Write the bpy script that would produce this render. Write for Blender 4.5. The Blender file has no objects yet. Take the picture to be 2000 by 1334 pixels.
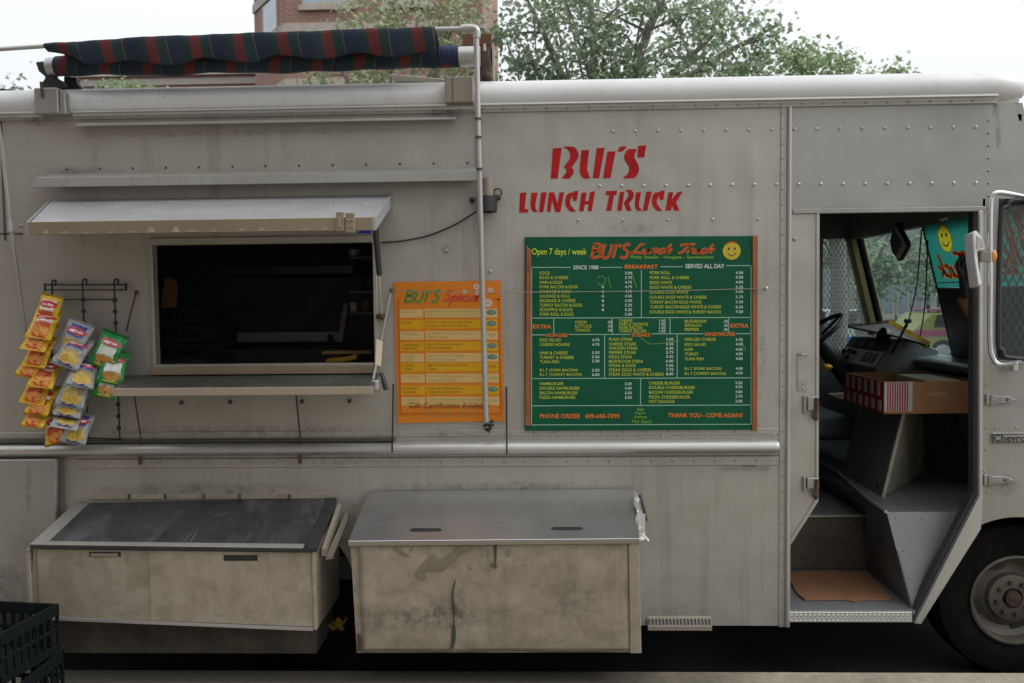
import bpy, bmesh, math, random
from mathutils import Vector, Matrix, noise
random.seed(7)
SC = bpy.context.scene
COL = SC.collection

# ------------------------------------------------------------------ camera
YAW, PITCH, ROLL = 0.0322, -0.0483, -0.0108
CAM = Vector((0.0, -3.92, 1.76))
FPX = 1667.0
def cam_axes():
    fw = Vector((-math.sin(YAW)*math.cos(PITCH), math.cos(YAW)*math.cos(PITCH), math.sin(PITCH)))
    rt = Vector((math.cos(YAW), math.sin(YAW), 0)); up = rt.cross(fw)
    r2 = rt*math.cos(ROLL)+up*math.sin(ROLL); u2 = -rt*math.sin(ROLL)+up*math.cos(ROLL)
    return r2, u2, fw
AR, AU, AF = cam_axes()
cd = bpy.data.cameras.new('camera'); cd.sensor_width = 36.0; cd.lens = 36.0*FPX/2000.0
cd.clip_start = 0.05; cd.clip_end = 600.0
cd.dof.use_dof = True; cd.dof.focus_distance = 3.95; cd.dof.aperture_fstop = 4.0
cam = bpy.data.objects.new('camera', cd); COL.objects.link(cam)
cam.matrix_world = Matrix(((AR.x, AU.x, -AF.x, CAM.x), (AR.y, AU.y, -AF.y, CAM.y), (AR.z, AU.z, -AF.z, CAM.z), (0, 0, 0, 1)))
SC.camera = cam

# ------------------------------------------------------------------ sky, sun, exposure
SUN_DIR = Vector((0.70, -0.10, 0.72)).normalized()
w = bpy.data.worlds.new('World'); SC.world = w; w.use_nodes = True
nt = w.node_tree; nt.nodes.clear()
sky = nt.nodes.new('ShaderNodeTexSky'); sky.sky_type = 'NISHITA'; sky.sun_disc = False
sky.sun_elevation = math.asin(SUN_DIR.z); sky.sun_rotation = math.atan2(SUN_DIR.x, SUN_DIR.y)
sky.air_density = 1.0; sky.dust_density = 4.0; sky.ozone_density = 1.0
hs = nt.nodes.new('ShaderNodeHueSaturation'); hs.inputs['Saturation'].default_value = 0.30
cl = nt.nodes.new('ShaderNodeMix'); cl.data_type = 'RGBA'; cl.inputs['Factor'].default_value = 0.65; cl.inputs['B'].default_value = (5.6, 5.75, 5.9, 1)   # even cloud layer over the blue
bg = nt.nodes.new('ShaderNodeBackground'); bg.inputs['Strength'].default_value = 0.12
ow = nt.nodes.new('ShaderNodeOutputWorld')
nt.links.new(sky.outputs[0], hs.inputs['Color']); nt.links.new(hs.outputs[0], cl.inputs['A']); tcw = nt.nodes.new('ShaderNodeTexCoord'); sw = nt.nodes.new('ShaderNodeSeparateXYZ'); nt.links.new(tcw.outputs['Generated'], sw.inputs[0])
ov = nt.nodes.new('ShaderNodeMapRange'); ov.inputs['From Min'].default_value = 0.0; ov.inputs['From Max'].default_value = 1.0; ov.inputs['To Min'].default_value = 0.62; ov.inputs['To Max'].default_value = 1.60   # overcast sky: zenith brighter than horizon
nt.links.new(sw.outputs['Z'], ov.inputs['Value'])
mu = nt.nodes.new('ShaderNodeVectorMath'); mu.operation = 'SCALE'; nt.links.new(cl.outputs['Result'], mu.inputs[0]); nt.links.new(ov.outputs[0], mu.inputs['Scale']); nt.links.new(mu.outputs[0], bg.inputs['Color']); nt.links.new(bg.outputs[0], ow.inputs['Surface'])
sl = bpy.data.lights.new('sun', 'SUN'); sl.energy = 0.5; sl.angle = math.radians(25); sl.color = (1.0, 0.96, 0.90)
so = bpy.data.objects.new('sun', sl); COL.objects.link(so)
so.rotation_euler = (-SUN_DIR).to_track_quat('-Z', 'Y').to_euler()
SC.view_settings.view_transform = 'Standard'; SC.view_settings.look = 'None'
SC.view_settings.exposure = 0.96; SC.view_settings.gamma = 1.0; SC.view_settings.use_curve_mapping = False
SC.render.engine = 'CYCLES'
SC.cycles.max_bounces = 8; SC.cycles.diffuse_bounces = 6; SC.cycles.glossy_bounces = 4; SC.cycles.transparent_max_bounces = 12
SC.render.filter_size = 2.2

# ------------------------------------------------------------------ photo survey -> world points on known planes
def ray(px, py):
    return (AF*FPX + AR*(px-1000.0) - AU*(py-667.0)).normalized()
def hit(px, py, p0, n):
    d = ray(px, py); n = Vector(n)
    return CAM + d*((Vector(p0)-CAM).dot(n)/d.dot(n))
def aty(px, py, Y=0.0): return hit(px, py, (0, Y, 0), (0, 1, 0))
def atx(px, py, X): return hit(px, py, (X, 0, 0), (1, 0, 0))
def atz(px, py, Z): return hit(px, py, (0, 0, Z), (0, 0, 1))
def XZ(px, py, Y=0.0):
    p = aty(px, py, Y); return p.x, p.z
def rect(l, t, r, b, Y=0.0):
    mx, my = (l+r)/2, (t+b)/2
    return aty(l, my, Y).x, aty(r, my, Y).x, aty(mx, b, Y).z, aty(mx, t, Y).z      # x0,x1,z0,z1

# ------------------------------------------------------------------ object helpers
def tag(o, label=None, cat=None, group=None, kind=None):
    if label: o['label'] = label
    if cat: o['category'] = cat
    if group: o['group'] = group
    if kind: o['kind'] = kind
    return o
def thing(name, label, cat, loc=(0, 0, 0), group=None, rot=None):
    o = bpy.data.objects.new(name, None); o.empty_display_size = 0.1; COL.objects.link(o)
    o.location = loc
    if rot is not None: o.rotation_euler = rot
    return tag(o, label, cat, group)
def origin(o):
    p = Vector((0, 0, 0))
    while o is not None:
        p += Vector(o.location); o = o.parent
    return p
GLYPH = {}
def glyphs(s, bold=0.0, shear=0.0):
    k = (s, bold, shear)
    if k not in GLYPH:
        cu = bpy.data.curves.new('t', 'FONT'); cu.body = s; cu.resolution_u = 3; cu.offset = bold; cu.shear = shear
        o = bpy.data.objects.new('t', cu); me = o.to_mesh()
        GLYPH[k] = ([v.co.copy() for v in me.vertices], [tuple(p.vertices) for p in me.polygons])
        o.to_mesh_clear(); bpy.data.objects.remove(o); bpy.data.curves.remove(cu)
    return GLYPH[k]
class MB:
    def __init__(s): s.v, s.f, s.m = [], [], []; s.mi = 0
    def add(s, vs, fs):
        k = len(s.v); s.v += [tuple(p) for p in vs]; s.f += [tuple(i+k for i in f) for f in fs]; s.m += [s.mi]*len(fs); return s
    def poly(s, pts): return s.add(pts, [tuple(range(len(pts)))])
    def box(s, x0, x1, y0, y1, z0, z1):
        return s.add([(x, y, z) for x in (x0, x1) for y in (y0, y1) for z in (z0, z1)],
                     [(0, 1, 3, 2), (4, 6, 7, 5), (0, 4, 5, 1), (2, 3, 7, 6), (0, 2, 6, 4), (1, 5, 7, 3)])
    def loft2(s, A, B):            # closed prism between two outlines of equal count
        n = len(A); return s.add(list(A)+list(B), [tuple(range(n)), tuple(range(2*n-1, n-1, -1))]+[(i, n+i, n+(i+1) % n, (i+1) % n) for i in range(n)])
    def prism(s, xz, y0, y1): return s.loft2([(x, y0, z) for x, z in xz], [(x, y1, z) for x, z in xz])
    def prismx(s, yz, x0, x1): return s.loft2([(x0, y, z) for y, z in yz], [(x1, y, z) for y, z in yz])
    def slab(s, pts, off):         # thick plate from a 3-D outline
        o = Vector(off); return s.loft2([Vector(p) for p in pts], [Vector(p)+o for p in pts])
    def tube(s, pts, r, n=8, cap=True):
        P = [Vector(p) for p in pts]; rings = []; rr = r if isinstance(r, (list, tuple)) else [r]*len(P)
        T = [(P[min(i+1, len(P)-1)]-P[max(i-1, 0)]).normalized() for i in range(len(P))]
        up = Vector((0, 0, 1)) if abs(T[0].z) < 0.9 else Vector((0, 1, 0))
        a = T[0].cross(up).normalized()
        vs, fs = [], []
        for i, p in enumerate(P):
            a = (a - T[i]*a.dot(T[i])).normalized(); b = T[i].cross(a)
            for k in range(n):
                t = 2*math.pi*k/n; vs.append(p+a*(rr[i]*math.cos(t))+b*(rr[i]*math.sin(t)))
        for i in range(len(P)-1):
            for k in range(n): fs.append((i*n+k, i*n+(k+1) % n, (i+1)*n+(k+1) % n, (i+1)*n+k))
        if cap: fs += [tuple(range(n-1, -1, -1)), tuple(range((len(P)-1)*n, len(P)*n))]
        return s.add(vs, fs)
    def lathe(s, c, axis, prof, n=24, a0=0.0, a1=2*math.pi):   # prof: [(r, h)] along axis
        c = Vector(c); ax = Vector(axis).normalized(); a = ax.orthogonal().normalized(); b = ax.cross(a)
        full = abs(a1-a0-2*math.pi) < 1e-6; m = n if full else n+1
        vs = [c+ax*h+a*(r*math.cos(a0+(a1-a0)*k/n))+b*(r*math.sin(a0+(a1-a0)*k/n)) for r, h in prof for k in range(m)]
        fs = [(i*m+k, i*m+(k+1) % m, (i+1)*m+(k+1) % m, (i+1)*m+k) for i in range(len(prof)-1) for k in range(n)]
        return s.add(vs, fs)
    def ball(s, c, r, nu=8, nv=6, sc=(1, 1, 1)):
        c = Vector(c); vs, fs = [], []
        for j in range(nv+1):
            th = math.pi*j/nv
            for i in range(nu):
                ph = 2*math.pi*i/nu
                vs.append(c+Vector((r*sc[0]*math.sin(th)*math.cos(ph), r*sc[1]*math.sin(th)*math.sin(ph), r*sc[2]*math.cos(th))))
        for j in range(nv):
            for i in range(nu): fs.append((j*nu+i, j*nu+(i+1) % nu, (j+1)*nu+(i+1) % nu, (j+1)*nu+i))
        return s.add(vs, fs)
    def dome(s, c, r, h, nrm=(0, -1, 0), n=8):   # rivet
        return s.lathe(c, nrm, [(r, 0), (r*0.8, h*0.6), (r*0.4, h*0.95), (0.0001, h)], n)
    def grid(s, fn, nu, nv):
        vs = [fn(i/nu, j/nv) for j in range(nv+1) for i in range(nu+1)]
        return s.add(vs, [(j*(nu+1)+i, j*(nu+1)+i+1, (j+1)*(nu+1)+i+1, (j+1)*(nu+1)+i) for j in range(nv) for i in range(nu)])
    def ribbon(s, pts, wd, nrm):    # flat stroke of width wd; pts 3-D on a plane with normal nrm
        P = [Vector(p) for p in pts]; nrm = Vector(nrm); vs = []
        for i in range(len(P)):
            t = (P[min(i+1, len(P)-1)]-P[max(i-1, 0)]).normalized(); b = t.cross(nrm).normalized()
            ww = wd[i] if isinstance(wd, (list, tuple)) else wd
            vs += [P[i]-b*ww/2, P[i]+b*ww/2]
        return s.add(vs, [(2*i, 2*i+1, 2*i+3, 2*i+2) for i in range(len(P)-1)])
    def text(s, body, corner_fn, bold=0.0, shear=0.0):   # corner_fn(u,v)->point, u right 0..1, v up 0..1
        vs, fs = glyphs(body, bold, shear)
        x0 = min(v.x for v in vs); x1 = max(v.x for v in vs); y0 = min(v.y for v in vs); y1 = max(v.y for v in vs)
        return s.add([corner_fn((v.x-x0)/(x1-x0), (v.y-y0)/(y1-y0)) for v in vs], fs)
    def build(s, name, mat, parent=None, bevel=0.0, smooth=False, label=None, kind=None, recalc=True, seg=1, loc=None):
        me = bpy.data.meshes.new(name); o0 = origin(parent) if parent is not None else (Vector(loc) if loc is not None else Vector((0, 0, 0)))
        me.from_pydata([(x-o0.x, y-o0.y, z-o0.z) for x, y, z in s.v], [], s.f)
        mats = mat if isinstance(mat, (list, tuple)) else [mat]
        for m in mats: me.materials.append(m)
        if len(mats) > 1: me.polygons.foreach_set('material_index', s.m)
        if recalc:
            bm = bmesh.new(); bm.from_mesh(me); bmesh.ops.recalc_face_normals(bm, faces=bm.faces); bm.to_mesh(me); bm.free()
        if smooth:
            me.polygons.foreach_set('use_smooth', [True]*len(me.polygons))
            try: me.set_sharp_from_angle(angle=math.radians(40))
            except Exception: pass
        me.update()
        o = bpy.data.objects.new(name, me); COL.objects.link(o)
        if parent is not None: o.parent = parent
        elif loc is not None: o.location = o0
        if bevel:
            b = o.modifiers.new('bevel', 'BEVEL'); b.width = bevel; b.segments = seg; b.limit_method = 'ANGLE'; b.angle_limit = math.radians(35)
        if label: o['label'] = label
        if kind: o['kind'] = kind
        return o
def holed(mb, x0, x1, z0, z1, hx0, hx1, hz0, hz1, y0, y1):   # plate with a rectangular hole, clean joints
    xs, zs = [x0, hx0, hx1, x1], [z0, hz0, hz1, z1]
    for yy in (y0, y1):
        vs = [(x, yy, z) for z in zs for x in xs]; fs = [(j*4+i, j*4+i+1, (j+1)*4+i+1, (j+1)*4+i) for j in range(3) for i in range(3) if not (i == 1 and j == 1)]
        mb.add(vs, fs)
    for (a, b) in (((x0, z0), (x1, z0)), ((x1, z0), (x1, z1)), ((x1, z1), (x0, z1)), ((x0, z1), (x0, z0)),
                   ((hx0, hz0), (hx1, hz0)), ((hx1, hz0), (hx1, hz1)), ((hx1, hz1), (hx0, hz1)), ((hx0, hz1), (hx0, hz0))):
        mb.poly([(a[0], y0, a[1]), (b[0], y0, b[1]), (b[0], y1, b[1]), (a[0], y1, a[1])])
    return mb
def smoothpath(pts, n=6):          # Catmull-Rom through 3-D points
    P = [Vector(p) for p in pts]; out = []
    for i in range(len(P)-1):
        a, b, c, d = P[max(i-1, 0)], P[i], P[i+1], P[min(i+2, len(P)-1)]
        for k in range(n):
            t = k/n; out.append(0.5*((2*b)+(c-a)*t+(2*a-5*b+4*c-d)*t*t+(3*b-a-3*c+d)*t**3))
    return out+[P[-1]]

# ------------------------------------------------------------------ materials
class NT:
    def __init__(s, name):
        s.m = bpy.data.materials.new(name); s.m.use_nodes = True; s.t = s.m.node_tree; s.p = s.t.nodes['Principled BSDF']
        s.tc = s.t.nodes.new('ShaderNodeTexCoord')
    def n(s, typ, **kw):
        nd = s.t.nodes.new(typ)
        for k, v in kw.items(): setattr(nd, k, v)
        return nd
    def l(s, a, b): s.t.links.new(a, b)
    def val(s, sock, v):
        if hasattr(v, 'is_linked') or isinstance(v, bpy.types.NodeSocket): s.l(v, sock)
        else: sock.default_value = v
    def mapping(s, scale, src='Object', rot=(0, 0, 0), loc=(0, 0, 0)):
        mp = s.n('ShaderNodeMapping'); mp.inputs['Scale'].default_value = scale; mp.inputs['Rotation'].default_value = rot; mp.inputs['Location'].default_value = loc
        s.l(s.tc.outputs[src], mp.inputs['Vector']); return mp.outputs[0]
    def noise(s, scale, detail=4, rough=0.6, vec=None, dist=0.0):
        nd = s.n('ShaderNodeTexNoise'); nd.inputs['Scale'].default_value = scale; nd.inputs['Detail'].default_value = detail
        nd.inputs['Roughness'].default_value = rough; nd.inputs['Distortion'].default_value = dist
        s.l(vec if vec is not None else s.tc.outputs['Object'], nd.inputs['Vector']); return nd.outputs['Fac']
    def ramp(s, fac, stops, interp='LINEAR'):
        r = s.n('ShaderNodeValToRGB'); r.color_ramp.interpolation = interp; e = r.color_ramp.elements
        while len(e) < len(stops): e.new(0.5)
        for i, (p, c) in enumerate(stops):
            e[i].position = p; e[i].color = (c, c, c, 1) if isinstance(c, (int, float)) else (*c, 1)
        s.l(fac, r.inputs['Fac']); return r.outputs['Color']
    def mix(s, fac, a, b, mode='MIX'):
        nd = s.n('ShaderNodeMix', data_type='RGBA', blend_type=mode)
        for sock, v in ((nd.inputs['Factor'], fac), (nd.inputs['A'], a), (nd.inputs['B'], b)):
            if isinstance(v, bpy.types.NodeSocket): s.l(v, sock)
            else: sock.default_value = (*v, 1) if isinstance(v, tuple) and len(v) == 3 else v
        return nd.outputs['Result']
    def math(s, op, a, b=0.0, c=0.0):
        nd = s.n('ShaderNodeMath', operation=op)
        for i, v in enumerate((a, b, c)):
            if isinstance(v, bpy.types.NodeSocket): s.l(v, nd.inputs[i])
            else: nd.inputs[i].default_value = v
        return nd.outputs[0]
    def bump(s, h, strength=0.2, dist=0.01):
        b = s.n('ShaderNodeBump'); b.inputs['Strength'].default_value = strength; b.inputs['Distance'].default_value = dist
        s.l(h, b.inputs['Height']); s.l(b.outputs[0], s.p.inputs['Normal'])
    def out(s, col=None, rough=0.5, metal=0.0, spec=None):
        if col is not None:
            if isinstance(col, bpy.types.NodeSocket): s.l(col, s.p.inputs['Base Color'])
            else: s.p.inputs['Base Color'].default_value = (*col, 1)
        if isinstance(rough, bpy.types.NodeSocket): s.l(rough, s.p.inputs['Roughness'])
        else: s.p.inputs['Roughness'].default_value = rough
        s.p.inputs['Metallic'].default_value = metal
        if spec is not None: s.p.inputs['Specular IOR Level'].default_value = spec
        return s.m
def plain(name, col, rough=0.5, metal=0.0, var=0.15, scale=12, bump=0.0, dirt=0.0, spec=None):
    t = NT(name); dk = tuple(c*(1-var) for c in col); lt = tuple(min(1, c*(1+var*0.6)) for c in col)
    c = t.mix(t.ramp(t.noise(scale, 5), [(0.3, 0.0), (0.7, 1.0)]), dk, lt)
    if dirt: c = t.mix(t.ramp(t.noise(scale*0.35, 8, 0.7), [(0.5, 0.0), (0.72, dirt)]), c, (0.03, 0.027, 0.02))
    if bump: t.bump(t.noise(scale*3, 4), bump, 0.004)
    r = t.math('ADD', t.math('MULTIPLY', t.noise(scale*1.7, 3), 0.25), rough-0.12)
    return t.out(c, r, metal, spec)
def skin(name, col, rough=0.45, metal=0.3, streak=0.35, speck=0.5, smudge=0.3, rust=0.0, dent=0.25, seed=0.0, spots=()):
    """weathered sheet metal: cloudy oxide, rain streaks, specks, scratches, soft dents"""
    t = NT(name); off = t.mapping((1, 1, 1), loc=(seed, seed*0.7, seed*1.3))
    c = t.mix(t.ramp(t.noise(1.6, 6, 0.6, off), [(0.25, 0.0), (0.75, 1.0)]), tuple(x*0.86 for x in col), tuple(min(1, x*1.10) for x in col))
    c = t.mix(t.ramp(t.noise(9, 6, 0.7, off), [(0.35, 0.0), (0.7, 0.35)]), c, (col[0]*0.95, col[1]*0.91, col[2]*0.83))
    st = t.ramp(t.noise(1.0, 5, 0.65, t.mapping((16, 16, 0.7), loc=(seed, 0, 0))), [(0.5, 0.0), (0.78, streak)])
    gate = t.ramp(t.noise(1.1, 3, 0.5, off), [(0.4, 0.0), (0.65, 1.0)])
    c = t.mix(t.math('MULTIPLY', st, gate), c, (0.10, 0.09, 0.075))
    c = t.mix(t.ramp(t.noise(3.2, 9, 0.72, off, 0.6), [(0.60, 0.0), (0.76, smudge)]), c, (0.07, 0.065, 0.055))
    c = t.mix(t.ramp(t.noise(55, 3, 0.5, off), [(0.70, 0.0), (0.76, speck)]), c, (0.05, 0.045, 0.04))
    sc = t.ramp(t.noise(1.0, 2, 0.5, t.mapping((3, 3, 130), rot=(0, 0.25, 0))), [(0.70, 0.0), (0.78, 0.34)])
    c = t.mix(sc, c, tuple(min(1, x*1.45) for x in col))
    if seed in (6.0, 9.0, 16.0):      # mottled, worn box fronts
        c = t.mix(t.ramp(t.noise(14, 8, 0.75, off, 0.5), [(0.44, 0.0), (0.62, 0.42)]), c, (0.13, 0.105, 0.075)); c = t.mix(t.ramp(t.noise(4.5, 7, 0.7, off, 1.0), [(0.5, 0.0), (0.66, 0.30)]), c, (0.42, 0.38, 0.31))
    if rust: c = t.mix(t.ramp(t.noise(5, 9, 0.75, off), [(0.62, 0.0), (0.72, rust)]), c, (0.16, 0.065, 0.02))
    if spots:      # grime marks and dark bands at set places: (photo x, y, half width, half height, strength)
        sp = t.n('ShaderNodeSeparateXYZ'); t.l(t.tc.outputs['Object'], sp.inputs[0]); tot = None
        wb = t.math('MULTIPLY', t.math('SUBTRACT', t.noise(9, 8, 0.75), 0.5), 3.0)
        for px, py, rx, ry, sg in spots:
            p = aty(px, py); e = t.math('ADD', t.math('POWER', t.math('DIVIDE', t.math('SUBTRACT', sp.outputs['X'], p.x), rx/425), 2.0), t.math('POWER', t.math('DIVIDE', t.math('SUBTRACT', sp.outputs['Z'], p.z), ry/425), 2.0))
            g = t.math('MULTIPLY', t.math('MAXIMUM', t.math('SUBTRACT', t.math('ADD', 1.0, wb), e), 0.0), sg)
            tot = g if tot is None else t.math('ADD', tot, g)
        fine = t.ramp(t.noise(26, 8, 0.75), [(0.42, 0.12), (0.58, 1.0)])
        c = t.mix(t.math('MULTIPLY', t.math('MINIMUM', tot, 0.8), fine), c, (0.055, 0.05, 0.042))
    r = t.math('ADD', t.math('MULTIPLY', t.noise(6, 5, 0.6, off), 0.3), rough-0.15)
    h = t.math('ADD', t.math('MULTIPLY', t.noise(2.2, 2, 0.4, off), 1.0), t.math('MULTIPLY', t.noise(70, 3, 0.5), 0.012))
    t.bump(h, dent, 0.03)
    return t.out(c, r, metal)
M = {}
M['skin'] = skin('oxidised aluminium skin', (0.345, 0.333, 0.300), 0.45, 0.45, 0.45, dent=0.8, spots=((1245, 446, 60, 14, .35), (1490, 690, 9, 60, .3), (760, 500, 30, 60, .12), (870, 488, 14, 12, .4), (865, 218, 40, 18, .7), (75, 232, 34, 16, .8), (500, 258, 380, 8, .35), (430, 840, 380, 12, .4), (180, 640, 70, 120, .12), (560, 900, 420, 10, .3), (400, 955, 260, 16, .45), (960, 950, 280, 12, .4), (690, 1060, 30, 120, .4), (880, 850, 60, 14, .3), (300, 640, 14, 160, .2), (940, 450, 16, 40, .25), (100, 420, 90, 40, .15), (1310, 1130, 40, 20, .15), (1330, 1195, 80, 16, .25), (150, 335, 70, 10, .4), (40, 500, 30, 60, .15)))  # spots include dark bands along ledge, rail and box backs, and between boxes
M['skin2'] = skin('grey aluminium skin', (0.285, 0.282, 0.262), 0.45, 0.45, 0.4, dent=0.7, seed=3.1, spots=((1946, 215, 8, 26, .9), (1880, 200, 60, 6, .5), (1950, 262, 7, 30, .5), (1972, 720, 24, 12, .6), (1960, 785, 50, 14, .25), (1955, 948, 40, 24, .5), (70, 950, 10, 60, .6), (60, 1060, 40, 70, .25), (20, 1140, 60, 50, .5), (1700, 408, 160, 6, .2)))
M['rail'] = skin('bright aluminium rail', (0.43, 0.425, 0.41), 0.38, 0.6, 0.2, 0.3, 0.25, dent=0.08, seed=5.0)
M['roof'] = skin('white painted roof metal', (0.52, 0.525, 0.53), 0.45, 0.1, 0.25, 0.3, 0.3, dent=0.08, seed=2.0)
M['box'] = skin('dirty beige sheet metal', (0.300, 0.257, 0.198), 0.55, 0.15, 0.5, 0.7, 0.75, 0.5, 0.35, seed=9.0, spots=((900, 1262, 260, 30, .5), (760, 1066, 8, 26, .5), (823, 1064, 30, 12, .5), (900, 1070, 6, 30, .6), (964, 1075, 5, 46, .5), (1060, 1062, 40, 8, .5), (1180, 1066, 6, 24, .5), (870, 1130, 30, 16, .35), (770, 1125, 12, 12, .6), (1045, 1150, 10, 10, .6), (1085, 1150, 9, 9, .6), (1060, 1168, 9, 9, .6), (1015, 1172, 9, 9, .5), (1110, 1170, 9, 9, .5), (720, 1180, 24, 120, .4), (800, 1160, 30, 110, .35), (1010, 1150, 60, 50, .2), (1080, 1180, 40, 30, .25), (1190, 1230, 60, 40, .4), (980, 1240, 60, 40, .35), (780, 1100, 20, 20, .3)))  # spots also darken the front towards its bottom edge
M['box2'] = skin('beige sheet metal', (0.305, 0.265, 0.203), 0.55, 0.15, 0.35, 0.5, 0.5, 0.25, 0.3, seed=6.0, spots=((600, 1215, 60, 30, .4), (450, 1205, 160, 14, .3)))  # spots darken the lower edge of the front
M['boxdark'] = skin('dull grey sheet metal', (0.215, 0.190, 0.152), 0.55, 0.15, 0.35, 0.5, 0.5, 0.2, 0.2, seed=12.0)
M['steel'] = skin('dull steel sheet', (0.40, 0.41, 0.43), 0.42, 0.5, 0.12, 0.25, 0.15, dent=0.06, seed=4.0)
M['lidsteel'] = skin('brushed stainless lid', (0.46, 0.46, 0.47), 0.30, 0.9, 0.08, 0.15, 0.08, dent=0.25, seed=14.0)
M['diamond'] = skin('mottled reflective trim', (0.27, 0.225, 0.155), 0.4, 0.5, 0.2, 0.5, 0.4, 0.15, 0.5, seed=8.0)
M['darkmetal'] = plain('dark painted steel', (0.035, 0.035, 0.037), 0.5, 0.4, 0.3)
M['greymetal'] = skin('cab floor grey steel', (0.20, 0.205, 0.215), 0.45, 0.35, 0.3, 0.5, 0.4, 0.05, 0.15, seed=1.0)
M['cabdark'] = plain('dark grey cab paint', (0.09, 0.09, 0.095), 0.5, 0.1, 0.3, 6, dirt=0.4)
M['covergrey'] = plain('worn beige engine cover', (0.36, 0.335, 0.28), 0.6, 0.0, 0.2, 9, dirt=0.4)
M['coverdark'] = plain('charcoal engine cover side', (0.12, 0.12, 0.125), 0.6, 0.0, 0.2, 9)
M['black'] = plain('black rubber', (0.012, 0.012, 0.013), 0.6, 0.0, 0.4, 20)
M['blackplastic'] = plain('black plastic', (0.02, 0.02, 0.022), 0.4, 0.0, 0.3, 20)
M['tyre'] = plain('dusty tyre rubber', (0.007, 0.0068, 0.0065), 0.9, 0.0, 0.4, 14, bump=0.2, spec=0.12)
M['rimpaint'] = plain('cream wheel paint', (0.095, 0.084, 0.062), 0.55, 0.1, 0.25, 15, dirt=0.7)
M['wire'] = plain('black wire', (0.02, 0.018, 0.016), 0.5, 0.3, 0.3, 40)
M['chrome'] = plain('dull chrome tube', (0.62, 0.62, 0.64), 0.25, 0.9, 0.1, 20)
M['pole'] = skin('galvanised pole', (0.40, 0.40, 0.385), 0.4, 0.6, 0.3, 0.6, 0.4, 0.1, 0.05, seed=7.0)
M['rust'] = plain('rusty iron', (0.075, 0.048, 0.034), 0.8, 0.2, 0.5, 30, bump=0.3)
M['seam'] = plain('grimy seam', (0.06, 0.055, 0.045), 0.8, 0.0, 0.4, 30)
M['red'] = plain('red vinyl lettering', (0.34, 0.012, 0.014), 0.8, 0.0, 0.22, 9, spec=0.15, dirt=0.12)
M['boardgreen'] = plain('green sign board', (0.001, 0.070, 0.030), 0.6, 0.0, 0.16, 5, spec=0.2)
M['txtyellow'] = plain('yellow green print', (0.36, 0.42, 0.03), 0.5, 0.0, 0.05)
M['txtlime'] = plain('lime print', (0.16, 0.34, 0.02), 0.5, 0.0, 0.05)
M['txtbright'] = plain('bright yellow print', (0.55, 0.62, 0.02), 0.5, 0.0, 0.05)
M['txtwhite'] = plain('white print', (0.50, 0.58, 0.55), 0.5, 0.0, 0.05)
M['txtline'] = plain('pale green rule', (0.22, 0.38, 0.28), 0.5, 0.0, 0.05)
M['txtorange'] = plain('orange print', (0.52, 0.13, 0.01), 0.5, 0.0, 0.05)
M['txtamber'] = plain('amber outline print', (0.75, 0.36, 0.06), 0.5, 0.0, 0.05)
M['txtred'] = plain('red orange print', (0.62, 0.05, 0.012), 0.5, 0.0, 0.05)
M['faceyellow'] = plain('emblem yellow', (0.72, 0.58, 0.04), 0.5, 0.0, 0.05)
M['traydark'] = plain('grimy dark tray metal', (0.06, 0.052, 0.035), 0.7, 0.1, 0.5, 9, dirt=0.6)
M['pillar'] = plain('olive trim pillar', (0.13, 0.105, 0.03), 0.6, 0, 0.2, 9)
M['greywhite'] = plain('grey white plastic', (0.46, 0.46, 0.46), 0.4, 0.0, 0.08)
M['shelfdark'] = plain('dull dark shelf metal', (0.085, 0.085, 0.078), 0.45, 0.3, 0.3, 8, dirt=0.4)
M['lipmetal'] = skin('warm shelf lip metal', (0.36, 0.305, 0.24), 0.4, 0.4, 0.3, 0.5, 0.4, 0.2, 0.1, seed=15.0)
def lidgrime():
    t = NT('scuffed dark lid'); c = t.mix(t.ramp(t.noise(4, 6, 0.7), [(0.35, 0.0), (0.7, 1.0)]), (0.030, 0.030, 0.033), (0.065, 0.062, 0.070))
    sm = t.ramp(t.noise(1.0, 7, 0.75, t.mapping((5, 2.2, 1), rot=(0, 0, 0.5)), 1.2), [(0.50, 0.0), (0.72, 0.75)])
    c = t.mix(sm, c, (0.16, 0.15, 0.17)); c = t.mix(t.ramp(t.noise(3, 6, 0.7), [(0.5, 0.0), (0.7, 0.5)]), c, (0.05, 0.045, 0.025))
    t.bump(t.noise(5, 3), 0.15, 0.01); return t.out(c, t.math('ADD', t.math('MULTIPLY', t.noise(8, 5), 0.35), 0.2), 0.3)
M['lidgrime'] = lidgrime()
M['box3'] = skin('slightly darker sheet metal', (0.262, 0.229, 0.178), 0.55, 0.15, 0.35, 0.5, 0.5, 0.2, 0.3, seed=16.0)
M['seal'] = plain('grey door seal', (0.030, 0.031, 0.034), 0.6, 0, 0.3)
M['folderbrown'] = plain('dark brown card', (0.06, 0.05, 0.045), 0.6, 0, 0.2)
M['wood'] = plain('varnished wood strip', (0.24, 0.075, 0.022), 0.5, 0.0, 0.35, 18)
M['posterorange'] = plain('orange poster', (0.52, 0.165, 0.016), 0.4, 0.0, 0.08, 5, spec=0.2)
M['posteredge'] = plain('deep orange border', (0.44, 0.105, 0.008), 0.4, 0.0, 0.08, 5, spec=0.2)
M['posterpale'] = plain('pale peach row', (0.50, 0.34, 0.13), 0.4, 0.0, 0.06, 8, spec=0.2)
M['posteryellow'] = plain('yellow row', (0.50, 0.27, 0.008), 0.4, 0.0, 0.06, 8, spec=0.2)
M['postergreen'] = plain('poster green', (0.02, 0.19, 0.035), 0.45, 0.0, 0.05)
M['posterred'] = plain('poster red', (0.50, 0.028, 0.015), 0.45, 0.0, 0.05)
M['posterolive'] = plain('poster olive', (0.27, 0.27, 0.08), 0.45, 0.0, 0.05)
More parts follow.
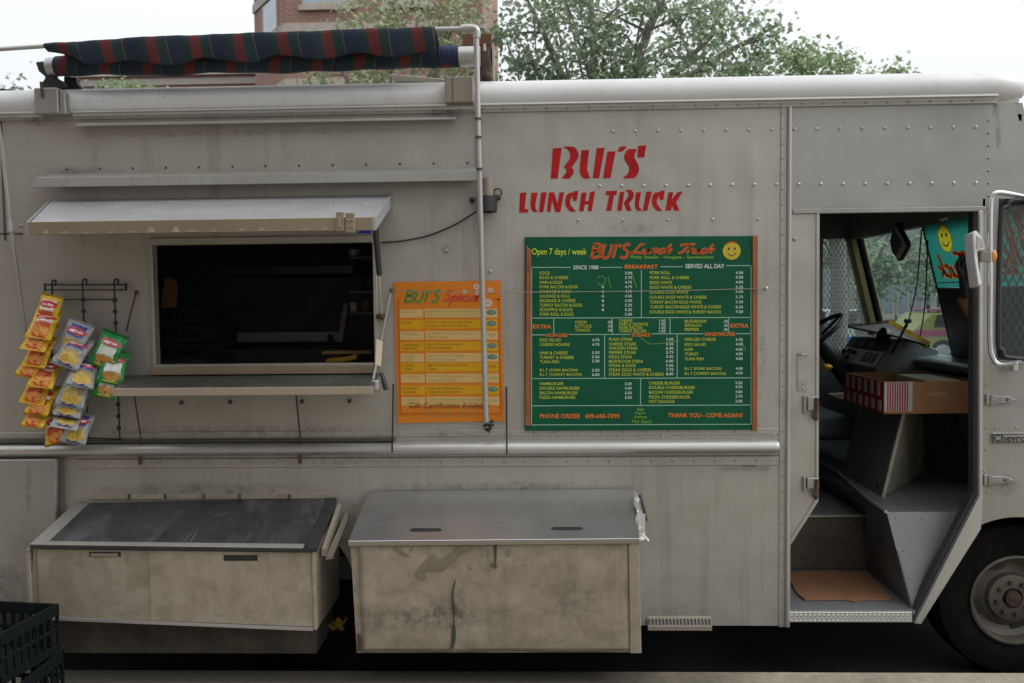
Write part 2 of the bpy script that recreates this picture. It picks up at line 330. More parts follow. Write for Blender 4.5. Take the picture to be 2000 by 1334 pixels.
M['posterbrown'] = plain('poster brown', (0.20, 0.055, 0.008), 0.45, 0.0, 0.05)
M['posterteal'] = plain('poster teal', (0.01, 0.15, 0.15), 0.45, 0.0, 0.05)
M['posterwhite'] = plain('flower white', (0.49, 0.35, 0.294), 0.45, 0.0, 0.05)
M['card'] = plain('brown cardboard', (0.24, 0.115, 0.052), 0.8, 0.0, 0.12, 10, bump=0.1)
M['cardin'] = plain('pale cardboard inside', (0.27, 0.17, 0.09), 0.8, 0.0, 0.12, 10)
M['cream'] = plain('cream paper', (0.55, 0.49, 0.36), 0.7, 0.0, 0.1)
M['printred'] = plain('box print red', (0.23, 0.014, 0.020), 0.6, 0.0, 0.1)
M['printwhite'] = plain('box print white', (0.36, 0.33, 0.30), 0.6, 0.0, 0.1)
M['yellowedge'] = plain('yellow plastic', (0.78, 0.42, 0.01), 0.45, 0.0, 0.08)
M['amberlens'] = plain('amber lens', (0.70, 0.25, 0.01), 0.25, 0.0, 0.08)
M['white'] = plain('white plastic', (0.68, 0.68, 0.67), 0.4, 0.0, 0.08)
M['dash'] = plain('grey dash plastic', (0.22, 0.225, 0.235), 0.45, 0.0, 0.15)
M['dashlight'] = plain('light grey dash panel', (0.78, 0.78, 0.79), 0.5, 0.0, 0.08)
M['dashteal'] = plain('teal grey dash pad', (0.16, 0.22, 0.235), 0.35, 0.0, 0.15)
M['brown'] = plain('brown vinyl', (0.10, 0.038, 0.012), 0.5, 0.0, 0.2)
M['crate'] = plain('dark green crate plastic', (0.003, 0.006, 0.006), 0.8, 0.0, 0.3, spec=0.15)
M['banner'] = plain('green vinyl banner', (0.02, 0.155, 0.125), 0.5, 0.0, 0.08, 4)
M['tarp'] = plain('blue plastic', (0.012, 0.035, 0.42), 0.45, 0.0, 0.2)
M['navyrope'] = plain('navy cord', (0.012, 0.022, 0.070), 0.75, 0.0, 0.3, 60)
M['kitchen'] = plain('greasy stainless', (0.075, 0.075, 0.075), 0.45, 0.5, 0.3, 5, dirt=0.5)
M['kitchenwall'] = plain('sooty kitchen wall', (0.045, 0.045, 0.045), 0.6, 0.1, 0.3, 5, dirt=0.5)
M['tape'] = skin('crumpled foil tape', (0.62, 0.62, 0.62), 0.3, 0.8, 0.1, 0.2, 0.1, dent=0.9, seed=11.0)
M['peel'] = plain('olive adhesive residue', (0.17, 0.145, 0.085), 0.8, 0.0, 0.2)
M['crack'] = plain('dark crack', (0.045, 0.05, 0.035), 0.9, 0.0, 0.2)
M['glasslid'] = skin('grimy dark lid panel', (0.030, 0.030, 0.036), 0.34, 0.1, 0.0, 0.0, 0.3, dent=0.2, seed=13.0)
M['banana'] = plain('yellow fruit', (0.34, 0.22, 0.012), 0.6, 0.0, 0.2)

def glass_mat(name, tint, gloss=0.12, haze=0.0, hazecol=(0.5, 0.55, 0.55)):
    t = NT(name); t.t.nodes.remove(t.p)
    tr = t.n('ShaderNodeBsdfTransparent'); tr.inputs['Color'].default_value = (*tint, 1)
    gl = t.n('ShaderNodeBsdfGlossy'); gl.inputs['Roughness'].default_value = 0.03
    df = t.n('ShaderNodeBsdfDiffuse'); df.inputs['Color'].default_value = (*hazecol, 1)
    lw0 = t.n('ShaderNodeLayerWeight'); lw0.inputs['Blend'].default_value = 0.5
    mx = t.n('ShaderNodeMixShader'); t.l(t.math('ADD', t.math('MULTIPLY', t.math('POWER', lw0.outputs['Facing'], 5.0), 0.5), 0.025), mx.inputs[0]); t.l(tr.outputs[0], mx.inputs[1]); t.l(gl.outputs[0], mx.inputs[2])
    m2 = t.n('ShaderNodeMixShader'); t.l(t.ramp(t.noise(6, 6, 0.7), [(0.3, haze*0.5), (0.75, haze)]), m2.inputs[0])
    t.l(mx.outputs[0], m2.inputs[1]); t.l(df.outputs[0], m2.inputs[2])
    t.l(m2.outputs[0], t.t.nodes['Material Output'].inputs['Surface']); return t.m
M['glass'] = glass_mat('dusty windscreen glass', (0.88, 0.96, 0.96), haze=0.12)
M['sideglass'] = glass_mat('dark side glass', (0.80, 0.90, 0.88), haze=0.04)

def plaid(slant, phase):
    t = NT('tartan awning cloth'); mp = t.tc.outputs['Object']
    sx = t.n('ShaderNodeSeparateXYZ'); t.l(mp, sx.inputs[0])
    u = t.math('ADD', t.math('ADD', sx.outputs['X'], t.math('MULTIPLY', sx.outputs['Z'], slant)), phase)
    u = t.math('ADD', u, t.math('MULTIPLY', t.noise(3, 2), 0.03))
    fr = t.math('FRACT', t.math('DIVIDE', u, 0.197))
    navy, green, red, yel, dk = (0.008, 0.015, 0.036), (0.006, 0.026, 0.027), (0.10, 0.015, 0.013), (0.09, 0.065, 0.025), (0.007, 0.020, 0.030)
    c = t.ramp(fr, [(0.0, red), (0.25, green), (0.47, yel), (0.495, navy), (0.74, dk), (0.90, green)], 'CONSTANT')
    wv = t.noise(1.0, 3, 0.6, t.mapping((20, 20, 220)))
    c = t.mix(t.ramp(wv, [(0.35, 0.0), (0.7, 0.5)]), c, t.mix(0.5, c, (0.02, 0.03, 0.06)))
    t.bump(t.noise(90, 3), 0.25, 0.003)
    return t.out(c, 0.9, 0.0)
M['plaid1'] = plaid(0.10, 0.02); M['plaid2'] = plaid(-0.35, 0.10)

def bag_mat(name, base, band, bandc, logo, acc):
    """printed snack bag: object X -0.06..0.06, Z 0 (top) .. -0.16"""
    t = NT(name); sx = t.n('ShaderNodeSeparateXYZ'); t.l(t.tc.outputs['Object'], sx.inputs[0]); X, Z = sx.outputs['X'], sx.outputs['Z']
    wob = t.math('MULTIPLY', t.math('SUBTRACT', t.noise(30, 3), 0.5), 0.016)
    z = t.math('ADD', Z, wob)
    c = t.ramp(t.math('DIVIDE', z, -0.165), band, 'LINEAR')
    rim = t.math('MAXIMUM', t.math('GREATER_THAN', t.math('ABSOLUTE', t.math('ADD', X, wob)), 0.034), t.math('LESS_THAN', z, -0.140))
    c = t.mix(rim, c, base)
    e = t.math('ADD', t.math('POWER', t.math('DIVIDE', X, 0.043), 2.0), t.math('POWER', t.math('DIVIDE', t.math('ADD', z, 0.048), 0.017), 2.0))
    c = t.mix(t.math('LESS_THAN', e, 1.0), c, logo)
    e2 = t.math('ADD', t.math('POWER', t.math('DIVIDE', X, 0.030), 2.0), t.math('POWER', t.math('DIVIDE', t.math('ADD', z, 0.049), 0.005), 2.0))
    c = t.mix(t.math('MULTIPLY', t.math('LESS_THAN', e2, 1.0), t.math('GREATER_THAN', t.noise(160, 1), 0.45)), c, (0.75, 0.75, 0.72))
    e3 = t.math('ADD', t.math('POWER', t.math('DIVIDE', t.math('ADD', X, -0.006), 0.040), 2.0), t.math('POWER', t.math('DIVIDE', t.math('ADD', z, 0.122), 0.020), 2.0))
    c = t.mix(t.math('MULTIPLY', t.math('LESS_THAN', e3, 1.0), t.math('GREATER_THAN', t.noise(70, 2), 0.40)), c, acc)
    e4 = t.math('MULTIPLY', t.math('LESS_THAN', t.math('ABSOLUTE', t.math('ADD', z, 0.146)), 0.0045), t.math('LESS_THAN', t.math('ABSOLUTE', X), 0.03))
    c = t.mix(t.math('MULTIPLY', e4, t.math('GREATER_THAN', t.noise(150, 1), 0.42)), c, bandc)
    t.bump(t.noise(38, 4, 0.6, None, 0.8), 0.55, 0.012)
    return t.out(c, 0.28, 0.25)
Y_, W_, G_, B_ = (0.52, 0.31, 0.007), (0.28, 0.29, 0.285), (0.010, 0.19, 0.034), (0.015, 0.05, 0.28)
M['bagyellow'] = bag_mat('yellow printed film', Y_, [(0.0, Y_), (0.14, Y_), (0.20, (0.6, 0.55, 0.5)), (0.44, (0.6, 0.55, 0.5)), (0.48, (0.42, 0.06, 0.012)), (0.72, (0.45, 0.09, 0.015)), (0.84, (0.40, 0.05, 0.012)), (0.90, Y_), (1.0, Y_)], (0.5, 0.03, 0.02), (0.45, 0.03, 0.025), (0.60, 0.25, 0.05))
M['bagblue'] = bag_mat('silver and blue printed film', W_, [(0.0, W_), (0.10, W_), (0.14, B_), (0.40, B_), (0.46, W_), (0.56, (0.46, 0.34, 0.10)), (0.80, (0.50, 0.40, 0.16)), (0.86, W_), (1.0, W_)], (0.05, 0.05, 0.15), (0.40, 0.06, 0.10), (0.50, 0.33, 0.05))
M['baggreen'] = bag_mat('green printed film', G_, [(0.0, G_), (0.36, (0.03, 0.42, 0.10)), (0.44, (0.60, 0.64, 0.58)), (0.62, (0.60, 0.64, 0.58)), (0.70, G_), (1.0, G_)], (0.5, 0.4, 0.05), (0.45, 0.10, 0.12), (0.45, 0.20, 0.04))

def brick_mat():
    t = NT('brick masonry'); v = t.mapping((1, 1, 1))
    sx = t.n('ShaderNodeSeparateXYZ'); t.l(v, sx.inputs[0])
    cx = t.n('ShaderNodeCombineXYZ'); t.l(t.math('ADD', sx.outputs['X'], sx.outputs['Y']), cx.inputs[0]); t.l(sx.outputs['Z'], cx.inputs[1])
    b = t.n('ShaderNodeTexBrick'); t.l(cx.outputs[0], b.inputs['Vector']); b.inputs['Scale'].default_value = 1.0
    b.inputs['Brick Width'].default_value = 0.22; b.inputs['Row Height'].default_value = 0.075; b.inputs['Mortar Size'].default_value = 0.009
    b.inputs['Color1'].default_value = (0.25, 0.105, 0.07, 1); b.inputs['Color2'].default_value = (0.19, 0.075, 0.05, 1); b.inputs['Mortar'].default_value = (0.36, 0.31, 0.27, 1)
    c = t.mix(t.ramp(t.noise(0.8, 5), [(0.35, 0.0), (0.7, 0.3)]), b.outputs['Color'], (0.30, 0.20, 0.16))
    t.bump(t.math('SUBTRACT', 1.0, b.outputs['Fac']), 0.5, 0.01)
    return t.out(c, 0.85)
M['brick'] = brick_mat()
M['stone'] = plain('pale limestone', (0.40, 0.345, 0.30), 0.8, 0, 0.12, 3)
M['paleblock'] = plain('grey rendered wall', (0.33, 0.32, 0.30), 0.8, 0, 0.12, 2)
M['tanwall'] = plain('tan stone wall', (0.34, 0.27, 0.18), 0.8, 0, 0.15, 2)
M['winglass'] = plain('reflecting window pane', (0.28, 0.33, 0.38), 0.12, 0.6, 0.2, 1)
M['bark'] = plain('grey bark', (0.19, 0.175, 0.15), 0.9, 0, 0.4, 14, bump=0.5)
M['barkpale'] = plain('pale branch bark', (0.26, 0.24, 0.20), 0.85, 0, 0.35, 14, bump=0.4)
def leaf_mat(name, a, b, c3=None):
    t = NT(name); g = t.n('ShaderNodeNewGeometry')
    c = t.ramp(g.outputs['Random Per Island'], [(0.0, a), (0.55, b), (0.93, c3 or b), (1.0, c3 or b)])
    t.out(c, 0.55); t.p.inputs['Subsurface Weight'].default_value = 0.0
    tl = t.n('ShaderNodeBsdfTranslucent'); t.l(t.mix(0.65, c, (0.50, 0.60, 0.40)), tl.inputs['Color'])
    mx = t.n('ShaderNodeMixShader'); mx.inputs[0].default_value = 0.68; t.l(t.p.outputs[0], mx.inputs[1]); t.l(tl.outputs[0], mx.inputs[2])
    t.l(mx.outputs[0], t.t.nodes['Material Output'].inputs['Surface']); return t.m
M['leafgreen'] = leaf_mat('broad green leaves', (0.085, 0.145, 0.118), (0.125, 0.195, 0.145), (0.18, 0.225, 0.11))
M['leafyellow'] = leaf_mat('yellowing leaves', (0.07, 0.12, 0.035), (0.16, 0.20, 0.05), (0.26, 0.14, 0.05))
M['leaflight'] = leaf_mat('light green leaves', (0.06, 0.13, 0.035), (0.11, 0.19, 0.045), (0.17, 0.23, 0.06))
M['leafdark'] = leaf_mat('dark blue green leaves', (0.06, 0.13, 0.11), (0.10, 0.19, 0.15), (0.15, 0.22, 0.12))
def asphalt():
    t = NT('worn asphalt'); c = t.mix(t.ramp(t.noise(60, 5), [(0.3, 0.0), (0.7, 1.0)]), (0.008, 0.008, 0.008), (0.020, 0.0195, 0.019))
    c = t.mix(t.ramp(t.noise(1.5, 6), [(0.5, 0.0), (0.75, 0.6)]), c, (0.022, 0.022, 0.022)); t.bump(t.noise(120, 3), 0.3, 0.006); return t.out(c, 0.95, 0.0, 0.08)
M['asphalt'] = asphalt()
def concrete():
    t = NT('concrete with painted shade'); c = t.mix(t.ramp(t.noise(25, 6), [(0.3, 0.0), (0.7, 1.0)]), (0.21, 0.186, 0.138), (0.30, 0.27, 0.205))
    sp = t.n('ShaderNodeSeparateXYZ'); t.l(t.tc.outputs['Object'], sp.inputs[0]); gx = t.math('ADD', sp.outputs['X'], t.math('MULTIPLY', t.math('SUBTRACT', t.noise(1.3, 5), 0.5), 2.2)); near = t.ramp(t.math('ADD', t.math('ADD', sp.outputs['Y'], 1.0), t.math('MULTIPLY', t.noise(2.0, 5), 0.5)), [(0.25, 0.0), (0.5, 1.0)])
    c = t.mix(t.math('MULTIPLY', near, t.ramp(t.math('MULTIPLY', t.math('ADD', gx, 4.0), 0.1), [(0.12, 0.2), (0.2, 0.93), (0.46, 0.9), (0.56, 0.0)])), c, (0.022, 0.019, 0.013));   # shade of the boxes put into the sidewalk colour along the kerb
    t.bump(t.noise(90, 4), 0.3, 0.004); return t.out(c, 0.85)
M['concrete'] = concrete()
# ================================================================== ground
GZ = -0.045
g = MB(); g.grid(lambda u, v: ((u-0.5)*500, -0.42+v*250, GZ), 2, 2); g.build('road', M['asphalt'], kind='structure')
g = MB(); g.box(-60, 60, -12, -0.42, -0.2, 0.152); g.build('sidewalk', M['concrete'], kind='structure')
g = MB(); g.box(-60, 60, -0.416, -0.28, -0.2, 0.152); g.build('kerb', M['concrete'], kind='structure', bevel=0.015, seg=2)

# ================================================================== the food truck
T = thing('food_truck', "silver step van lunch truck with red BUI'S LUNCH TRUCK lettering and open cab door", 'food truck', (0, 1.1, 0))
X = lambda px, py=600, Y=0.0: aty(px, py, Y).x
Z = lambda py, px=1000, Y=0.0: aty(px, py, Y).z
ZG, ZS, ZB = Z(207), Z(219), Z(1222, 1400)          # gutter, strip foot, skirt foot
ZR0, ZR1, ZBELT = Z(887), Z(860), Z(908)
XR, XS0, XS1, XD0, XD1 = -3.1, X(1523), X(1546), X(1598), X(1912, 650)
XFT = 2.175                                          # front of the roof
WID = 2.30
wx0, wx1, wz0, wz1 = rect(301, 471, 733, 712)
# --- side skin
m = MB(); holed(m, XR, XS0, ZR0-0.01, ZS, wx0, wx1, wz0, wz1, 0.0, 0.03)
m.build('side_panel', M['skin'], T)
RWX = X(526, 1170); warc = [(RWX+0.42*math.cos(a), 0.37+0.42*math.sin(a)) for a in [math.radians(-17.5+i*215/20) for i in range(21)]]
m = MB(); m.prism([(X(150, 1000), ZB)]+[p for p in warc[::-1]]+[(XS0, ZB), (XS0, ZR0-0.012), (X(126, 900), ZR0-0.012), (X(126, 900), Z(1150, 126)), (X(150, 1000), Z(1150, 126))], 0.0, 0.03)
m.build('lower_panel', M['skin'], T)
m = MB(); m.prism([(XR, Z(1190, 60)), (X(116, 1100), Z(1178, 110)), (X(123, 900), Z(893, 100)), (XR, Z(895, 0))], -0.055, -0.03)
m.build('rear_flap', M['skin2'], T, bevel=0.004)
m = MB(); m.box(XR, X(126, 900), 0.0, 0.03, 0.3, ZR0-0.012); m.build('rear_lower_panel', M['boxdark'], T)
m = MB(); m.prism([(XS0, ZB-0.005), (XS1, ZB-0.005), (XS1, ZS), (XS0, ZS)], -0.005, 0.034); m.build('corner_post', M['skin'], T, bevel=0.002)
xb = X(1539, 600)
m = MB(); m.tube([(xb, -0.012, ZB), (xb, -0.012, ZS-0.002)], 0.009, 8); m.build('post_bead', M['rail'], T, smooth=True)
XD2 = X(1926, 300)
m = MB(); m.prism([(XS1, Z(412, 1720)), (XD2, Z(411, 1900)), (XD2, ZS), (XS1, ZS)], 0.0, 0.03); m.build('header_panel', M['skin2'], T)
m = MB(); m.box(XS1, XD2, -0.008, 0.012, Z(413, 1720)-0.006, Z(406, 1720)); m.build('header_lip', M['skin2'], T, bevel=0.003)
m = MB(); m.prism([XZ(1547, 416), XZ(1599, 416), XZ(1596, 978), XZ(1541, 1062)], 0.0, 0.03); m.build('door_post', M['skin'], T)
m = MB(); m.prism([XZ(1594, 416), XZ(1600, 416), XZ(1598, 978), XZ(1542, 1066), XZ(1541, 1056), XZ(1593, 974)], -0.006, 0.045); m.build('door_post_edge', M['skin'], T)
# --- cowl and side window post
def pz(*q): return [XZ(*p) for p in q]
m = MB()
Zt, Zb_ = Z(388, 1960), Z(703, 1960)
xf = lambda z: 2.259-(z-2.162)*0.245-0.02          # side outline of the raked front
xl0, xl1 = XD1+0.008, X(1948, 550)
m.prism([(XD2, Zt), (xf(Zt), Zt), (xf(ZS), ZS), (XD2, ZS)], 0.0, 0.03)
m.prism([(xl0, Zb_), (xl1, Zb_), (xl1, Zt), (XD2, Zt), (xl0, Zt)], 0.0, 0.03)
xw1 = lambda z: xf(z)-0.02
m.prism([(xw1(Zb_), Zb_), (xf(Zb_), Zb_), (xf(Zt), Zt), (xw1(Zt), Zt)], 0.0, 0.03)
wc = aty(1984, 1172, 0); AR_ = 0.385
arc = [(wc.x+AR_*math.cos(a), wc.z+AR_*math.sin(a)) for a in [math.radians(20+i*(118-20)/16) for i in range(17)]]
m.prism([(xl0, Zb_), XZ(1916, 985), XZ(1914, 1032)]+arc[::-1]+[(2.60, arc[0][1]), (2.60, 1.10), (xf(Zb_), Zb_)], 0.0, 0.03)
m.build('cowl_panel', M['skin2'], T)
# door frame: rubber seal and aluminium trim, running down and back along the wheel house
def strip(a, b): return [XZ(*p) for p in a]+[XZ(*p) for p in b[::-1]]
A0 = [(1903, 412), (1903, 964), (1775, 1216)]; A1 = [(1909, 412), (1909, 968), (1783, 1216)]
A2 = [(1919, 412), (1917, 990), (1914, 1032), (1797, 1218)]
m = MB(); m.prism(strip(A0, A1), 0.004, 0.06); m.build('door_seal', M['seal'], T, bevel=0.004)
m = MB(); m.prism(strip(A1, A2), -0.012, 0.05); m.build('door_trim', M['rail'], T, bevel=0.003)
m = MB(); m.prism(strip([(1909, 420), (1909, 966), (1784, 1212)], [(1912, 420), (1912, 967), (1787, 1212)]), -0.020, -0.012); m.build('trim_bead', M['rail'], T)
# --- gutter, strips, rails
m = MB(); m.box(XR, X(1944, 205), -0.010, 0.03, ZS, ZG-0.004); m.box(X(1944, 205), XFT-0.03, 0.0, 0.03, ZS, ZG+0.01); m.build('top_strip', M['skin'], T)
m = MB(); m.prismx([(-0.040, ZG-0.004), (-0.038, ZG+0.004), (-0.030, ZG+0.012), (0.03, ZG+0.012), (0.03, ZG-0.004)], XR, X(1942, 205)); m.build('rain_gutter', M['rail'], T, bevel=0.003)
def roofprof(x):
    t = max(0.0, (x-(XFT-0.16))/0.17); c = math.sqrt(max(0.0, 1-t*t)); out = []
    for k in range(11):
        a = math.radians(-65+k*155/10); out.append((0.042-0.080*math.cos(a)*(0.15+0.85*c), ZG+0.044+0.076*math.sin(a)*(0.35+0.65*c)))
    out += [(0.5, ZG+0.044+(0.105)*(0.35+0.65*c)), (WID/2, ZG+0.044+0.12*(0.35+0.65*c))]
    return out+[(WID-y, z) for y, z in out[:-1][::-1]]
xs = [XR, -2, -1, 0, 1, 1.6, XFT-0.17]+[XFT-0.16+0.168*math.sin(i*math.pi/18) for i in range(1, 10)]
m = MB(); P = [[(x, y, z) for y, z in roofprof(x)] for x in xs]
for a, b in zip(P[:-1], P[1:]):
    for i in range(len(a)-1): m.poly([a[i], a[i+1], b[i+1], b[i]])
roof = m.build('roof', M['roof'], T, smooth=True)
me = roof.data; bm = bmesh.new(); bm.from_mesh(me); bmesh.ops.remove_doubles(bm, verts=bm.verts, dist=1e-5); bmesh.ops.recalc_face_normals(bm, faces=bm.faces); bm.to_mesh(me); bm.free()
m = MB(); m.box(-1.32, -0.95, 0.5, 1.0, ZG+0.10, ZG+0.20); m.build('roof_hatch', M['darkmetal'], T, bevel=0.01)
p0, p1 = aty(766, 154, 0.35), aty(868, 163, 0.35)
m = MB(); m.prism([(p0.x, p0.z), (p1.x+0.06, p1.z-0.008), (p1.x+0.06, p1.z-0.035), (p0.x+0.02, p0.z-0.03)], 0.25, 0.75); m.build('roof_vent', M['boxdark'], T, bevel=0.004)
q0, q1 = aty(-60, 176, 0.3), aty(66, 188, 0.3)
m = MB(); m.prism([(q0.x, q0.z+0.008), (q1.x, q1.z+0.004), (q1.x, q1.z-0.06), (q0.x, q0.z-0.05)], 0.2, 0.8); m.build('roof_vent', M['darkmetal'], T, bevel=0.004)
xre = X(1512, 872)
m = MB(); pts = [(-0.001, ZR0), (-0.030, ZR0+0.004), (-0.046, ZR0+0.020), (-0.048, (ZR0+ZR1)/2), (-0.040, ZR1-0.014), (-0.022, ZR1-0.003), (-0.001, ZR1)]
m.prismx(pts, XR, xre); ends = [(xre+0.012*i, 1-0.10*i*i) for i in range(4)]
cz = (ZR0+ZR1)/2
for (xa, ka), (xb_, kb) in zip(ends[:-1], ends[1:]):
    m.loft2([(xa, y*ka, cz+(z-cz)*ka) for y, z in pts], [(xb_, y*kb, cz+(z-cz)*kb) for y, z in pts])
m.build('rub_rail', M['rail'], T, smooth=True)
m = MB(); m.box(XR, X(768), -0.030, -0.0005, ZR1+0.004, ZR1+0.014); m.build('rail_lip', M['seam'], T)
m = MB(); m.box(X(152, 908), XS0-0.002, -0.006, 0.0, ZBELT-0.006, ZR0-0.014); m.build('belt_flange', M['skin'], T, bevel=0.002)
m = MB(); m.box(XR, XS0-0.002, -0.004, 0.0, ZR1+0.020, ZR1+0.050); m.build('belt_flange', M['skin'], T, bevel=0.002)
# seams in the skin
m = MB()
for l, t, r, b in ((0, 455, 45, 458), (929, 212, 931, 330), (4, 235, 8, 470)):
    x0, x1, z0, z1 = rect(l, t, r, b); m = MB(); m.box(x0, x1, -0.003, 0.0, z0, z1); m.build('panel_seam', M['seam'], T)
# ledges over the window
def ledge(l, r, zt, zb, out, nm, mat, drop=0.0):
    m = MB(); m.prismx([(0.0, zt), (-out, zt-(zt-zb)*0.55), (-out, zb), (-out+0.006, zb), (-out+0.006, zt-(zt-zb)*0.55-0.006), (0.0, zt-0.010)], X(l, 300), X(r, 300)); return m.build(nm, mat, T, bevel=0.0015)
ledge(160, 893, Z(233, 530), Z(244, 530), 0.05, 'drip_ledge', M['rail'])
x0, x1 = X(82, 360), X(941, 340)
zt, zb = Z(333, 530), Z(364, 530); o = 0.085
m = MB(); m.loft2([(x0, -o, zb), (x0+0.015, -o+0.006, zb+0.045), (x0+0.07, 0, zt), (x0+0.07, 0, zt-0.012), (x0+0.02, -o+0.012, zb+0.035), (x0+0.006, -o+0.006, zb)],
                  [(x1, -o, zb), (x1, -o+0.006, zb+0.045), (x1, 0, zt), (x1, 0, zt-0.012), (x1, -o+0.012, zb+0.035), (x1, -o+0.006, zb)])
m.build('drip_ledge', M['skin2'], T, bevel=0.002)
m = MB()
for i in range(13): m.dome((x0+0.12+i*0.155, -0.0, Z(326, 530)+0.004), 0.006, 0.004)
m.build('screw', M['seam'], T, kind='stuff')
# --- the serving hatch door, propped open above the window
HF = -0.46
f0, f1 = aty(58, 447, HF), aty(728, 432, HF)          # front lower lip ends
b0, b1 = aty(150, 401, -0.01), aty(760, 386, -0.01)
zf_ = (aty(58, 441, HF).z+aty(660, 421, HF).z)/2; zl = zf_-0.050; zbk = (b0.z+b1.z)/2+0.02
hx0, hx1 = f0.x, f1.x
H = MB(); H.loft2([(hx0, HF, zf_), (b0.x-0.12, -0.004, zbk), (b0.x-0.12, -0.004, zbk-0.02), (hx0, HF+0.02, zf_-0.02)], [(hx1, HF, zf_), (b1.x, -0.004, zbk), (b1.x, -0.004, zbk-0.02), (hx1, HF+0.02, zf_-0.02)])
hatch = H.build('hatch_door', M['steel'], T, bevel=0.003)
H = MB(); H.box(hx0-0.003, hx1+0.003, HF-0.006, HF+0.006, zl, zf_+0.004); H.build('hatch_lip', M['diamond'], hatch, bevel=0.002)
H = MB(); H.slab([(hx1+0.004, HF, zf_+0.004), (b1.x+0.004, -0.006, zbk+0.004), (b1.x+0.004, -0.006, zbk-0.05), (hx1+0.004, HF, zl)], (0.008, 0, 0)); H.build('hatch_side', M['steel'], hatch)
H = MB(); H.slab([(hx0-0.012, HF, zf_+0.004), (b0.x-0.13, -0.006, zbk), (b0.x-0.13, -0.006, zbk-0.03), (hx0-0.012, HF, zl)], (0.006, 0, 0)); H.build('hatch_side', M['steel'], hatch)
H = MB()
for i in range(9):
    t = (i+0.5)/9; H.dome((hx0+(hx1-hx0)*t, HF+0.26, zf_+(zbk-zf_)*0.58), 0.007, 0.004, (0, -0.3, 1))
H.build('rivet', M['rail'], hatch, kind='stuff')
l0, l1, lz0, lz1 = rect(657, 414, 693, 455, HF-0.01)
H = MB(); H.box(l0, l0+(l1-l0)*0.42, HF-0.016, HF-0.006, lz0+0.008, lz1); H.box(l0+(l1-l0)*0.5, l1, HF-0.016, HF-0.006, lz0, lz1-0.004)
H.box(l0+0.006, l0+0.018, HF-0.020, HF-0.016, lz0+0.02, lz1-0.02)
for u, v in ((0.62, 0.3), (0.85, 0.3), (0.62, 0.6), (0.85, 0.62), (0.2, 0.5)): H.dome((l0+(l1-l0)*u, HF-0.016, lz0+(lz1-lz0)*v), 0.005, 0.004)
H.build('latch', M['diamond'], hatch, bevel=0.002)
H = MB()
for i in range(15):
    t = hx0+0.08+i*(hx1-hx0-0.1)/15+random.uniform(-.02, .02); ww, hh_ = random.uniform(.012, .03), random.uniform(.010, .026); H.poly([(t-ww, HF-0.0072, zl+0.003), (t+ww, HF-0.0072, zl+0.003), (t+0.006, HF-0.0072, zl+hh_), (t-0.004, HF-0.0072, zl+hh_)])
H.build('lip_pattern', M['box'], hatch, recalc=False, kind='stuff')
H = MB(); H.slab([aty(697, 455, -0.30), aty(724, 436, -0.30), aty(724, 456, -0.30)], (0, 0.02, 0)); H.build('blue_liner', M['tarp'], hatch, label='scrap of blue plastic under the hatch corner')
# --- window frame, sill, counter
fw_ = 0.03
m = MB()
fx0, fx1, fz0, fz1 = rect(299, 463, 736, 716)
for bx in ((fx0-0.008, wx0+0.004, fz0, fz1), (wx1-0.006, fx1+0.004, fz0, fz1)): m.box(bx[0], bx[1], -0.014, 0.04, bx[2], bx[3])
m.box(wx0+0.004, wx1-0.006, -0.014, 0.04, wz1-0.012, fz1); m.box(wx0+0.004, wx1-0.006, -0.014, 0.04, fz0-0.01, wz0+0.004)
m.build('window_frame', M['skin'], T, bevel=0.002)
s0, s1, sz0, sz1 = rect(299, 713, 738, 730)
m = MB(); m.box(s0, s1, -0.035, -0.0145, sz0, sz1-0.004); m.build('window_sill', M['diamond'], T, bevel=0.003)
CY = -0.30; c0, c1 = X(222, 765, CY), X(727, 755, CY); czt, czb = (Z(758, 480, CY), Z(772, 480, CY)); zwl = Z(731, 500, 0.0); cw0, cw1 = X(248, 735, 0.0), X(742, 735, 0.0)
m = MB(); m.loft2([(c0, CY, czt), (cw0, -0.001, zwl), (cw0, -0.001, zwl-0.012), (c0, CY, czt-0.012)], [(c1, CY, czt), (cw1, -0.001, zwl), (cw1, -0.001, zwl-0.012), (c1, CY, czt-0.012)]); ct = m.build('counter_shelf', M['shelfdark'], T)
m = MB(); m.box(c0-0.003, c1+0.003, CY-0.008, CY-0.0005, czb, czt+0.004); m.build('shelf_lip', M['lipmetal'], ct, bevel=0.002)
m = MB()
for px in (278, 588):
    m = MB(); x = X(px, 830, -0.02); m.tube([(x, -0.10, czb+0.02), (x, -0.022, Z(880, px, -0.02))], 0.004, 6); m.box(x-0.009, x+0.009, -0.055, -0.049, ZR0-0.03, ZR0+0.01)
    m.build('shelf_bracket', M['rust'], ct)
m = MB()
for px, py in ((355, 787), (450, 786), (590, 785), (683, 784)):
    p = aty(px, py); m.box(p.x-0.007, p.x+0.007, -0.012, 0, p.z-0.007, p.z+0.010)
m.build('bolt', M['seam'], T, kind='stuff')
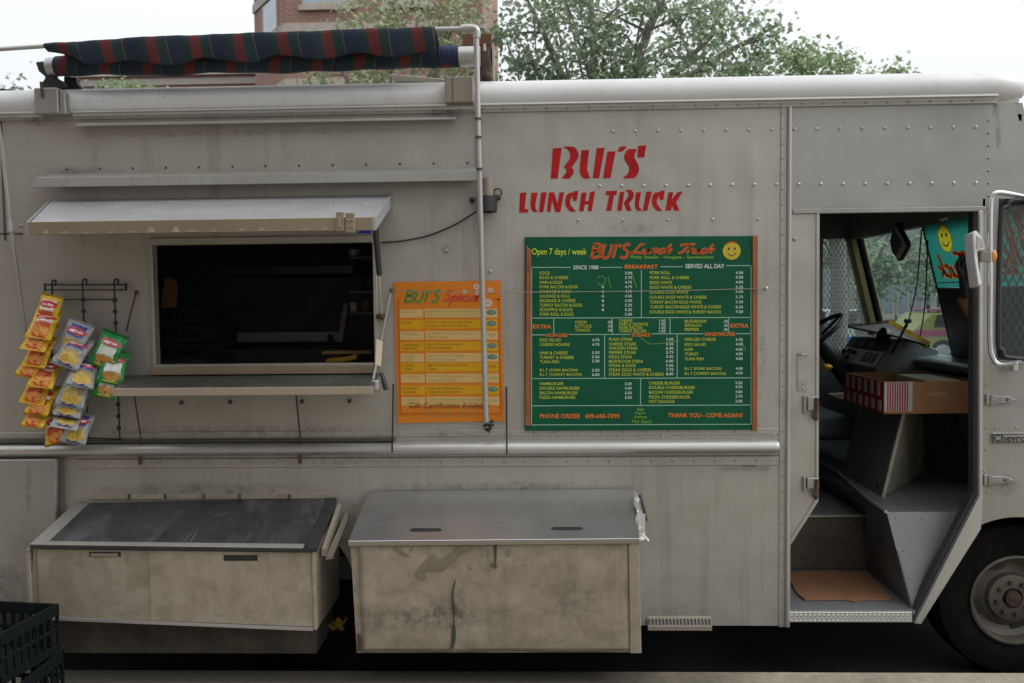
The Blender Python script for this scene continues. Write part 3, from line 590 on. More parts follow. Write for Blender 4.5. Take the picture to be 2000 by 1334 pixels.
# gas strut beside the window
s0_, s1_, s2_ = aty(732, 428, -0.30), aty(741, 536, -0.12), aty(746, 618, -0.03)
m = MB(); m.tube([s0_, s1_], 0.013, 8); gs = m.build('gas_strut', M['blackplastic'], T, smooth=True)
m = MB(); m.tube([s1_, s2_], 0.005, 8); m.build('strut_rod', M['chrome'], gs, smooth=True)
m = MB(); m.ball(s2_, 0.016); m.box(s2_.x-0.03, s2_.x+0.02, -0.02, 0, s2_.z-0.01, s2_.z+0.01); m.build('strut_mount', M['rust'], gs)
m = MB(); m.tube([aty(763, 572, -0.02), aty(742, 680, -0.05), aty(728, 745, -0.12)], 0.006, 6); ba = m.build('shelf_stay', M['rail'], T, smooth=True)
m = MB(); m.slab([aty(736, 662, -0.06), aty(748, 668, -0.06), aty(744, 715, -0.08), aty(734, 712, -0.08)], (0, -0.012, 0)); m.build('taped_joint', M['cream'], ba)
p = aty(735, 750, -0.15); m = MB(); m.box(p.x-0.016, p.x+0.014, -0.19, -0.15, p.z-0.022, p.z+0.02); m.build('shelf_clamp', M['steel'], T, bevel=0.004)
p = aty(752, 748, -0.12); m = MB(); m.loft2([(p.x-0.02, -0.15, p.z+0.05), (p.x-0.008, -0.15, p.z+0.05), (p.x+0.02, -0.15, p.z-0.03), (p.x-0.004, -0.15, p.z-0.03)], [(p.x-0.02, -0.12, p.z+0.05), (p.x-0.008, -0.12, p.z+0.05), (p.x+0.02, -0.12, p.z-0.03), (p.x-0.004, -0.12, p.z-0.03)]); m.build('shelf_hook', M['blackplastic'], T, bevel=0.004)
# --- rivets, all real domes
m = MB()
def row(y0, y1, xa, xb, step, r=0.0085):
    n = int(round((xb-xa)/step))
    for i in range(n+1):
        t = i/max(n, 1); p = aty(xa+(xb-xa)*t, y0+(y1-y0)*t)
        if XS0-0.002 < p.x < XS1+0.002: continue
        m.dome((p.x, 0, p.z), r, 0.006)
row(256, 248, 1197, 1906, 43.6); row(363, 357, 1171, 1906, 43.6); row(852, 850, 1035, 1510, 43.6, 0.006)
row(430, 428, 1130, 1480, 88, 0.007)
m.build('rivet', M['rail'], T, kind='stuff')
m = MB()
for i in range(34):
    py = 222+i*29.5; p = aty(1530, py); m.dome((p.x-0.006, -0.005, p.z), 0.005, 0.004)
for i in range(8):
    p = aty(1931, 235+i*24.5); m.dome((p.x, 0, p.z), 0.007, 0.005)
for i in range(46):
    p = aty(30+i*41.5, 231-i*0.72); m.dome((p.x, -0.010, ZS+(ZG-0.004-ZS)*0.5), 0.006, 0.004)
for i in range(34):
    p = aty(165+i*41, 903); m.dome((p.x, -0.006, (ZBELT-0.006+ZR0-0.014)/2), 0.006, 0.004); m.dome((X(40+i*43.6, 850), -0.004, ZR1+0.036), 0.005, 0.004)
for q in ((1926, 752), (1926, 835), (1945, 835), (1985, 835), (1925, 878), (1922, 920), (1972, 935), (1928, 960)):
    p = aty(*q); m.dome((p.x, 0, p.z), 0.006, 0.005)
m.build('rivet', M['skin2'], T, kind='stuff')
# --- lettering
def letters(polys, org, k, Y=-0.0015):
    mb = MB()
    for P in polys: mb.poly([aty(org[0]+x/k, org[1]+y/k, 0.0)+Vector((0, Y, 0)) for x, y in P])
    return mb
NAME = [[(455,115),(555,105),(510,450),(432,452)], [(570,105),(590,92),(690,95),(722,125),(742,170),(742,210),(715,260),(665,325),(688,350),(685,400),(640,452),(550,452),(600,390),(610,360),(580,315),(640,240),(650,190),(640,150),(600,110)],
 [(775,135),(860,130),(838,340),(850,390),(875,445),(810,455),(770,420),(755,370),(758,300)], [(945,112),(1035,105),(972,445),(900,447)], [(1065,150),(1155,145),(1100,445),(1015,447)],
 [(1205,95),(1280,90),(1268,115),(1230,148),(1175,150)], [(1300,122),(1395,120),(1372,165),(1365,215),(1412,300),(1420,350),(1405,400),(1365,447),(1235,447),(1290,400),(1308,355),(1305,320),(1255,240),(1250,195),(1270,150)], [(1408,85),(1498,80),(1475,215),(1398,215)]]
for a, b in ((0, 2), (2, 4), (4, 5), (5, 6), (6, 8)): letters(NAME[a:b], (1000, 270), 5.714).build('letter', M['red'], T, recalc=False)
LT = [[(90,610),(160,605),(142,790),(185,792),(180,830),(80,830)], [(215,610),(285,605),(262,740),(262,780),(285,822),(250,825),(215,795),(205,745)], [(325,605),(388,600),(350,825),(300,825)],
 [(412,605),(470,603),(510,730),(530,605),(582,603),(540,825),(485,825),(447,690),(430,820),(390,820)], [(640,610),(685,605),(690,590),(740,588),(722,700),(680,698),(676,640),(650,690),(650,740),(715,820),(650,820),(600,760),(592,700),(605,640)],
 [(775,608),(835,605),(818,700),(855,700),(870,600),(928,590),(890,815),(845,815),(855,740),(812,740),(800,815),(748,815)], [(1050,590),(1175,585),(1165,635),(1138,635),(1110,810),(1052,812),(1085,635),(1042,632)],
 [(1205,600),(1253,595),(1225,810),(1172,810)], [(1260,580),(1320,572),(1355,600),(1360,640),(1345,680),(1305,725),(1335,810),(1280,810),(1250,730),(1255,705),(1295,660),(1300,620),(1290,600)],
 [(1385,605),(1440,600),(1418,720),(1418,760),(1450,810),(1400,810),(1375,775),(1370,720)], [(1498,598),(1560,595),(1510,808),(1460,810)], [(1600,605),(1650,600),(1655,588),(1705,582),(1690,690),(1650,690),(1645,640),(1615,690),(1618,735),(1680,815),(1620,812),(1570,760),(1558,700),(1570,640)],
 [(1745,605),(1800,602),(1785,680),(1850,600),(1905,595),(1830,715),(1868,808),(1812,810),(1785,750),(1775,805),(1712,808)]]
for a, b in ((0, 1), (1, 3), (3, 4), (4, 5), (5, 6), (6, 7), (7, 9), (9, 11), (11, 12), (12, 13)): letters(LT[a:b], (1000, 270), 5.714).build('letter', M['red'], T, recalc=False)
# badges (raised lettering)
def fit(mb, s, l, t, r, b, Y, bold=0.0, shear=0.0, flip=False):
    a, bb, c, d = aty(l, b, Y), aty(r, b, Y), aty(r, t, Y), aty(l, t, Y)
    def fn(u, v):
        if flip: u = 1-u
        return (a*(1-u)+bb*u)*(1-v)+(d*(1-u)+c*u)*v
    return mb.text(s, fn, bold, shear)
m = MB(); fit(m, 'GRUMMAN', 1410, 899, 1502, 914, -0.004, 0.02); x0, x1, z0, z1 = rect(1410, 915, 1504, 917); m.box(x0, x1, -0.006, 0, z0, z1); m.build('badge', M['skin2'], T, recalc=False)
x0, x1, z0, z1 = rect(1935, 845, 2030, 865)
m = MB(); m.box(x0, x1, -0.006, 0, z0, z1); bd = m.build('badge', M['skin2'], T, bevel=0.002)
m = MB(); m.box(x0+0.004, x1-0.004, -0.008, -0.0062, z1-0.007, z1-0.003); m.box(x0+0.004, x1-0.004, -0.008, -0.0062, z0+0.003, z0+0.007); m.box(x0+0.004, x0+0.008, -0.0085, -0.0062, z0+0.003, z1-0.003); m.build('badge_border', M['darkmetal'], bd)
m = MB(); fit(m, 'Chevrolet', 1941, 849, 2026, 862, -0.0075, 0.02); m.build('lettering', M['darkmetal'], bd, recalc=False)
# hinges on the cowl, latches and handle on the door post
for (l, t, r, b) in ((1924, 772, 1983, 789), (1920, 929, 1978, 946)):
    x0, x1, z0, z1 = rect(l, t, r, b); zc = (z0+z1)/2
    m = MB(); m.prism([(x0+0.02, z0), (x1-0.03, z0+0.004), (x1, zc), (x1-0.03, z1-0.004), (x0+0.02, z1)], -0.008, 0); m.box(x0, x0+0.018, -0.010, 0, z0-0.004, z1+0.006); m.tube([(x0+0.024, -0.01, z0-0.005), (x0+0.024, -0.01, z1+0.005)], 0.008, 8)
    h = m.build('hinge', M['skin2'], T, bevel=0.002)
    m = MB(); m.box(x0+0.028, x0+0.034, -0.0095, -0.008, z0, z1); m.box(x1-0.045, x1-0.035, -0.0095, -0.008, zc-0.006, zc+0.006); m.build('rust_stain', M['rust'], h)
for (l, t, r, b) in ((1568, 772, 1597, 820), (1567, 930, 1597, 972)):
    x0, x1, z0, z1 = rect(l, t, r, b)
    m = MB(); m.box(x0, x0+0.012, -0.018, 0, z0+0.03, z1); m.box(x0+0.016, x1, -0.022, 0, z0+0.045, z1-0.004); dl = m.build('door_latch', M['skin2'], T, bevel=0.003); m = MB(); m.tube([(x1-0.016, -0.026, z0), (x1-0.012, -0.026, z1-0.01)], 0.010, 8); m.ball((x1-0.018, -0.026, z0+0.018), 0.015)
    m.build('latch_pin', M['rust'], dl)
x0, x1, z0, z1 = rect(1557, 690, 1574, 763)
m = MB(); m.tube([(x0+0.006, -0.001, z1-0.005), (x0+0.012, -0.028, z1-0.004), (x1, -0.028, z1-0.004), (x1, -0.001, z1-0.006)], 0.005, 6); m.box(x0, x0+0.004, -0.004, 0, z0, z1); m.box(x0+0.004, x1+0.004, -0.006, 0, z0, z0+0.05)
for k in (0.014, 0.034): m.dome((x0+0.024, -0.006, z0+k), 0.006, 0.004)
m.build('door_handle', M['skin2'], T)
m = MB()
for px, py in ((1552, 467), (872, 490), (957, 530), (40, 440), (1180, 640)):
    p = aty(px, py); m.dome((p.x, 0, p.z), 0.011, 0.006)
m.build('plug', M['skin2'], T, kind='stuff')
# skirt vent
x0, x1, z0, z1 = rect(1264, 1203, 1388, 1224)
m = MB(); m.prismx([(0.0, z1), (-0.03, z0+0.012), (-0.032, z0-0.006), (0.0, z0-0.006)], x0, x1); sv = m.build('skirt_vent', M['boxdark'], T)
for i in range(18):
    xx = x0+0.008+i*(x1-x0-0.016)/17
    m = MB(); m.slab([(xx-0.0035, -0.009, z1-0.010), (xx+0.0035, -0.009, z1-0.010), (xx+0.0035, -0.026, z0+0.020), (xx-0.0035, -0.026, z0+0.020)], (0, -0.003, 0.002)); 
    if i == 0: sl0 = m.build('slot', M['black'], sv); xs0 = xx
    else:
        o = sl0.copy(); COL.objects.link(o); o.parent = sv; o.location = Vector(sl0.location)+Vector((xx-xs0, 0, 0))
# --- wheels
def wheel(cx, cz, y, r=0.37):
    m = MB(); m.lathe((cx, y, cz), (0, -1, 0), [(0.215, -0.20), (r-0.04, -0.20), (r, -0.17), (r, -0.03), (r-0.012, -0.006), (r-0.05, 0.004), (0.25, 0.004), (0.212, -0.006), (0.205, -0.03)], 48)
    wo = m.build('wheel', M['tyre'], T, smooth=True)
    m = MB(); m.lathe((cx, y, cz), (0, -1, 0), [(0.212, -0.02), (0.214, 0.006), (0.204, 0.010), (0.198, 0.0), (0.190, -0.05), (0.150, -0.075), (0.118, -0.055), (0.110, -0.030), (0.098, -0.026), (0.048, -0.026), (0.046, -0.05), (0.0, -0.05)], 48)
    rm = m.build('rim', M['rimpaint'], wo, smooth=True)
    for k in range(4):
        a = math.radians(20+90*k+(0 if k % 2 else 0)); u, v = math.cos(a), math.sin(a); c = Vector((cx+u*0.155, y+0.069, cz+v*0.155)); pts = []
        for j in range(12):
            b = 2*math.pi*j/12; du, dv = 0.024*math.cos(b), 0.042*math.sin(b); pts.append(c+Vector((u*du-v*dv, -0.004-0.35*du*0, v*du+u*dv)))
        m = MB(); m.slab(pts, (0, 0.004, 0)); m.build('hand_hole', M['black'], rm)
    m = MB()
    for k in range(8):
        a = 2*math.pi*k/8+0.2; m.lathe((cx+0.076*math.cos(a), y+0.026, cz+0.076*math.sin(a)), (0, -1, 0), [(0.011, 0), (0.011, 0.016), (0.0001, 0.018)], 6)
    m.lathe((cx, y+0.05, cz), (0, -1, 0), [(0.040, 0), (0.036, 0.035), (0.0001, 0.04)], 16)
    m.build('wheel_nut', M['rust'], rm)
    return wo
wheel(aty(1984, 1172, 0.12).x, 0.365+GZ, 0.12, 0.365); wheel(RWX, 0.37+GZ, 0.14)
m = MB(); m.box(RWX-0.5, RWX+0.5, 0.45, 0.46, 0.2, 0.82); m.box(RWX-0.5, RWX+0.5, 0.031, 0.45, 0.815, 0.825); m.build('wheel_well', M['black'], T)
m = MB(); m.box(2.02, 2.56, 0.45, 0.47, 0.30, 0.72); m.box(2.10, 2.56, 0.10, 0.45, 0.722, 0.73); m.build('wheel_well', M['black'], T)
# --- far side, floor, chassis, front and rear
m = MB(); xg0, xg1 = aty(1607, 600, 2.25).x, aty(1607, 600, 2.25).x
zl0, zl1 = aty(1640, 702, 2.25).z, aty(1640, 466, 2.25).z
fr = lambda z: 2.259-(z-2.162)*0.245-0.06
m.prism([(XR, ZB), (xg0, ZB), (xg0, ZG), (XR, ZG)], 2.25, 2.30); m.prism([(xg0, ZB), (2.6, ZB), (2.6, 1.1), (fr(zl0)+0.1, zl0), (xg0, zl0)], 2.25, 2.30); m.prism([(xg0, zl1), (fr(zl1)+0.1, zl1), (xf(ZG), ZG), (xg0, ZG)], 2.25, 2.30)
m.build('far_wall', M['cabdark'], T)
m = MB(); m.prism([(fr(zl0)-0.005, zl0), (fr(zl0)+0.1, zl0), (fr(zl1)+0.1, zl1), (fr(zl1)-0.005, zl1)], 2.20, 2.30); m.build('window_pillar', M['pillar'], T, bevel=0.008)
m = MB(); m.prism([(xg0, zl0), (fr(zl0), zl0), (fr(zl1), zl1), (xg0, zl1)], 2.285, 2.290); dw = m.build('driver_window', M['glass'], T)
mb = MB(); H_, W_2 = zl1-zl0, fr(zl0)-xg0; pit = 0.030; sl_ = 1.9
def dia(mb, x0, x1f, z0, z1, y, pit, slope, wd, L=None):
    n = int((max(x1f(z0), x1f(z1))-x0+(z1-z0)/slope)/pit)+2
    for sgn in (1, -1):
        for k in range(-n, n*2):
            seg = []
            for j in range(41):
                z = z0+(z1-z0)*j/40; xx = x0+k*pit+sgn*(z-z0)/slope
                if x0 <= xx <= x1f(z): seg.append((xx, y, z))
            if len(seg) > 1: mb.ribbon([seg[0], seg[-1]], wd, (0, 1, 0))
dia(mb, xg0, fr, zl0, zl1, 2.245, pit, sl_, 0.007); mb.build('mesh_screen', M['rail'], dw, kind='stuff')
m = MB(); m.box(1.0, 2.45, 0.604, 2.25, 0.52, 0.60)
m.build('cab_floor', M['greymetal'], T)
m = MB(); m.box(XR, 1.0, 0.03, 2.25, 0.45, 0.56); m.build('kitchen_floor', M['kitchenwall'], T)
m = MB(); m.box(XR, 1.5, 0.70, 1.8, 0.20, 0.44); m.build('chassis', M['black'], T)
m = MB(); m.box(XR-0.03, XR, 0.0, WID, 0.35, ZG); m.build('rear_wall', M['skin'], T)
m = MB(); m.box(2.57, 2.60, 0.03, 2.25, 0.45, 1.10); m.prism([(2.46, 1.30), (2.60, 1.10), (2.57, 1.10), (2.44, 1.30)], 0.03, 2.25); m.build('front_panel', M['skin2'], T)
m = MB(); m.box(2.62, 2.72, -0.02, 2.32, 0.40, 0.62); m.build('bumper', M['chrome'], T, bevel=0.02)
for y in (0.35, 1.95):
    m = MB(); m.lathe((2.60, y, 0.90), (1, 0, 0), [(0.10, 0), (0.10, 0.02), (0.07, 0.03), (0.0, 0.035)], 20); m.build('headlight', M['white'], T, smooth=True)
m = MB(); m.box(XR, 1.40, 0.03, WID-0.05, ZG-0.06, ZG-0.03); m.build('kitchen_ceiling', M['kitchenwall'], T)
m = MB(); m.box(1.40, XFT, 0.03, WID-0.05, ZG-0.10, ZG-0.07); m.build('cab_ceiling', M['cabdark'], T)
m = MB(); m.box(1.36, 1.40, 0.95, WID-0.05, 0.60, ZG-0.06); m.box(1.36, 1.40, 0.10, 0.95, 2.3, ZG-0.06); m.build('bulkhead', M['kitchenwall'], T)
# --- windscreen
WS = lambda z, off=0.0: 2.259-(z-2.162)*0.245+off
zw0, zw1 = 1.40, 2.165
m = MB(); m.slab([(WS(zw0), 0.06, zw0), (WS(zw0), 1.13, zw0), (WS(zw1), 1.13, zw1), (WS(zw1), 0.06, zw1)], (0.004, 0, 0)); m.build('windscreen', M['glass'], T)
m = MB(); m.slab([(WS(zw0), 1.17, zw0), (WS(zw0), 2.20, zw0), (WS(zw1), 2.20, zw1), (WS(zw1), 1.17, zw1)], (0.006, 0, 0)); m.build('windscreen', M['glass'], T)
m = MB(); m.slab([(WS(zw0, -0.02), 1.13, zw0), (WS(zw0, -0.02), 1.17, zw0), (WS(zw1, -0.02), 1.17, zw1), (WS(zw1, -0.02), 1.13, zw1)], (0.05, 0, 0)); m.build('windscreen_divider', M['black'], T)
m = MB(); m.slab([(WS(zw1, -0.04), 0.03, zw1), (WS(zw1, -0.04), 2.25, zw1), (WS(ZG-0.02, -0.04), 2.25, ZG-0.02), (WS(ZG-0.02, -0.04), 0.03, ZG-0.02)], (0.07, 0, 0)); m.build('windscreen_header', M['skin2'], T)
m = MB(); m.slab([(WS(1.30, -0.03), 0.03, 1.30), (WS(1.30, -0.03), 2.25, 1.30), (WS(zw0, -0.03), 2.25, zw0), (WS(zw0, -0.03), 0.03, zw0)], (0.06, 0, 0)); m.build('windscreen_base', M['black'], T)
m = MB(); m.slab([(WS(zw0, -0.02), 2.20, zw0), (WS(zw0, -0.02), 2.30, zw0), (WS(zw1, -0.02), 2.30, zw1), (WS(zw1, -0.02), 2.20, zw1)], (0.05, 0, 0)); m.build('windscreen_pillar', M['black'], T)
# quarter window beside the door, with its mesh
qx0, qx1 = xl1, xw1
m = MB(); m.prism([(qx0, Zb_), (xw1(Zb_), Zb_), (xw1(Zt), Zt), (qx0, Zt)], 0.012, 0.017); qw = m.build('quarter_window', M['sideglass'], T)
mb = MB(); dia(mb, qx0, xw1, Zb_, Zt, 0.04, 0.036, 1.9, 0.006); mb.build('mesh_screen', M['darkmetal'], qw, kind='stuff')
m = MB(); r_ = 0.012
corner = [(qx0+0.008, Zb_+0.05), (qx0+0.02, Zb_+0.02), (qx0+0.06, Zb_+0.005)]
path = [(qx0+0.4, -0.004, Zt-0.006), (qx0+0.09, -0.004, Zt-0.006), (qx0+0.035, -0.004, Zt-0.035), (qx0+0.010, -0.004, Zt-0.10), (qx0+0.006, -0.004, Zb_+0.12), (qx0+0.025, -0.004, Zb_+0.045), (qx0+0.08, -0.004, Zb_+0.008), (qx0+0.45, -0.004, Zb_+0.006)]
m.tube(smoothpath(path, 5), 0.011, 8); m.build('window_seal', M['blackplastic'], qw, smooth=True)
# mirror arm and mirror
tp = [aty(2035, 392, -0.03), aty(1985, 381, -0.16), aty(1948, 376, -0.20), aty(1938, 386, -0.20), aty(1934, 420, -0.20), aty(1934, 560, -0.20), aty(1934, 670, -0.20), aty(1941, 702, -0.20), aty(1954, 712, -0.19), aty(1985, 708, -0.05), aty(1996, 709, -0.01)]
m = MB(); m.tube(smoothpath(tp, 5), 0.0105, 10); ma = m.build('mirror_arm', M['chrome'], T, smooth=True)
p = aty(1981, 712, -0.06); m = MB(); m.box(p.x-0.012, p.x+0.012, -0.075, -0.03, p.z-0.03, p.z+0.012); m.build('arm_clamp', M['rail'], ma, bevel=0.004)
# driving mirror seen edge on, white housing with grey face
mp_ = [aty(1900, 452, -0.24), aty(1908, 449, -0.24), aty(1918, 462, -0.21), aty(1926, 482, -0.20), aty(1925, 490, -0.20), aty(1909, 489, -0.24), aty(1912, 520, -0.24), aty(1919, 556, -0.24), aty(1911, 560, -0.26), aty(1903, 500, -0.26)]
m = MB(); m.loft2(mp_, [p_+Vector((0.012, 0.10, -0.01)) for p_ in mp_]); m.build('mirror', M['greywhite'], ma, bevel=0.006, smooth=True)
m = MB(); m.slab([aty(1907, 460, -0.262), aty(1918, 468, -0.262), aty(1922, 484, -0.262), aty(1908, 487, -0.262)], (0, 0.004, 0)); m.build('mirror_face', M['pole'], ma)
x0, x1, z0, z1 = rect(1913, 491, 1938, 512, -0.2); m = MB(); m.box(x0, x1, -0.21, -0.19, z0, z1); m.build('mirror_bracket', M['boxdark'], ma, bevel=0.003)
p = aty(1941, 500, -0.19); m = MB(); m.ball(p, 0.014, 10, 8, (0.9, 0.9, 1.9)); m.build('marker_lamp', M['amberlens'], ma, smooth=True)
# ================================================================== kitchen seen through the serving window
def tbox(nm, mat, b, bev=0.004, parent=T, **kw):
    m = MB(); m.box(*b); return m.build(nm, mat, parent, bevel=bev, **kw)
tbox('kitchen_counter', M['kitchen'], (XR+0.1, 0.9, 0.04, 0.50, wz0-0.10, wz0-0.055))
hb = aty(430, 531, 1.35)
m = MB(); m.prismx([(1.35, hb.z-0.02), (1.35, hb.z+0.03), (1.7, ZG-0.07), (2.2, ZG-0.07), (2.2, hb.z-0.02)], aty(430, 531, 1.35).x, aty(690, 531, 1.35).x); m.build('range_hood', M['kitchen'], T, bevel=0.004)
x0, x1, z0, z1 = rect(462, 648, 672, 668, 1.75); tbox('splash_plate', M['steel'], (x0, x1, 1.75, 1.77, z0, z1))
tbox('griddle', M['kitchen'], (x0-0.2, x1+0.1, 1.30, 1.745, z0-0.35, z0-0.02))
x0, x1, z0, z1 = rect(425, 600, 700, 705, 2.2); 
for py in (503, 570, 612):
    x0, x1, z0, z1 = rect(682, py-3, 760, py+3, 0.95); tbox('wall_shelf', M['kitchen'], (x0, x1, 0.95, 1.25, z0, z1), 0.002)
x0, x1, z0, z1 = rect(640, 683, 735, 689, 0.5); tbox('cutting_board', M['cardin'], (x0, x1, 0.38, 0.52, z0, z1))
m = MB(); m.slab([aty(672, 592, 1.1), aty(680, 594, 1.1), aty(668, 668, 1.1), aty(658, 668, 1.1)], (0, 0.05, 0)); m.build('menu_flap', M['boxdark'], T)
def pot(px, py, w, h, Y, nm, mat, label, cat):
    c = aty(px, py, Y); s = w/2*(Y+3.92)/1667; hh = h*(Y+3.92)/1667
    m = MB(); m.lathe((c.x, c.y, c.z), (0, 0, 1), [(0.0, 0), (s*0.85, 0), (s, hh*0.15), (s, hh), (s*0.92, hh), (s*0.9, hh*0.2), (0, hh*0.15)], 14)
    t = thing(nm, label, cat, c); m.build('bowl' if nm != 'paper_cup' else 'cup', mat, t, smooth=True)
    m = MB(); m.lathe((c.x, c.y, c.z+hh), (0, 0, 1), [(s*0.93, -0.004), (s*1.06, -0.003), (s*1.06, 0.004), (s*0.93, 0.004)], 14); m.build('rim', mat, t, smooth=True)
pot(692, 500, 20, 11, 1.1, 'mixing_bowl', M['steel'], 'small steel bowl on top shelf inside the serving window', 'bowl')
pot(722, 568, 26, 20, 1.1, 'cooking_pot', M['darkmetal'], 'dark cooking pot on middle shelf inside the serving window', 'pot')
pot(690, 608, 14, 16, 1.1, 'paper_cup', M['cream'], 'cream paper cup on lowest shelf inside the serving window', 'cup')
pot(715, 609, 16, 20, 1.1, 'paper_cup', M['card'], 'brown paper cup beside the cream cup inside the serving window', 'cup')
pot(645, 668, 11, 14, 1.6, 'sauce_jar', M['darkmetal'], 'dark sauce jar in front of the pale splash plate in the kitchen', 'jar')
b = aty(668, 704, 0.30); t = thing('banana', 'yellow banana lying on the counter just inside the serving window', 'banana', b)
m = MB(); m.tube(smoothpath([b+Vector((-0.075, 0, -0.006)), b+Vector((-0.05, -0.01, 0.0)), b+Vector((0, -0.02, 0.004)), b+Vector((0.05, -0.01, 0.012)), b+Vector((0.075, 0, 0.022))], 4), [0.005]+[0.014]*15+[0.008, 0.004], 8)
m.build('fruit', M['banana'], t, smooth=True); m = MB(); m.tube([b+Vector((0.075, 0, 0.022)), b+Vector((0.088, 0.004, 0.032))], 0.004, 6); m.build('stem', M['brown'], t)
# bread trays stacked at the left of the kitchen
for k in range(3):
    zt_ = aty(350, 602+k*36, 0.75); x0, x1 = aty(312, 650, 0.75).x, aty(392, 650, 0.75).x
    h_ = 0.082; z1 = zt_.z; z0 = z1-h_
    t = thing('bread_tray', ('topmost', 'middle', 'lowest')[k]+' black bread tray of the stack inside the serving window', 'tray', ((x0+x1)/2, 0.9, z0), 'black bread trays in the kitchen')
    m = MB(); m.box(x0, x1, 0.75, 0.757, z1-0.02, z1); m.box(x0, x1, 0.75, 0.757, z0, z0+0.02)
    for q in range(7): xx = x0+(x1-x0)*q/6; m.box(xx-0.006 if q else xx, xx+0.006 if q < 6 else xx, 0.7505, 0.7565, z0+0.02, z1-0.02)
    m.build('front_grille', M['blackplastic'], t)
    m = MB(); m.box(x0, x0+0.007, 0.758, 1.1, z0, z1); m.box(x1-0.007, x1, 0.758, 1.1, z0, z1); m.box(x0+0.007, x1-0.007, 1.09, 1.1, z0, z1); m.box(x0+0.007, x1-0.007, 0.758, 1.09, z0, z0+0.006); m.build('tray_shell', M['blackplastic'], t)
x0, x1, z0, z1 = rect(305, 541, 335, 601, 0.75)
m = MB(); m.slab([(x0, 0.80, z0), (x1, 0.80, z0), (x1-0.012, 0.86, z1-0.03), (x0+0.03, 0.86, z1), (x0, 0.86, z1)], (0, 0.012, 0)); tag(m.build('cardboard_sheet', M['card'], bevel=0.001), 'brown cardboard sheet standing on bread trays inside the serving window', 'cardboard')
tbox('kitchen_stand', M['kitchen'], (aty(308, 700, 0.7).x, aty(395, 700, 0.7).x, 0.72, 1.2, 0.56, aty(350, 602+3*36, 0.75).z+0.022), 0.002)

# ================================================================== the cab
zt, YRS = 0.3145, 0.60; zf = 0.6005
# step, riser and well side
x0, x1 = X(1536, 1200), X(1779, 1200)
m = MB(); m.box(x0, x1+0.02, 0.0, YRS-0.004, zt-0.02, zt-0.002); st = m.build('entry_step', M['greymetal'], T)
m = MB(); m.prismx([(0.0, zt), (-0.014, zt-0.004), (-0.018, zt-0.05), (0.0, zt-0.052)], x0, x1); m.build('step_nosing', M['rail'], st, bevel=0.002)
m = MB()
def lozenges(mb, x0, x1, za, zb, plane, pit=0.021):
    r_ = 0
    z = za
    while z < zb:
        xx = x0+(pit/2 if r_ % 2 else 0)
        while xx < x1:
            s = 1 if (r_ % 2) else -1; d = Vector((0.0075, 0, s*0.0055)); n = Vector((0.0015*-s, 0, 0.002))
            c = Vector((xx, 0, z)); pts = [c-d, c-n, c+d, c+n]
            P = [plane(p.x, p.z) for p in pts]; top = plane(c.x, c.z, 0.002)
            mb.add(P+[top], [(0, 1, 4), (1, 2, 4), (2, 3, 4), (3, 0, 4)]); xx += pit
        z += 0.012; r_ += 1
    return mb
lozenges(m, x0+0.01, x1-0.01, 0.006, 0.05, lambda x, z, h=0: (x, -0.0145-0.004*z/0.05-h*1.5, zt-z)); m.build('tread_pattern', M['rail'], st, kind='stuff')
xr1 = aty(1692, 1060, YRS).x
m = MB(); m.box(1.0, xr1, YRS, YRS+0.02, zt-0.02, zf-0.004); ri = m.build('step_riser', M['traydark'], T)
m = MB(); lozenges(m, 1.28, xr1-0.01, zt+0.008, zf-0.012, lambda x, z, h=0: (x, YRS-0.0005-h*2.2, z)); m.build('tread_pattern', M['boxdark'], ri, kind='stuff')
m = MB(); m.box(1.0, xr1, YRS-0.006, YRS+0.03, zf-0.003, zf+0.004); m.build('riser_nosing', M['rail'], ri)
ZP = 0.737                                            # raised platform over the front wheel
q0, q1, q2, q3 = atz(1732, 1000, ZP), atz(1872, 1000, ZP), atz(1691, 971, ZP), atz(1640, 925, ZP)
pb = aty(1781, 1192, 0.03)
m = MB(); m.slab([q0, (2.40, q0.y, ZP), (2.40, 2.2, ZP), (q3.x, 2.2, ZP), q3, q2], (0, 0, -0.006)); m.build('platform_top', M['greymetal'], T)
m = MB(); m.slab([q0+Vector((0, 0, -0.007)), q2+Vector((0, 0, -0.007)), q3+Vector((0, 0, -0.007)), (q3.x, 2.2, ZP-0.007), (q3.x, 2.2, zf), (q3.x, q3.y, zf), (xr1, YRS, zf), (xr1, YRS-0.01, zt), (pb.x, 0.03, zt)], (0.006, 0, 0)); m.build('platform_side', M['cabdark'], T)
pn_ = (pb-q0).cross(Vector((1, 0, 0))); m = MB(); m.slab([q0, hit(1899, 1000, q0, pn_), hit(1792, 1207, q0, pn_), pb], (0.003, 0.010, 0)); m.build('wheelhouse_cover', M['greymetal'], T)
m = MB(); m.tube([q0+Vector((-0.003, 0, 0.001)), q2+Vector((-0.003, 0, 0.001)), q3+Vector((-0.003, 0, 0.001))], 0.008, 6); m.build('platform_edge', M['rail'], T, smooth=True)
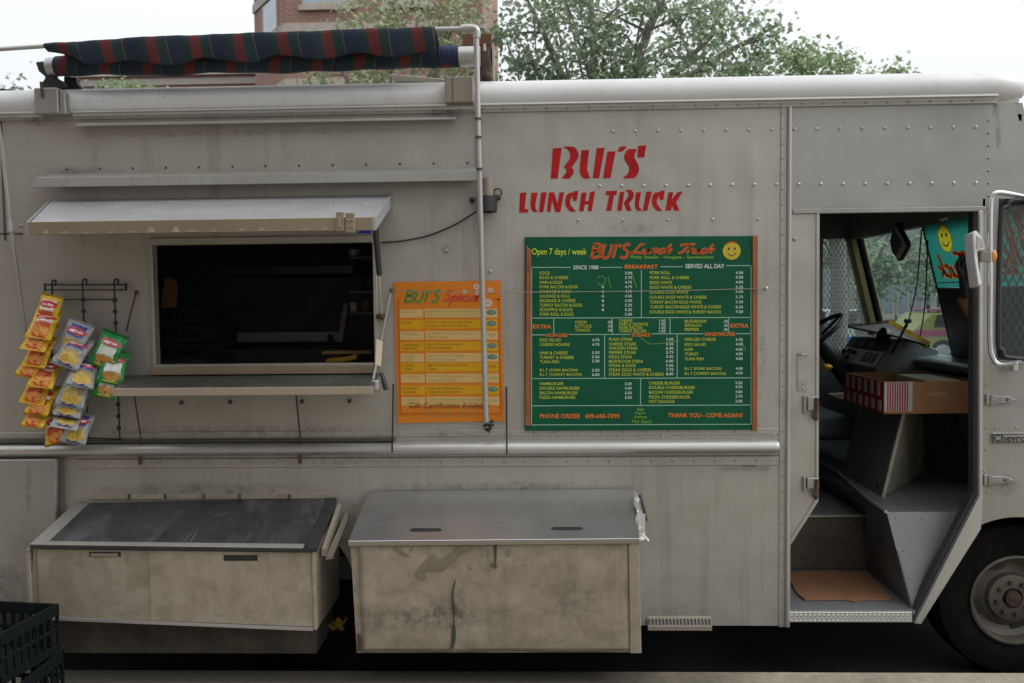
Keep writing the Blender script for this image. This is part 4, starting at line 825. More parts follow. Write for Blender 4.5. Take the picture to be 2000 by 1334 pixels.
# engine cover
YE = 0.45; n1 = aty(1726, 963, YE); n1.z = ZP; n1t = aty(1766, 806, YE); f1 = atz(1645, 925, ZP); f1t = Vector((f1.x+(n1t.x-n1.x), f1.y, n1t.z))
dd = Vector((atz(1774, 946, ZP).x-n1.x, atz(1774, 946, ZP).y-n1.y, 0)).normalized(); nn_ = dd.cross(Vector((0, 0, 1)))
e0, e1, e2 = hit(1774, 946, n1, nn_), hit(1805, 917, n1, nn_), hit(1803, 813, n1, nn_); e2.z = n1t.z
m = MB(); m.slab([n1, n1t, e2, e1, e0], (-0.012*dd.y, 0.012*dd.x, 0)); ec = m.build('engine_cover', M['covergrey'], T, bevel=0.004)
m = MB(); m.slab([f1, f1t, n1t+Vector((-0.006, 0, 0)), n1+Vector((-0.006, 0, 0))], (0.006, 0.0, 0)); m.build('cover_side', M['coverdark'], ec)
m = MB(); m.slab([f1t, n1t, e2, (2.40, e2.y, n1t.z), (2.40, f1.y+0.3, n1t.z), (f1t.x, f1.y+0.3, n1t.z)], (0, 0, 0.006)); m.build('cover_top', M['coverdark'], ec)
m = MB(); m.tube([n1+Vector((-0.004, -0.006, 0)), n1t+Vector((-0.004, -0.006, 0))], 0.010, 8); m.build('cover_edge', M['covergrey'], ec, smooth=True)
m = MB(); p_ = atx(1857, 862, 2.418); m.lathe((2.419, p_.y, p_.z), (-1, 0, 0), [(0.03, 0), (0.026, 0.004), (0, 0.004)], 12); m.build('floor_vent', M['black'], T)
m = MB(); m.box(2.42, 2.445, 0.04, 2.24, 0.60, 1.30); m.build('firewall', M['greymetal'], T)
m = MB(); m.slab([(2.19, 0.5, zf+0.004), (2.415, 0.5, 0.86), (2.415, 1.7, 0.86), (2.19, 1.7, zf+0.004)], (0.004, 0, -0.004)); m.build('toe_board', M['cabdark'], T)
p = aty(1857, 862, 0.75); m = MB(); m.lathe((2.419, 0.78, 0.95), (-1, 0, 0), [(0.022, 0), (0.018, 0.004), (0, 0.004)], 12); m.build('floor_vent', M['black'], T)
m = MB(); m.slab([atz(1612, 915, zf+0.05), atz(1690, 985, zf+0.05), atz(1697, 972, zf+0.05), atz(1632, 908, zf+0.05)], (0, 0, -0.045)); m.build('seat_track', M['cabdark'], T, bevel=0.003)
# seat base and teal seat edge by the bulkhead
s0 = aty(1600, 812, 1.5); m = MB(); m.box(1.42, aty(1668, 815, 1.5).x-0.02, 1.45, 2.0, s0.z-0.14, s0.z); m.build('driver_seat', M['dashteal'], T, bevel=0.03, seg=2)
m = MB(); m.box(1.44, 1.66, 1.5, 1.95, zf+0.003, s0.z-0.142); m.build('seat_pedestal', M['black'], T, bevel=0.01)
# dash
ya, yb = 1.28, 1.98
Nt, Nb, Ft, Fb = aty(1744, 657, ya), aty(1697, 719, ya), aty(1668, 662, yb), aty(1640, 705, yb)
xt_, xb_, ztop, zbot = (Nt.x+Ft.x)/2, (Nb.x+Fb.x)/2, (Nt.z+Ft.z)/2, (Nb.z+Fb.z)/2
m = MB(); m.loft2([(xt_, ya, ztop), (xb_, ya, zbot), (xb_+0.05, ya, zbot-0.10), (2.40, ya, zbot-0.10), (2.40, ya, ztop-0.06), (xt_+0.12, ya, ztop)], [(xt_, yb, ztop), (xb_, yb, zbot), (xb_+0.05, yb, zbot-0.10), (2.40, yb, zbot-0.10), (2.40, yb, ztop-0.06), (xt_+0.12, yb, ztop)])
da = m.build('dashboard', M['dash'], T, bevel=0.008, seg=2)
def dp(u, v, h=0.0):     # u along Y 0..1 (near to far), v up the slope
    nx = -(ztop-zbot); nz = (xt_-xb_); L = math.hypot(nx, nz)
    return Vector((xb_+(xt_-xb_)*v+nx/L*h, ya+(yb-ya)*u, zbot+(ztop-zbot)*v+nz/L*h))
def dpl(nm, mat, u0, u1, v0, v1, h0, h1):
    m = MB(); m.loft2([dp(u0, v0, h0), dp(u1, v0, h0), dp(u1, v1, h0), dp(u0, v1, h0)], [dp(u0, v0, h1), dp(u1, v0, h1), dp(u1, v1, h1), dp(u0, v1, h1)]); return m.build(nm, mat, da, bevel=0.002)
dpl('instrument_panel', M['dashlight'], 0.03, 0.97, 0.03, 0.55, 0.001, 0.006)
for k in range(4): dpl('air_vent', M['black'], 0.05+k*0.235, 0.05+k*0.235+0.20, 0.60, 0.95, 0.001, 0.007)
for k in range(3): dpl('gauge', M['blackplastic'], 0.08+k*0.11, 0.16+k*0.11, 0.14, 0.48, 0.0065, 0.009)
for k, (u, v) in enumerate(((0.62, 0.38), (0.75, 0.40), (0.87, 0.36), (0.70, 0.18), (0.84, 0.16))):
    m = MB(); a = dp(u, v, 0.006); b_ = dp(u, v, 0.028); m.lathe(a, b_-a, [(0.017, 0), (0.015, 0.02), (0, 0.021)], 10); m.build('knob', M['black'], da)
m = MB(); m.lathe(dp(0.28, 1.0, 0.02)+Vector((0.04, 0, 0.0)), (-1, -0.2, 0.3), [(0.055, 0), (0.055, 0.03), (0.04, 0.03), (0.038, 0.012), (0, 0.012)], 16); m.build('round_vent', M['blackplastic'], da, smooth=True)
zp = aty(1840, 700, atx(1840, 700, 2.38).y).z
m = MB(); m.prism([(2.26, zp-0.05), (2.25, zp-0.012), (2.28, zp+0.004), (2.42, zp+0.022), (2.42, zp-0.06)], 0.05, 1.62); m.build('dash_pad', M['dashteal'], T, bevel=0.012, seg=2)
# steering wheel and column
sc_ = Vector((1.80, 1.72, aty(1600, 655, 1.72).z)); sn = Vector((-0.62, 0, 0.78)).normalized(); su = Vector((0, 1, 0)); sv_ = sn.cross(su)
m = MB(); R_ = 0.215; m.tube([sc_+su*(R_*math.cos(a))+sv_*(R_*math.sin(a)) for a in [2*math.pi*k/32 for k in range(33)]], 0.015, 8); sw = m.build('steering_wheel', M['blackplastic'], T, smooth=True)
m = MB()
for a in (0.3, math.pi-0.3, -math.pi/2): m.tube([sc_-sn*0.03, sc_+su*(R_*math.cos(a))+sv_*(R_*math.sin(a))], 0.011, 6)
m.ball(sc_-sn*0.03, 0.05, 10, 6, (1, 1, 0.6)); m.build('spoke', M['blackplastic'], sw, smooth=True, kind='stuff')
m = MB(); m.tube([sc_-sn*0.04, sc_-sn*0.22, Vector((2.2, 1.72, 0.95))], [0.045, 0.06, 0.05], 10); m.build('steering_column', M['black'], T, smooth=True)
p = aty(1616, 717, 1.6); m = MB(); m.ball(p, 0.028, 8, 6, (1.2, 1, 0.7)); m.build('column_knob', M['yellowedge'], T, smooth=True)
m = MB(); q = aty(1660, 680, 1.25); m.tube(smoothpath([aty(1773, 628, 1.25), aty(1760, 655, 1.25), aty(1742, 690, 1.24)], 5), 0.008, 6); m.build('shift_lever', M['black'], T)
m = MB(); q = aty(1773, 627, 1.25); m.box(q.x-0.02, q.x+0.02, 1.24, 1.26, q.z-0.012, q.z+0.012); m.build('lever_grip', M['black'], T, bevel=0.004)
# rear-view mirror, cords, ceiling light, sun visor
mq = [hit(x_, y_, (2.16, 0, 0), (1, 0, 0)) for x_, y_ in ((1747, 436), (1752, 438), (1771, 470), (1773, 480), (1757, 509), (1752, 509), (1741, 492), (1737, 470))]
m = MB(); m.slab(mq, (0.025, 0, 0)); rv = m.build('rear_view_mirror', M['black'], T, bevel=0.006)
mi_ = [hit(x_, y_, (2.155, 0, 0), (1, 0, 0)) for x_, y_ in ((1748, 440), (1768, 474), (1753, 505), (1749, 500), (1762, 474), (1748, 452))]
m = MB(); m.slab(mi_, (0.003, 0, 0)); m.build('mirror_edge', M['white'], rv)
m = MB(); m.slab([hit(x_, y_, (2.157, 0, 0), (1, 0, 0)) for x_, y_ in ((1746, 452), (1761, 474), (1748, 500), (1743, 490), (1740, 471))], (0.002, 0, 0)); m.build('mirror_face', M['winglass'], rv)
m = MB(); m.slab([hit(x_, y_, (2.156, 0, 0), (1, 0, 0)) for x_, y_ in ((1757, 484), (1771, 478), (1756, 506), (1750, 503))], (0.002, 0, 0)); m.build('mirror_edge', M['white'], rv)
m = MB(); m.tube([mq[0]+Vector((0.012, 0, 0)), (WS(2.18, -0.04), mq[0].y, 2.19)], 0.008, 6); m.build('mirror_stalk', M['black'], rv)
for a, b_, c in (((1800, 448), (1790, 560), (1771, 640)), ((1812, 470), (1806, 600), (1790, 690))):
    P = [hit(*q, (WS(1.8, -0.05), 0, 1.8), (1, 0, 0.245)) for q in (a, b_, c)]
    m = MB(); m.tube(smoothpath(P, 5), 0.004, 6); m.build('hanging_cord', M['black'], T)
p = aty(1695, 425, 1.6); m = MB(); m.box(p.x-0.09, p.x+0.09, 1.4, 1.75, ZG-0.20, ZG-0.102); m.build('ceiling_fan_housing', M['boxdark'], T, bevel=0.01)
m = MB(); m.slab([aty(1836, 428, 0.8), aty(1891, 413, 0.8), aty(1893, 417, 0.8), aty(1840, 432, 0.8)], (0, 0.02, 0)); m.build('ceiling_lamp_tube', M['white'], T)
# --- banner hung in the windscreen (reads from the street in front)
def wsp(Y, z, off): return Vector((WS(z, off), Y, z))
bt, bb_ = 2.215, 1.806
tmat = M['banner'].node_tree; pn = tmat.nodes['Principled BSDF']
tl = tmat.nodes.new('ShaderNodeBsdfTranslucent'); tl.inputs['Color'].default_value = (0.03, 0.22, 0.185, 1)
mx = tmat.nodes.new('ShaderNodeMixShader'); mx.inputs[0].default_value = 0.6
tmat.links.new(pn.outputs[0], mx.inputs[1]); tmat.links.new(tl.outputs[0], mx.inputs[2]); tmat.links.new(mx.outputs[0], tmat.nodes['Material Output'].inputs['Surface'])
for k in ('faceyellow', 'txtred', 'txtamber'):
    tm = M[k].node_tree; pn = tm.nodes['Principled BSDF']; src = pn.inputs['Base Color'].links[0].from_socket
    tl = tm.nodes.new('ShaderNodeBsdfTranslucent'); tm.links.new(src, tl.inputs['Color'])
    mx = tm.nodes.new('ShaderNodeMixShader'); mx.inputs[0].default_value = 0.4
    tm.links.new(pn.outputs[0], mx.inputs[1]); tm.links.new(tl.outputs[0], mx.inputs[2]); tm.links.new(mx.outputs[0], tm.nodes['Material Output'].inputs['Surface'])
bo = thing('window_banner', 'green vinyl banner with smiling face hung inside the windscreen', 'banner', (WS(1.8, -0.03), 0.6, 1.8))
ft_ = hit(1845, 466, wsp(0, 1.8, -0.036), (1, 0, 0.245)); fy, fz = ft_.y, ft_.z
def disc(mb, fn, cx, cy, rx, ry, n=20): mb.poly([fn(cx+rx*math.cos(2*math.pi*k/n), cy+ry*math.sin(2*math.pi*k/n)) for k in range(n)]); return mb
def emblem(parent, fn, R, lay):      # smiling face with a tuft of hair; fn(u,v,layer)
    m = MB(); disc(m, lambda u, v: fn(u, v, 0), 0, 0, R, R, 28); e = m.build('smiling_face', M['faceyellow'], parent, recalc=False)
    m = MB(); disc(m, lambda u, v: fn(u, v, 1), -0.33*R, 0.25*R, 0.12*R, 0.17*R, 12); disc(m, lambda u, v: fn(u, v, 1), 0.33*R, 0.25*R, 0.12*R, 0.17*R, 12)
    m.ribbon([fn(0.52*R*math.cos(a), 0.52*R*math.sin(a), 1) for a in [math.radians(205+i*13) for i in range(11)]], 0.10*R, lay); m.build('face_print', M['brown'], e, recalc=False)
    m = MB()
    for k in range(5):
        a = math.radians(60+k*15); m.ribbon([fn(0.85*R*math.cos(a), 0.85*R*math.sin(a), 1), fn(1.1*R*math.cos(a), 1.1*R*math.sin(a), 1), fn(1.0*R*math.cos(a+0.2), 1.0*R*math.sin(a+0.2), 1)], 0.10*R, lay)
    m.build('hair_print', M['txtred'], e, recalc=False)
emblem(bo, lambda u, v, k: wsp(fy+u, fz+v, -0.034-0.001*k), 0.078, (1, 0, 0.245))
# brush-script strokes
SCR = {'T': ([[(0, .78), (.15, .95), (.45, .93), (.85, 1.0)], [(.5, .95), (.42, .5), (.3, .08), (.12, .02)]], .62), 'r': ([[(0, 0), (.12, .48)], [(.08, .36), (.2, .5), (.34, .46)]], .34),
 'u': ([[(.05, .48), (0, .15), (.1, 0), (.25, .1), (.33, .48)], [(.33, .48), (.3, .1), (.4, 0)]], .42), 'c': ([[(.32, .42), (.2, .5), (.05, .35), (.03, .12), (.15, 0), (.35, .1)]], .38),
 'k': ([[(.14, 1), (0, 0)], [(.38, .5), (.08, .22), (.2, .16), (.36, 0)]], .42), 'L': ([[(.5, .88), (.38, 1), (.26, .8), (.15, .2), (0, .05), (.12, 0), (.35, .08), (.65, 0)]], .62),
 'n': ([[(0, 0), (.08, .48)], [(.05, .3), (.2, .5), (.32, .42), (.28, .05), (.38, 0)]], .43), 'h': ([[(.15, 1), (0, 0)], [(.05, .3), (.2, .5), (.32, .42), (.28, .05), (.38, 0)]], .42),
 'S': ([[(.5, .85), (.35, 1), (.15, .85), (.2, .65), (.4, .45), (.36, .1), (.15, 0), (0, .15)]], .58), 'p': ([[(.05, .48), (-.08, -.45)], [(.03, .3), (.18, .5), (.32, .38), (.25, .08), (.05, .05)]], .38),
 'e': ([[(.03, .25), (.3, .32), (.25, .5), (.1, .48), (.02, .2), (.12, 0), (.33, .1)]], .36), 'i': ([[(.08, .48), (.02, .1), (.12, 0)]], .2), 'a': ([[(.32, .45), (.15, .5), (.02, .25), (.08, 0), (.25, .12), (.33, .48)], [(.33, .48), (.28, .08), (.4, 0)]], .42),
 'l': ([[(.14, 1), (0, .1), (.12, 0)]], .22), 'B': ([[(.1, 1), (0, 0)], [(.02, .98), (.45, .97), (.5, .75), (.1, .52)], [(.1, .52), (.5, .45), (.48, .12), (0, .0)]], .66), 'U': ([[(.08, 1), (0, .25), (.15, 0), (.4, .15), (.52, 1)]], .68),
 'I': ([[(.1, 1), (0, 0)]], .24), "'": ([[(.12, 1), (.04, .76)]], .2), ' ': ([], .3)}
def script(mb, s, fn, wd, nrm, shear=0.2):
    tot = sum(SCR[c][1] for c in s); x = 0
    for c in s:
        for st_ in SCR[c][0]:
            pts = [fn((x+px_+shear*py_-0.05)/tot, py_) for px_, py_ in st_]
            mb.ribbon(smoothpath(pts, 4) if len(pts) > 2 else pts, wd, nrm)
        x += SCR[c][1]
    return mb
def bfn(y0, y1, z0, z1, off): return lambda u, v: wsp(y0+(y1-y0)*u, z0+(z1-z0)*v, off)
k0, k1 = hit(1897, 520, wsp(0, 1.9, -0.035), (1, 0, 0.245)), hit(1833, 522, wsp(0, 1.9, -0.035), (1, 0, 0.245))
zk = (k0.z+k1.z)/2
for nm, mt, wd_, off in (('outline_print', 'txtamber', 0.028, -0.0345), ('lettering', 'txtred', 0.017, -0.0355)):
    m = MB(); script(m, 'Truck', bfn(k0.y, k1.y, zk-0.055, zk+0.075, off), wd_, (1, 0, 0.245)); script(m, 'Lunch', bfn(k0.y-0.42, k0.y-0.05, zk-0.055, zk+0.075, off), wd_, (1, 0, 0.245))
    script(m, "BUI'S", bfn(0.06, 0.42, zk-0.02, zk+0.24, off), wd_*1.5, (1, 0, 0.245), 0.12); m.build(nm, M[mt], bo, recalc=False)
segs = []
for nm_, fn_, wd_, sh_ in (('Truck', bfn(k0.y, k1.y, zk-0.055, zk+0.075, 0), 0.028, 0.2), ('Lunch', bfn(k0.y-0.42, k0.y-0.05, zk-0.055, zk+0.075, 0), 0.028, 0.2), ("BUI'S", bfn(0.06, 0.42, zk-0.02, zk+0.24, 0), 0.042, 0.12)):
    tot = sum(SCR[c][1] for c in nm_); xx = 0
    for c in nm_:
        for st_ in SCR[c][0]:
            P = [fn_((xx+a_+sh_*b_-0.05)/tot, b_) for a_, b_ in st_]; P = smoothpath(P, 3) if len(P) > 2 else P
            segs += [(p.y, p.z, q.y, q.z, wd_*0.36) for p, q in zip(P[:-1], P[1:])]
        xx += SCR[c][1]
def printed(y, z):
    if (y-fy)**2+(z-fz)**2 < 0.072**2: return True
    for a_, b_, c, d, r_ in segs:
        if abs(y-a_) > 0.12 or abs(z-b_) > 0.3: continue
        vx, vz = c-a_, d-b_; t_ = max(0, min(1, ((y-a_)*vx+(z-b_)*vz)/(vx*vx+vz*vz+1e-9)))
        if (y-a_-t_*vx)**2+(z-b_-t_*vz)**2 < r_*r_: return True
    return False
m = MB(); NY, NZ = 150, 58
for j in range(NZ):
    for i in range(NY):
        ya_, yb_2 = 0.07+1.05*i/NY, 0.07+1.05*(i+1)/NY; za_, zb_3 = bb_+(bt-bb_)*j/NZ, bb_+(bt-bb_)*(j+1)/NZ
        if not printed((ya_+yb_2)/2, (za_+zb_3)/2): m.poly([wsp(ya_, za_, -0.032), wsp(yb_2, za_, -0.032), wsp(yb_2, zb_3, -0.032), wsp(ya_, zb_3, -0.032)])
m.build('banner_sheet', M['banner'], bo, recalc=False)
m = MB(); m.ribbon([wsp(1.10, zk-0.085, -0.0355), wsp(0.3, zk-0.085, -0.0355)], 0.006, (1, 0, 0.245)); m.build('rule_print', M['txtline'], bo, recalc=False)
m = MB(); m.slab([wsp(1.12, bb_-0.004, -0.03), wsp(0.06, bb_-0.004, -0.03), wsp(0.06, 1.36, -0.03), wsp(1.12, 1.36, -0.03)], (0.004, 0, 0)); tag(m.build('dark_view_panel', M['blackplastic']), 'black sunshade panel filling the windscreen below the green banner', 'stand-in')  # added black sheet standing in for the dark view through the glass
fo = thing('jacket', 'dark jacket with brown lower half hanging beside the cab door', 'jacket', aty(1897, 560, 0.25))
m = MB(); c = aty(1898, 520, 0.12); m.grid(lambda u, v: (c.x-0.035+0.09*u, 0.14+0.03*math.sin(7*u+3*v), c.z+0.06-0.20*v-0.03*(1-math.sin(math.pi*u))*(v < 0.1)), 8, 10); jo = m.build('cloth', M['blackplastic'], fo, smooth=True); jo.modifiers.new('solid', 'SOLIDIFY').thickness = 0.02
m = MB(); m.grid(lambda u, v: (c.x-0.032+0.085*u, 0.145+0.03*math.sin(7*u+5*v), c.z-0.12-0.12*v), 8, 8); jo = m.build('lower_cloth', M['brown'], fo, smooth=True); jo.modifiers.new('solid', 'SOLIDIFY').thickness = 0.02
m = MB()
for px, py in ((1750, 1012), (1800, 1012), (1850, 1011), (1765, 1075), (1775, 1130), (1800, 1130), (1820, 1085)):
    p = hit(px, py, q0, pn_); m.dome((p.x, p.y, p.z), 0.006, 0.004)
for px, py in ((1745, 990), (1700, 962), (1800, 990), (1850, 985)):
    p = atz(px, py, ZP); m.dome((p.x, p.y, p.z), 0.007, 0.005, (0, 0, 1))
m.build('bolt', M['skin2'], T, kind='stuff')
for k, (a_, b_) in enumerate((((2.36, 0.95, 1.30), (2.30, 0.75, ZP)), ((2.38, 1.05, 1.28), (2.38, 0.6, ZP+0.05)), ((2.30, 0.5, 1.22), (2.40, 0.25, ZP+0.1)))):
    a_, b_ = Vector(a_), Vector(b_); m = MB(); m.tube(smoothpath([a_, a_.lerp(b_, 0.5)+Vector((-0.05, 0.03*k, -0.06)), b_], 6), 0.009, 6); m.build('cable_loom', M['black'], T, smooth=True)
m = MB(); p = atz(1726, 963, ZP); m.box(p.x-0.035, p.x-0.005, p.y-0.02, p.y+0.015, ZP+0.002, ZP+0.05); m.build('cover_latch', M['darkmetal'], T, bevel=0.004)
# --- folder on the dash
P1, P2, P3, P4 = aty(1656, 637, 1.93), aty(1737, 629, 1.85), aty(1817, 675, 1.02), aty(1748, 655, 1.22)
fd = thing('paper_folder', 'flat grey brown folder with yellow edge lying on the dashboard', 'folder', P4)
P3.z = P3.z; m = MB(); m.slab([P1, P2, P3, P4], (0, 0, -0.012)); m.build('cover', M['folderbrown'], fd)
m = MB(); m.slab([P2+Vector((0.0, 0, 0.012)), P3+Vector((0.0, 0, 0.010)), P3+Vector((-0.03, -0.02, -0.016)), P2+Vector((-0.03, -0.02, -0.020))], (0.004, 0.0, 0.008)); m.build('yellow_edge', M['yellowedge'], fd)
m = MB(); m.slab([P1+Vector((0, 0, 0.001)), P2+Vector((0, 0, 0.001)), P2+Vector((0, -0.02, 0.006)), P1+Vector((0, -0.02, 0.006))], (0, 0, 0.004)); m.build('paper', M['cardin'], fd)
# --- open cardboard tray on the engine cover
bx0, bx1 = aty(1727, 770, 0.36).x, aty(1908, 770, 0.36).x; bz0, bz1 = n1t.z+0.007, n1t.z+0.007+62*4.28/1667
by0, by1 = 0.36, 0.92; tk = 0.006
cb = thing('cardboard_box', 'open brown cardboard tray box with red and white stripes in the cab', 'box', ((bx0+bx1)/2, (by0+by1)/2, bz0))
m = MB(); m.box(bx0, bx1, by0, by0+tk, bz0, bz1); m.build('front_wall', M['card'], cb)
m = MB(); m.box(bx0, bx1, by1-tk, by1, bz0, bz1); m.build('back_wall', M['card'], cb)
m = MB(); m.box(bx0, bx0+tk, by0+tk, by1-tk, bz0, bz1); m.build('side_wall', M['card'], cb); m = MB(); m.box(bx1-tk, bx1, by0+tk, by1-tk, bz0, bz1); m.build('side_wall', M['card'], cb)
m = MB(); m.box(bx0+tk, bx1-tk, by0+tk, by1-tk, bz0, bz0+tk); m.build('base', M['card'], cb)
m = MB(); m.box(bx0+0.27, bx1-0.01, by0+0.15, by1-0.05, bz0+0.03, bz1-0.008); m.build('paper_liner', M['cream'], cb)
sw_ = aty(1782, 770, 0.36).x-bx0
for (a, w_, n_) in ((bx0, sw_, 9), (bx1-0.035, 0.035, 3)):
    m = MB(); m.box(a, a+w_, by0-0.0015, by0, bz0+0.012, bz1); m.build('white_print', M['printwhite'], cb)
    m = MB()
    for k in range(n_): xx = a+0.014+(w_-0.03)*k/n_; m.box(xx, xx+(w_-0.03)/n_*0.55, by0-0.0025, by0-0.0016, bz0+0.014, bz1-0.002)
    m.build('red_stripe_print', M['printred'], cb, kind='stuff')
m = MB(); m.box(bx0-0.0015, bx0, by0+0.005, by1-0.005, bz0+0.006, bz1); m.build('white_print', M['printred'], cb)
m = MB()
for k in range(6):
    yy = by0+0.03+k*0.087; m.box(bx0-0.003, bx0-0.0016, yy, yy+0.042, bz0+0.012, bz0+0.062); m.box(bx0-0.003, bx0-0.0016, yy+0.02, yy+0.055, bz0+0.085, bz1-0.006)
m.build('red_check_print', M['printwhite'], cb, kind='stuff')
hx_ = aty(1830, 770, 0.36); m = MB(); m.prism([(hx_.x+0.055*math.cos(a)*(1.0), hx_.z+0.012*math.sin(a)) for a in [2*math.pi*k/14 for k in range(14)]], by0-0.0012, by0+0.004); m.build('hand_hole', M['cardin'], cb)
m = MB(); m.slab([aty(1622, 770, 1.1), aty(1658, 768, 1.1), aty(1662, 778, 1.1), aty(1640, 779, 1.1)], (0, 0.05, 0)); tag(m.build('paper_sheet', M['cream']), 'scrap of cream paper beside the striped cardboard box in the cab', 'paper')
m = MB(); z_ = zt+0.001; mp2 = [atz(1541, 1131, z_), atz(1552, 1118, z_), atz(1690, 1117, z_), atz(1742, 1170, z_), atz(1735, 1173, z_), atz(1690, 1172, z_), atz(1668, 1176, z_), atz(1650, 1172, z_), atz(1572, 1173, z_), atz(1556, 1160, z_)]
m.slab(mp2, (0, 0, 0.006)); tag(m.build('cardboard_mat', M['card']), 'flat piece of brown cardboard laid on the entry step', 'cardboard')

# ================================================================== rolled awning over the window
aw = thing('rolled_awning', 'rolled tartan awning in navy, green and red above the serving window', 'awning', aty(500, 120, 0.02))
rl, rr = aty(112, 129, 0.02), aty(900, 111, 0.02); R0 = 0.046
def roll(u, v):
    p = rl.lerp(rr, u); a = 2*math.pi*v; r_ = R0*(1+0.10*math.sin(u*37)*math.sin(u*11+1)+0.07*math.sin(a*2+u*17))
    if u > 0.94: r_ *= 0.9
    return (p.x, p.y+r_*math.cos(a), p.z+r_*math.sin(a)-0.006*math.sin(math.pi*u))
m = MB(); m.grid(roll, 90, 16); m.build('cloth_roll', M['plaid2'], aw, smooth=True)
bar = [aty(-30, 98, -0.15), aty(88, 90, -0.15), aty(300, 76, -0.15), aty(850, 57, -0.15), aty(928, 55, -0.15)]
m = MB(); m.tube(bar, 0.010, 8); m.build('front_bar', M['pole'], aw, smooth=True)
b0_, b1_ = aty(84, 90, -0.15), aty(848, 57, -0.15)
def vtop(u):
    if u < 0.28: return bar[1].lerp(bar[2], u/0.28)
    return bar[2].lerp(bar[3], (u-0.28)/0.72)
def flap(u, v):
    t_ = vtop(u); rp = rl.lerp(rr, u)
    dr = (0.110+0.014*math.cos(2*math.pi*(t_.x-0.05)/0.335)) * (0.35+0.65*min(1, u/0.10+0.0)) * (0.9 if u > 0.25 else 0.55+0.35*u/0.25)
    k = 0.004*math.sin(u*61)+0.004*math.sin(u*23+2)+0.002*math.sin(u*140+v*9)
    if v < 0.4:
        s = v/0.4; back = Vector((t_.x, 0.01, rp.z+R0*1.0)); f = Vector((t_.x, -0.15, t_.z+0.012)); p = back.lerp(f, s); return (p.x, p.y, p.z+0.012*math.sin(s*math.pi)+k*0.25)
    if v < 0.5:
        a = (v-0.4)/0.1*math.pi/2; return (t_.x, -0.15-0.014*math.sin(a), t_.z+0.012*math.cos(a)+k*0.25)
    s = (v-0.5)/0.5; return (t_.x+0.01*s*math.sin(u*40), -0.164+k*s*1.2+0.03*s*s, t_.z-dr*s)
m = MB(); m.grid(flap, 110, 20); fl = m.build('cloth_flap', M['plaid1'], aw, smooth=True); sd = fl.modifiers.new('solid', 'SOLIDIFY'); sd.thickness = 0.003
c0_, c1_ = aty(858, 109, 0.02), aty(897, 110, 0.02)
m = MB(); n_ = 9
pts = []
for i in range(n_*12+1):
    t_ = i/(n_*12); a = 2*math.pi*n_*t_; p = c0_.lerp(c1_, t_); pts.append((p.x, p.y+0.044*math.cos(a), p.z+0.044*math.sin(a)))
m.tube(pts, 0.0055, 6); m.build('cord_wrap', M['navyrope'], aw, smooth=True)
m = MB(); m.tube([aty(858, 111, 0.02), aty(897, 110, 0.02)], 0.041, 12); m.build('roller_tube', M['navyrope'], aw, smooth=True)
m = MB(); m.tube([aty(896, 111, 0.02), aty(938, 110, 0.02)], 0.045, 16); m.build('roller_end', M['rail'], aw, smooth=True)
m = MB(); m.tube([aty(96, 132, 0.02), aty(124, 129, 0.02)], 0.044, 14); m.build('roller_end', M['steel'], aw, smooth=True)
# right pole with elbow
el = aty(929, 55, -0.15)
m = MB(); m.tube(smoothpath([aty(900, 56, -0.15), aty(922, 55, -0.15), aty(931, 60, -0.15), aty(931, 74, -0.15)], 5), 0.0165, 10); m.build('elbow_joint', M['pole'], aw, smooth=True)
m = MB(); m.tube([aty(930, 66, -0.15), aty(934, 240, -0.14), aty(941, 520, -0.10), aty(950, 838, -0.05)], 0.0125, 10); po = m.build('pole', M['pole'], aw, smooth=True)
for py in (232, 268, 330): 
    px = 930+(py-66)*0.0235; p = aty(px, py, -0.145); m = MB(); m.tube([p+Vector((0, 0, 0.004)), p-Vector((0, 0, 0.004))], 0.0145, 10); m.build('clip_ring', M['seam'], po)
m = MB(); q = aty(954, 832, -0.05)
m.tube(smoothpath([q+Vector((-0.02, -0.01, 0.0)), q+Vector((0.0, -0.02, 0.012)), q+Vector((0.02, 0.0, 0.004)), q+Vector((0.004, 0.02, -0.004)), q+Vector((-0.016, 0.0, -0.012)), q+Vector((0.01, -0.02, -0.01)), q+Vector((0.016, 0.02, 0.02)), q+Vector((-0.004, 0.02, -0.03))], 5), 0.007, 6); m.build('tie_knot', M['black'], po, smooth=True)
m = MB(); m.tube([aty(-28, 99, -0.15), aty(4, 290, -0.13), aty(21, 445, -0.11), aty(58, 700, -0.07), aty(66, 760, -0.05)], [0.009, 0.009, 0.009, 0.0045, 0.0045], 8); m.build('pole', M['skin2'], aw, smooth=True)
p = aty(21, 440, -0.11); m = MB(); m.tube([p+Vector((-0.002, 0, 0.02)), p+Vector((0.002, 0, -0.03))], 0.012, 8); m.build('pole_sleeve', M['pole'], aw)
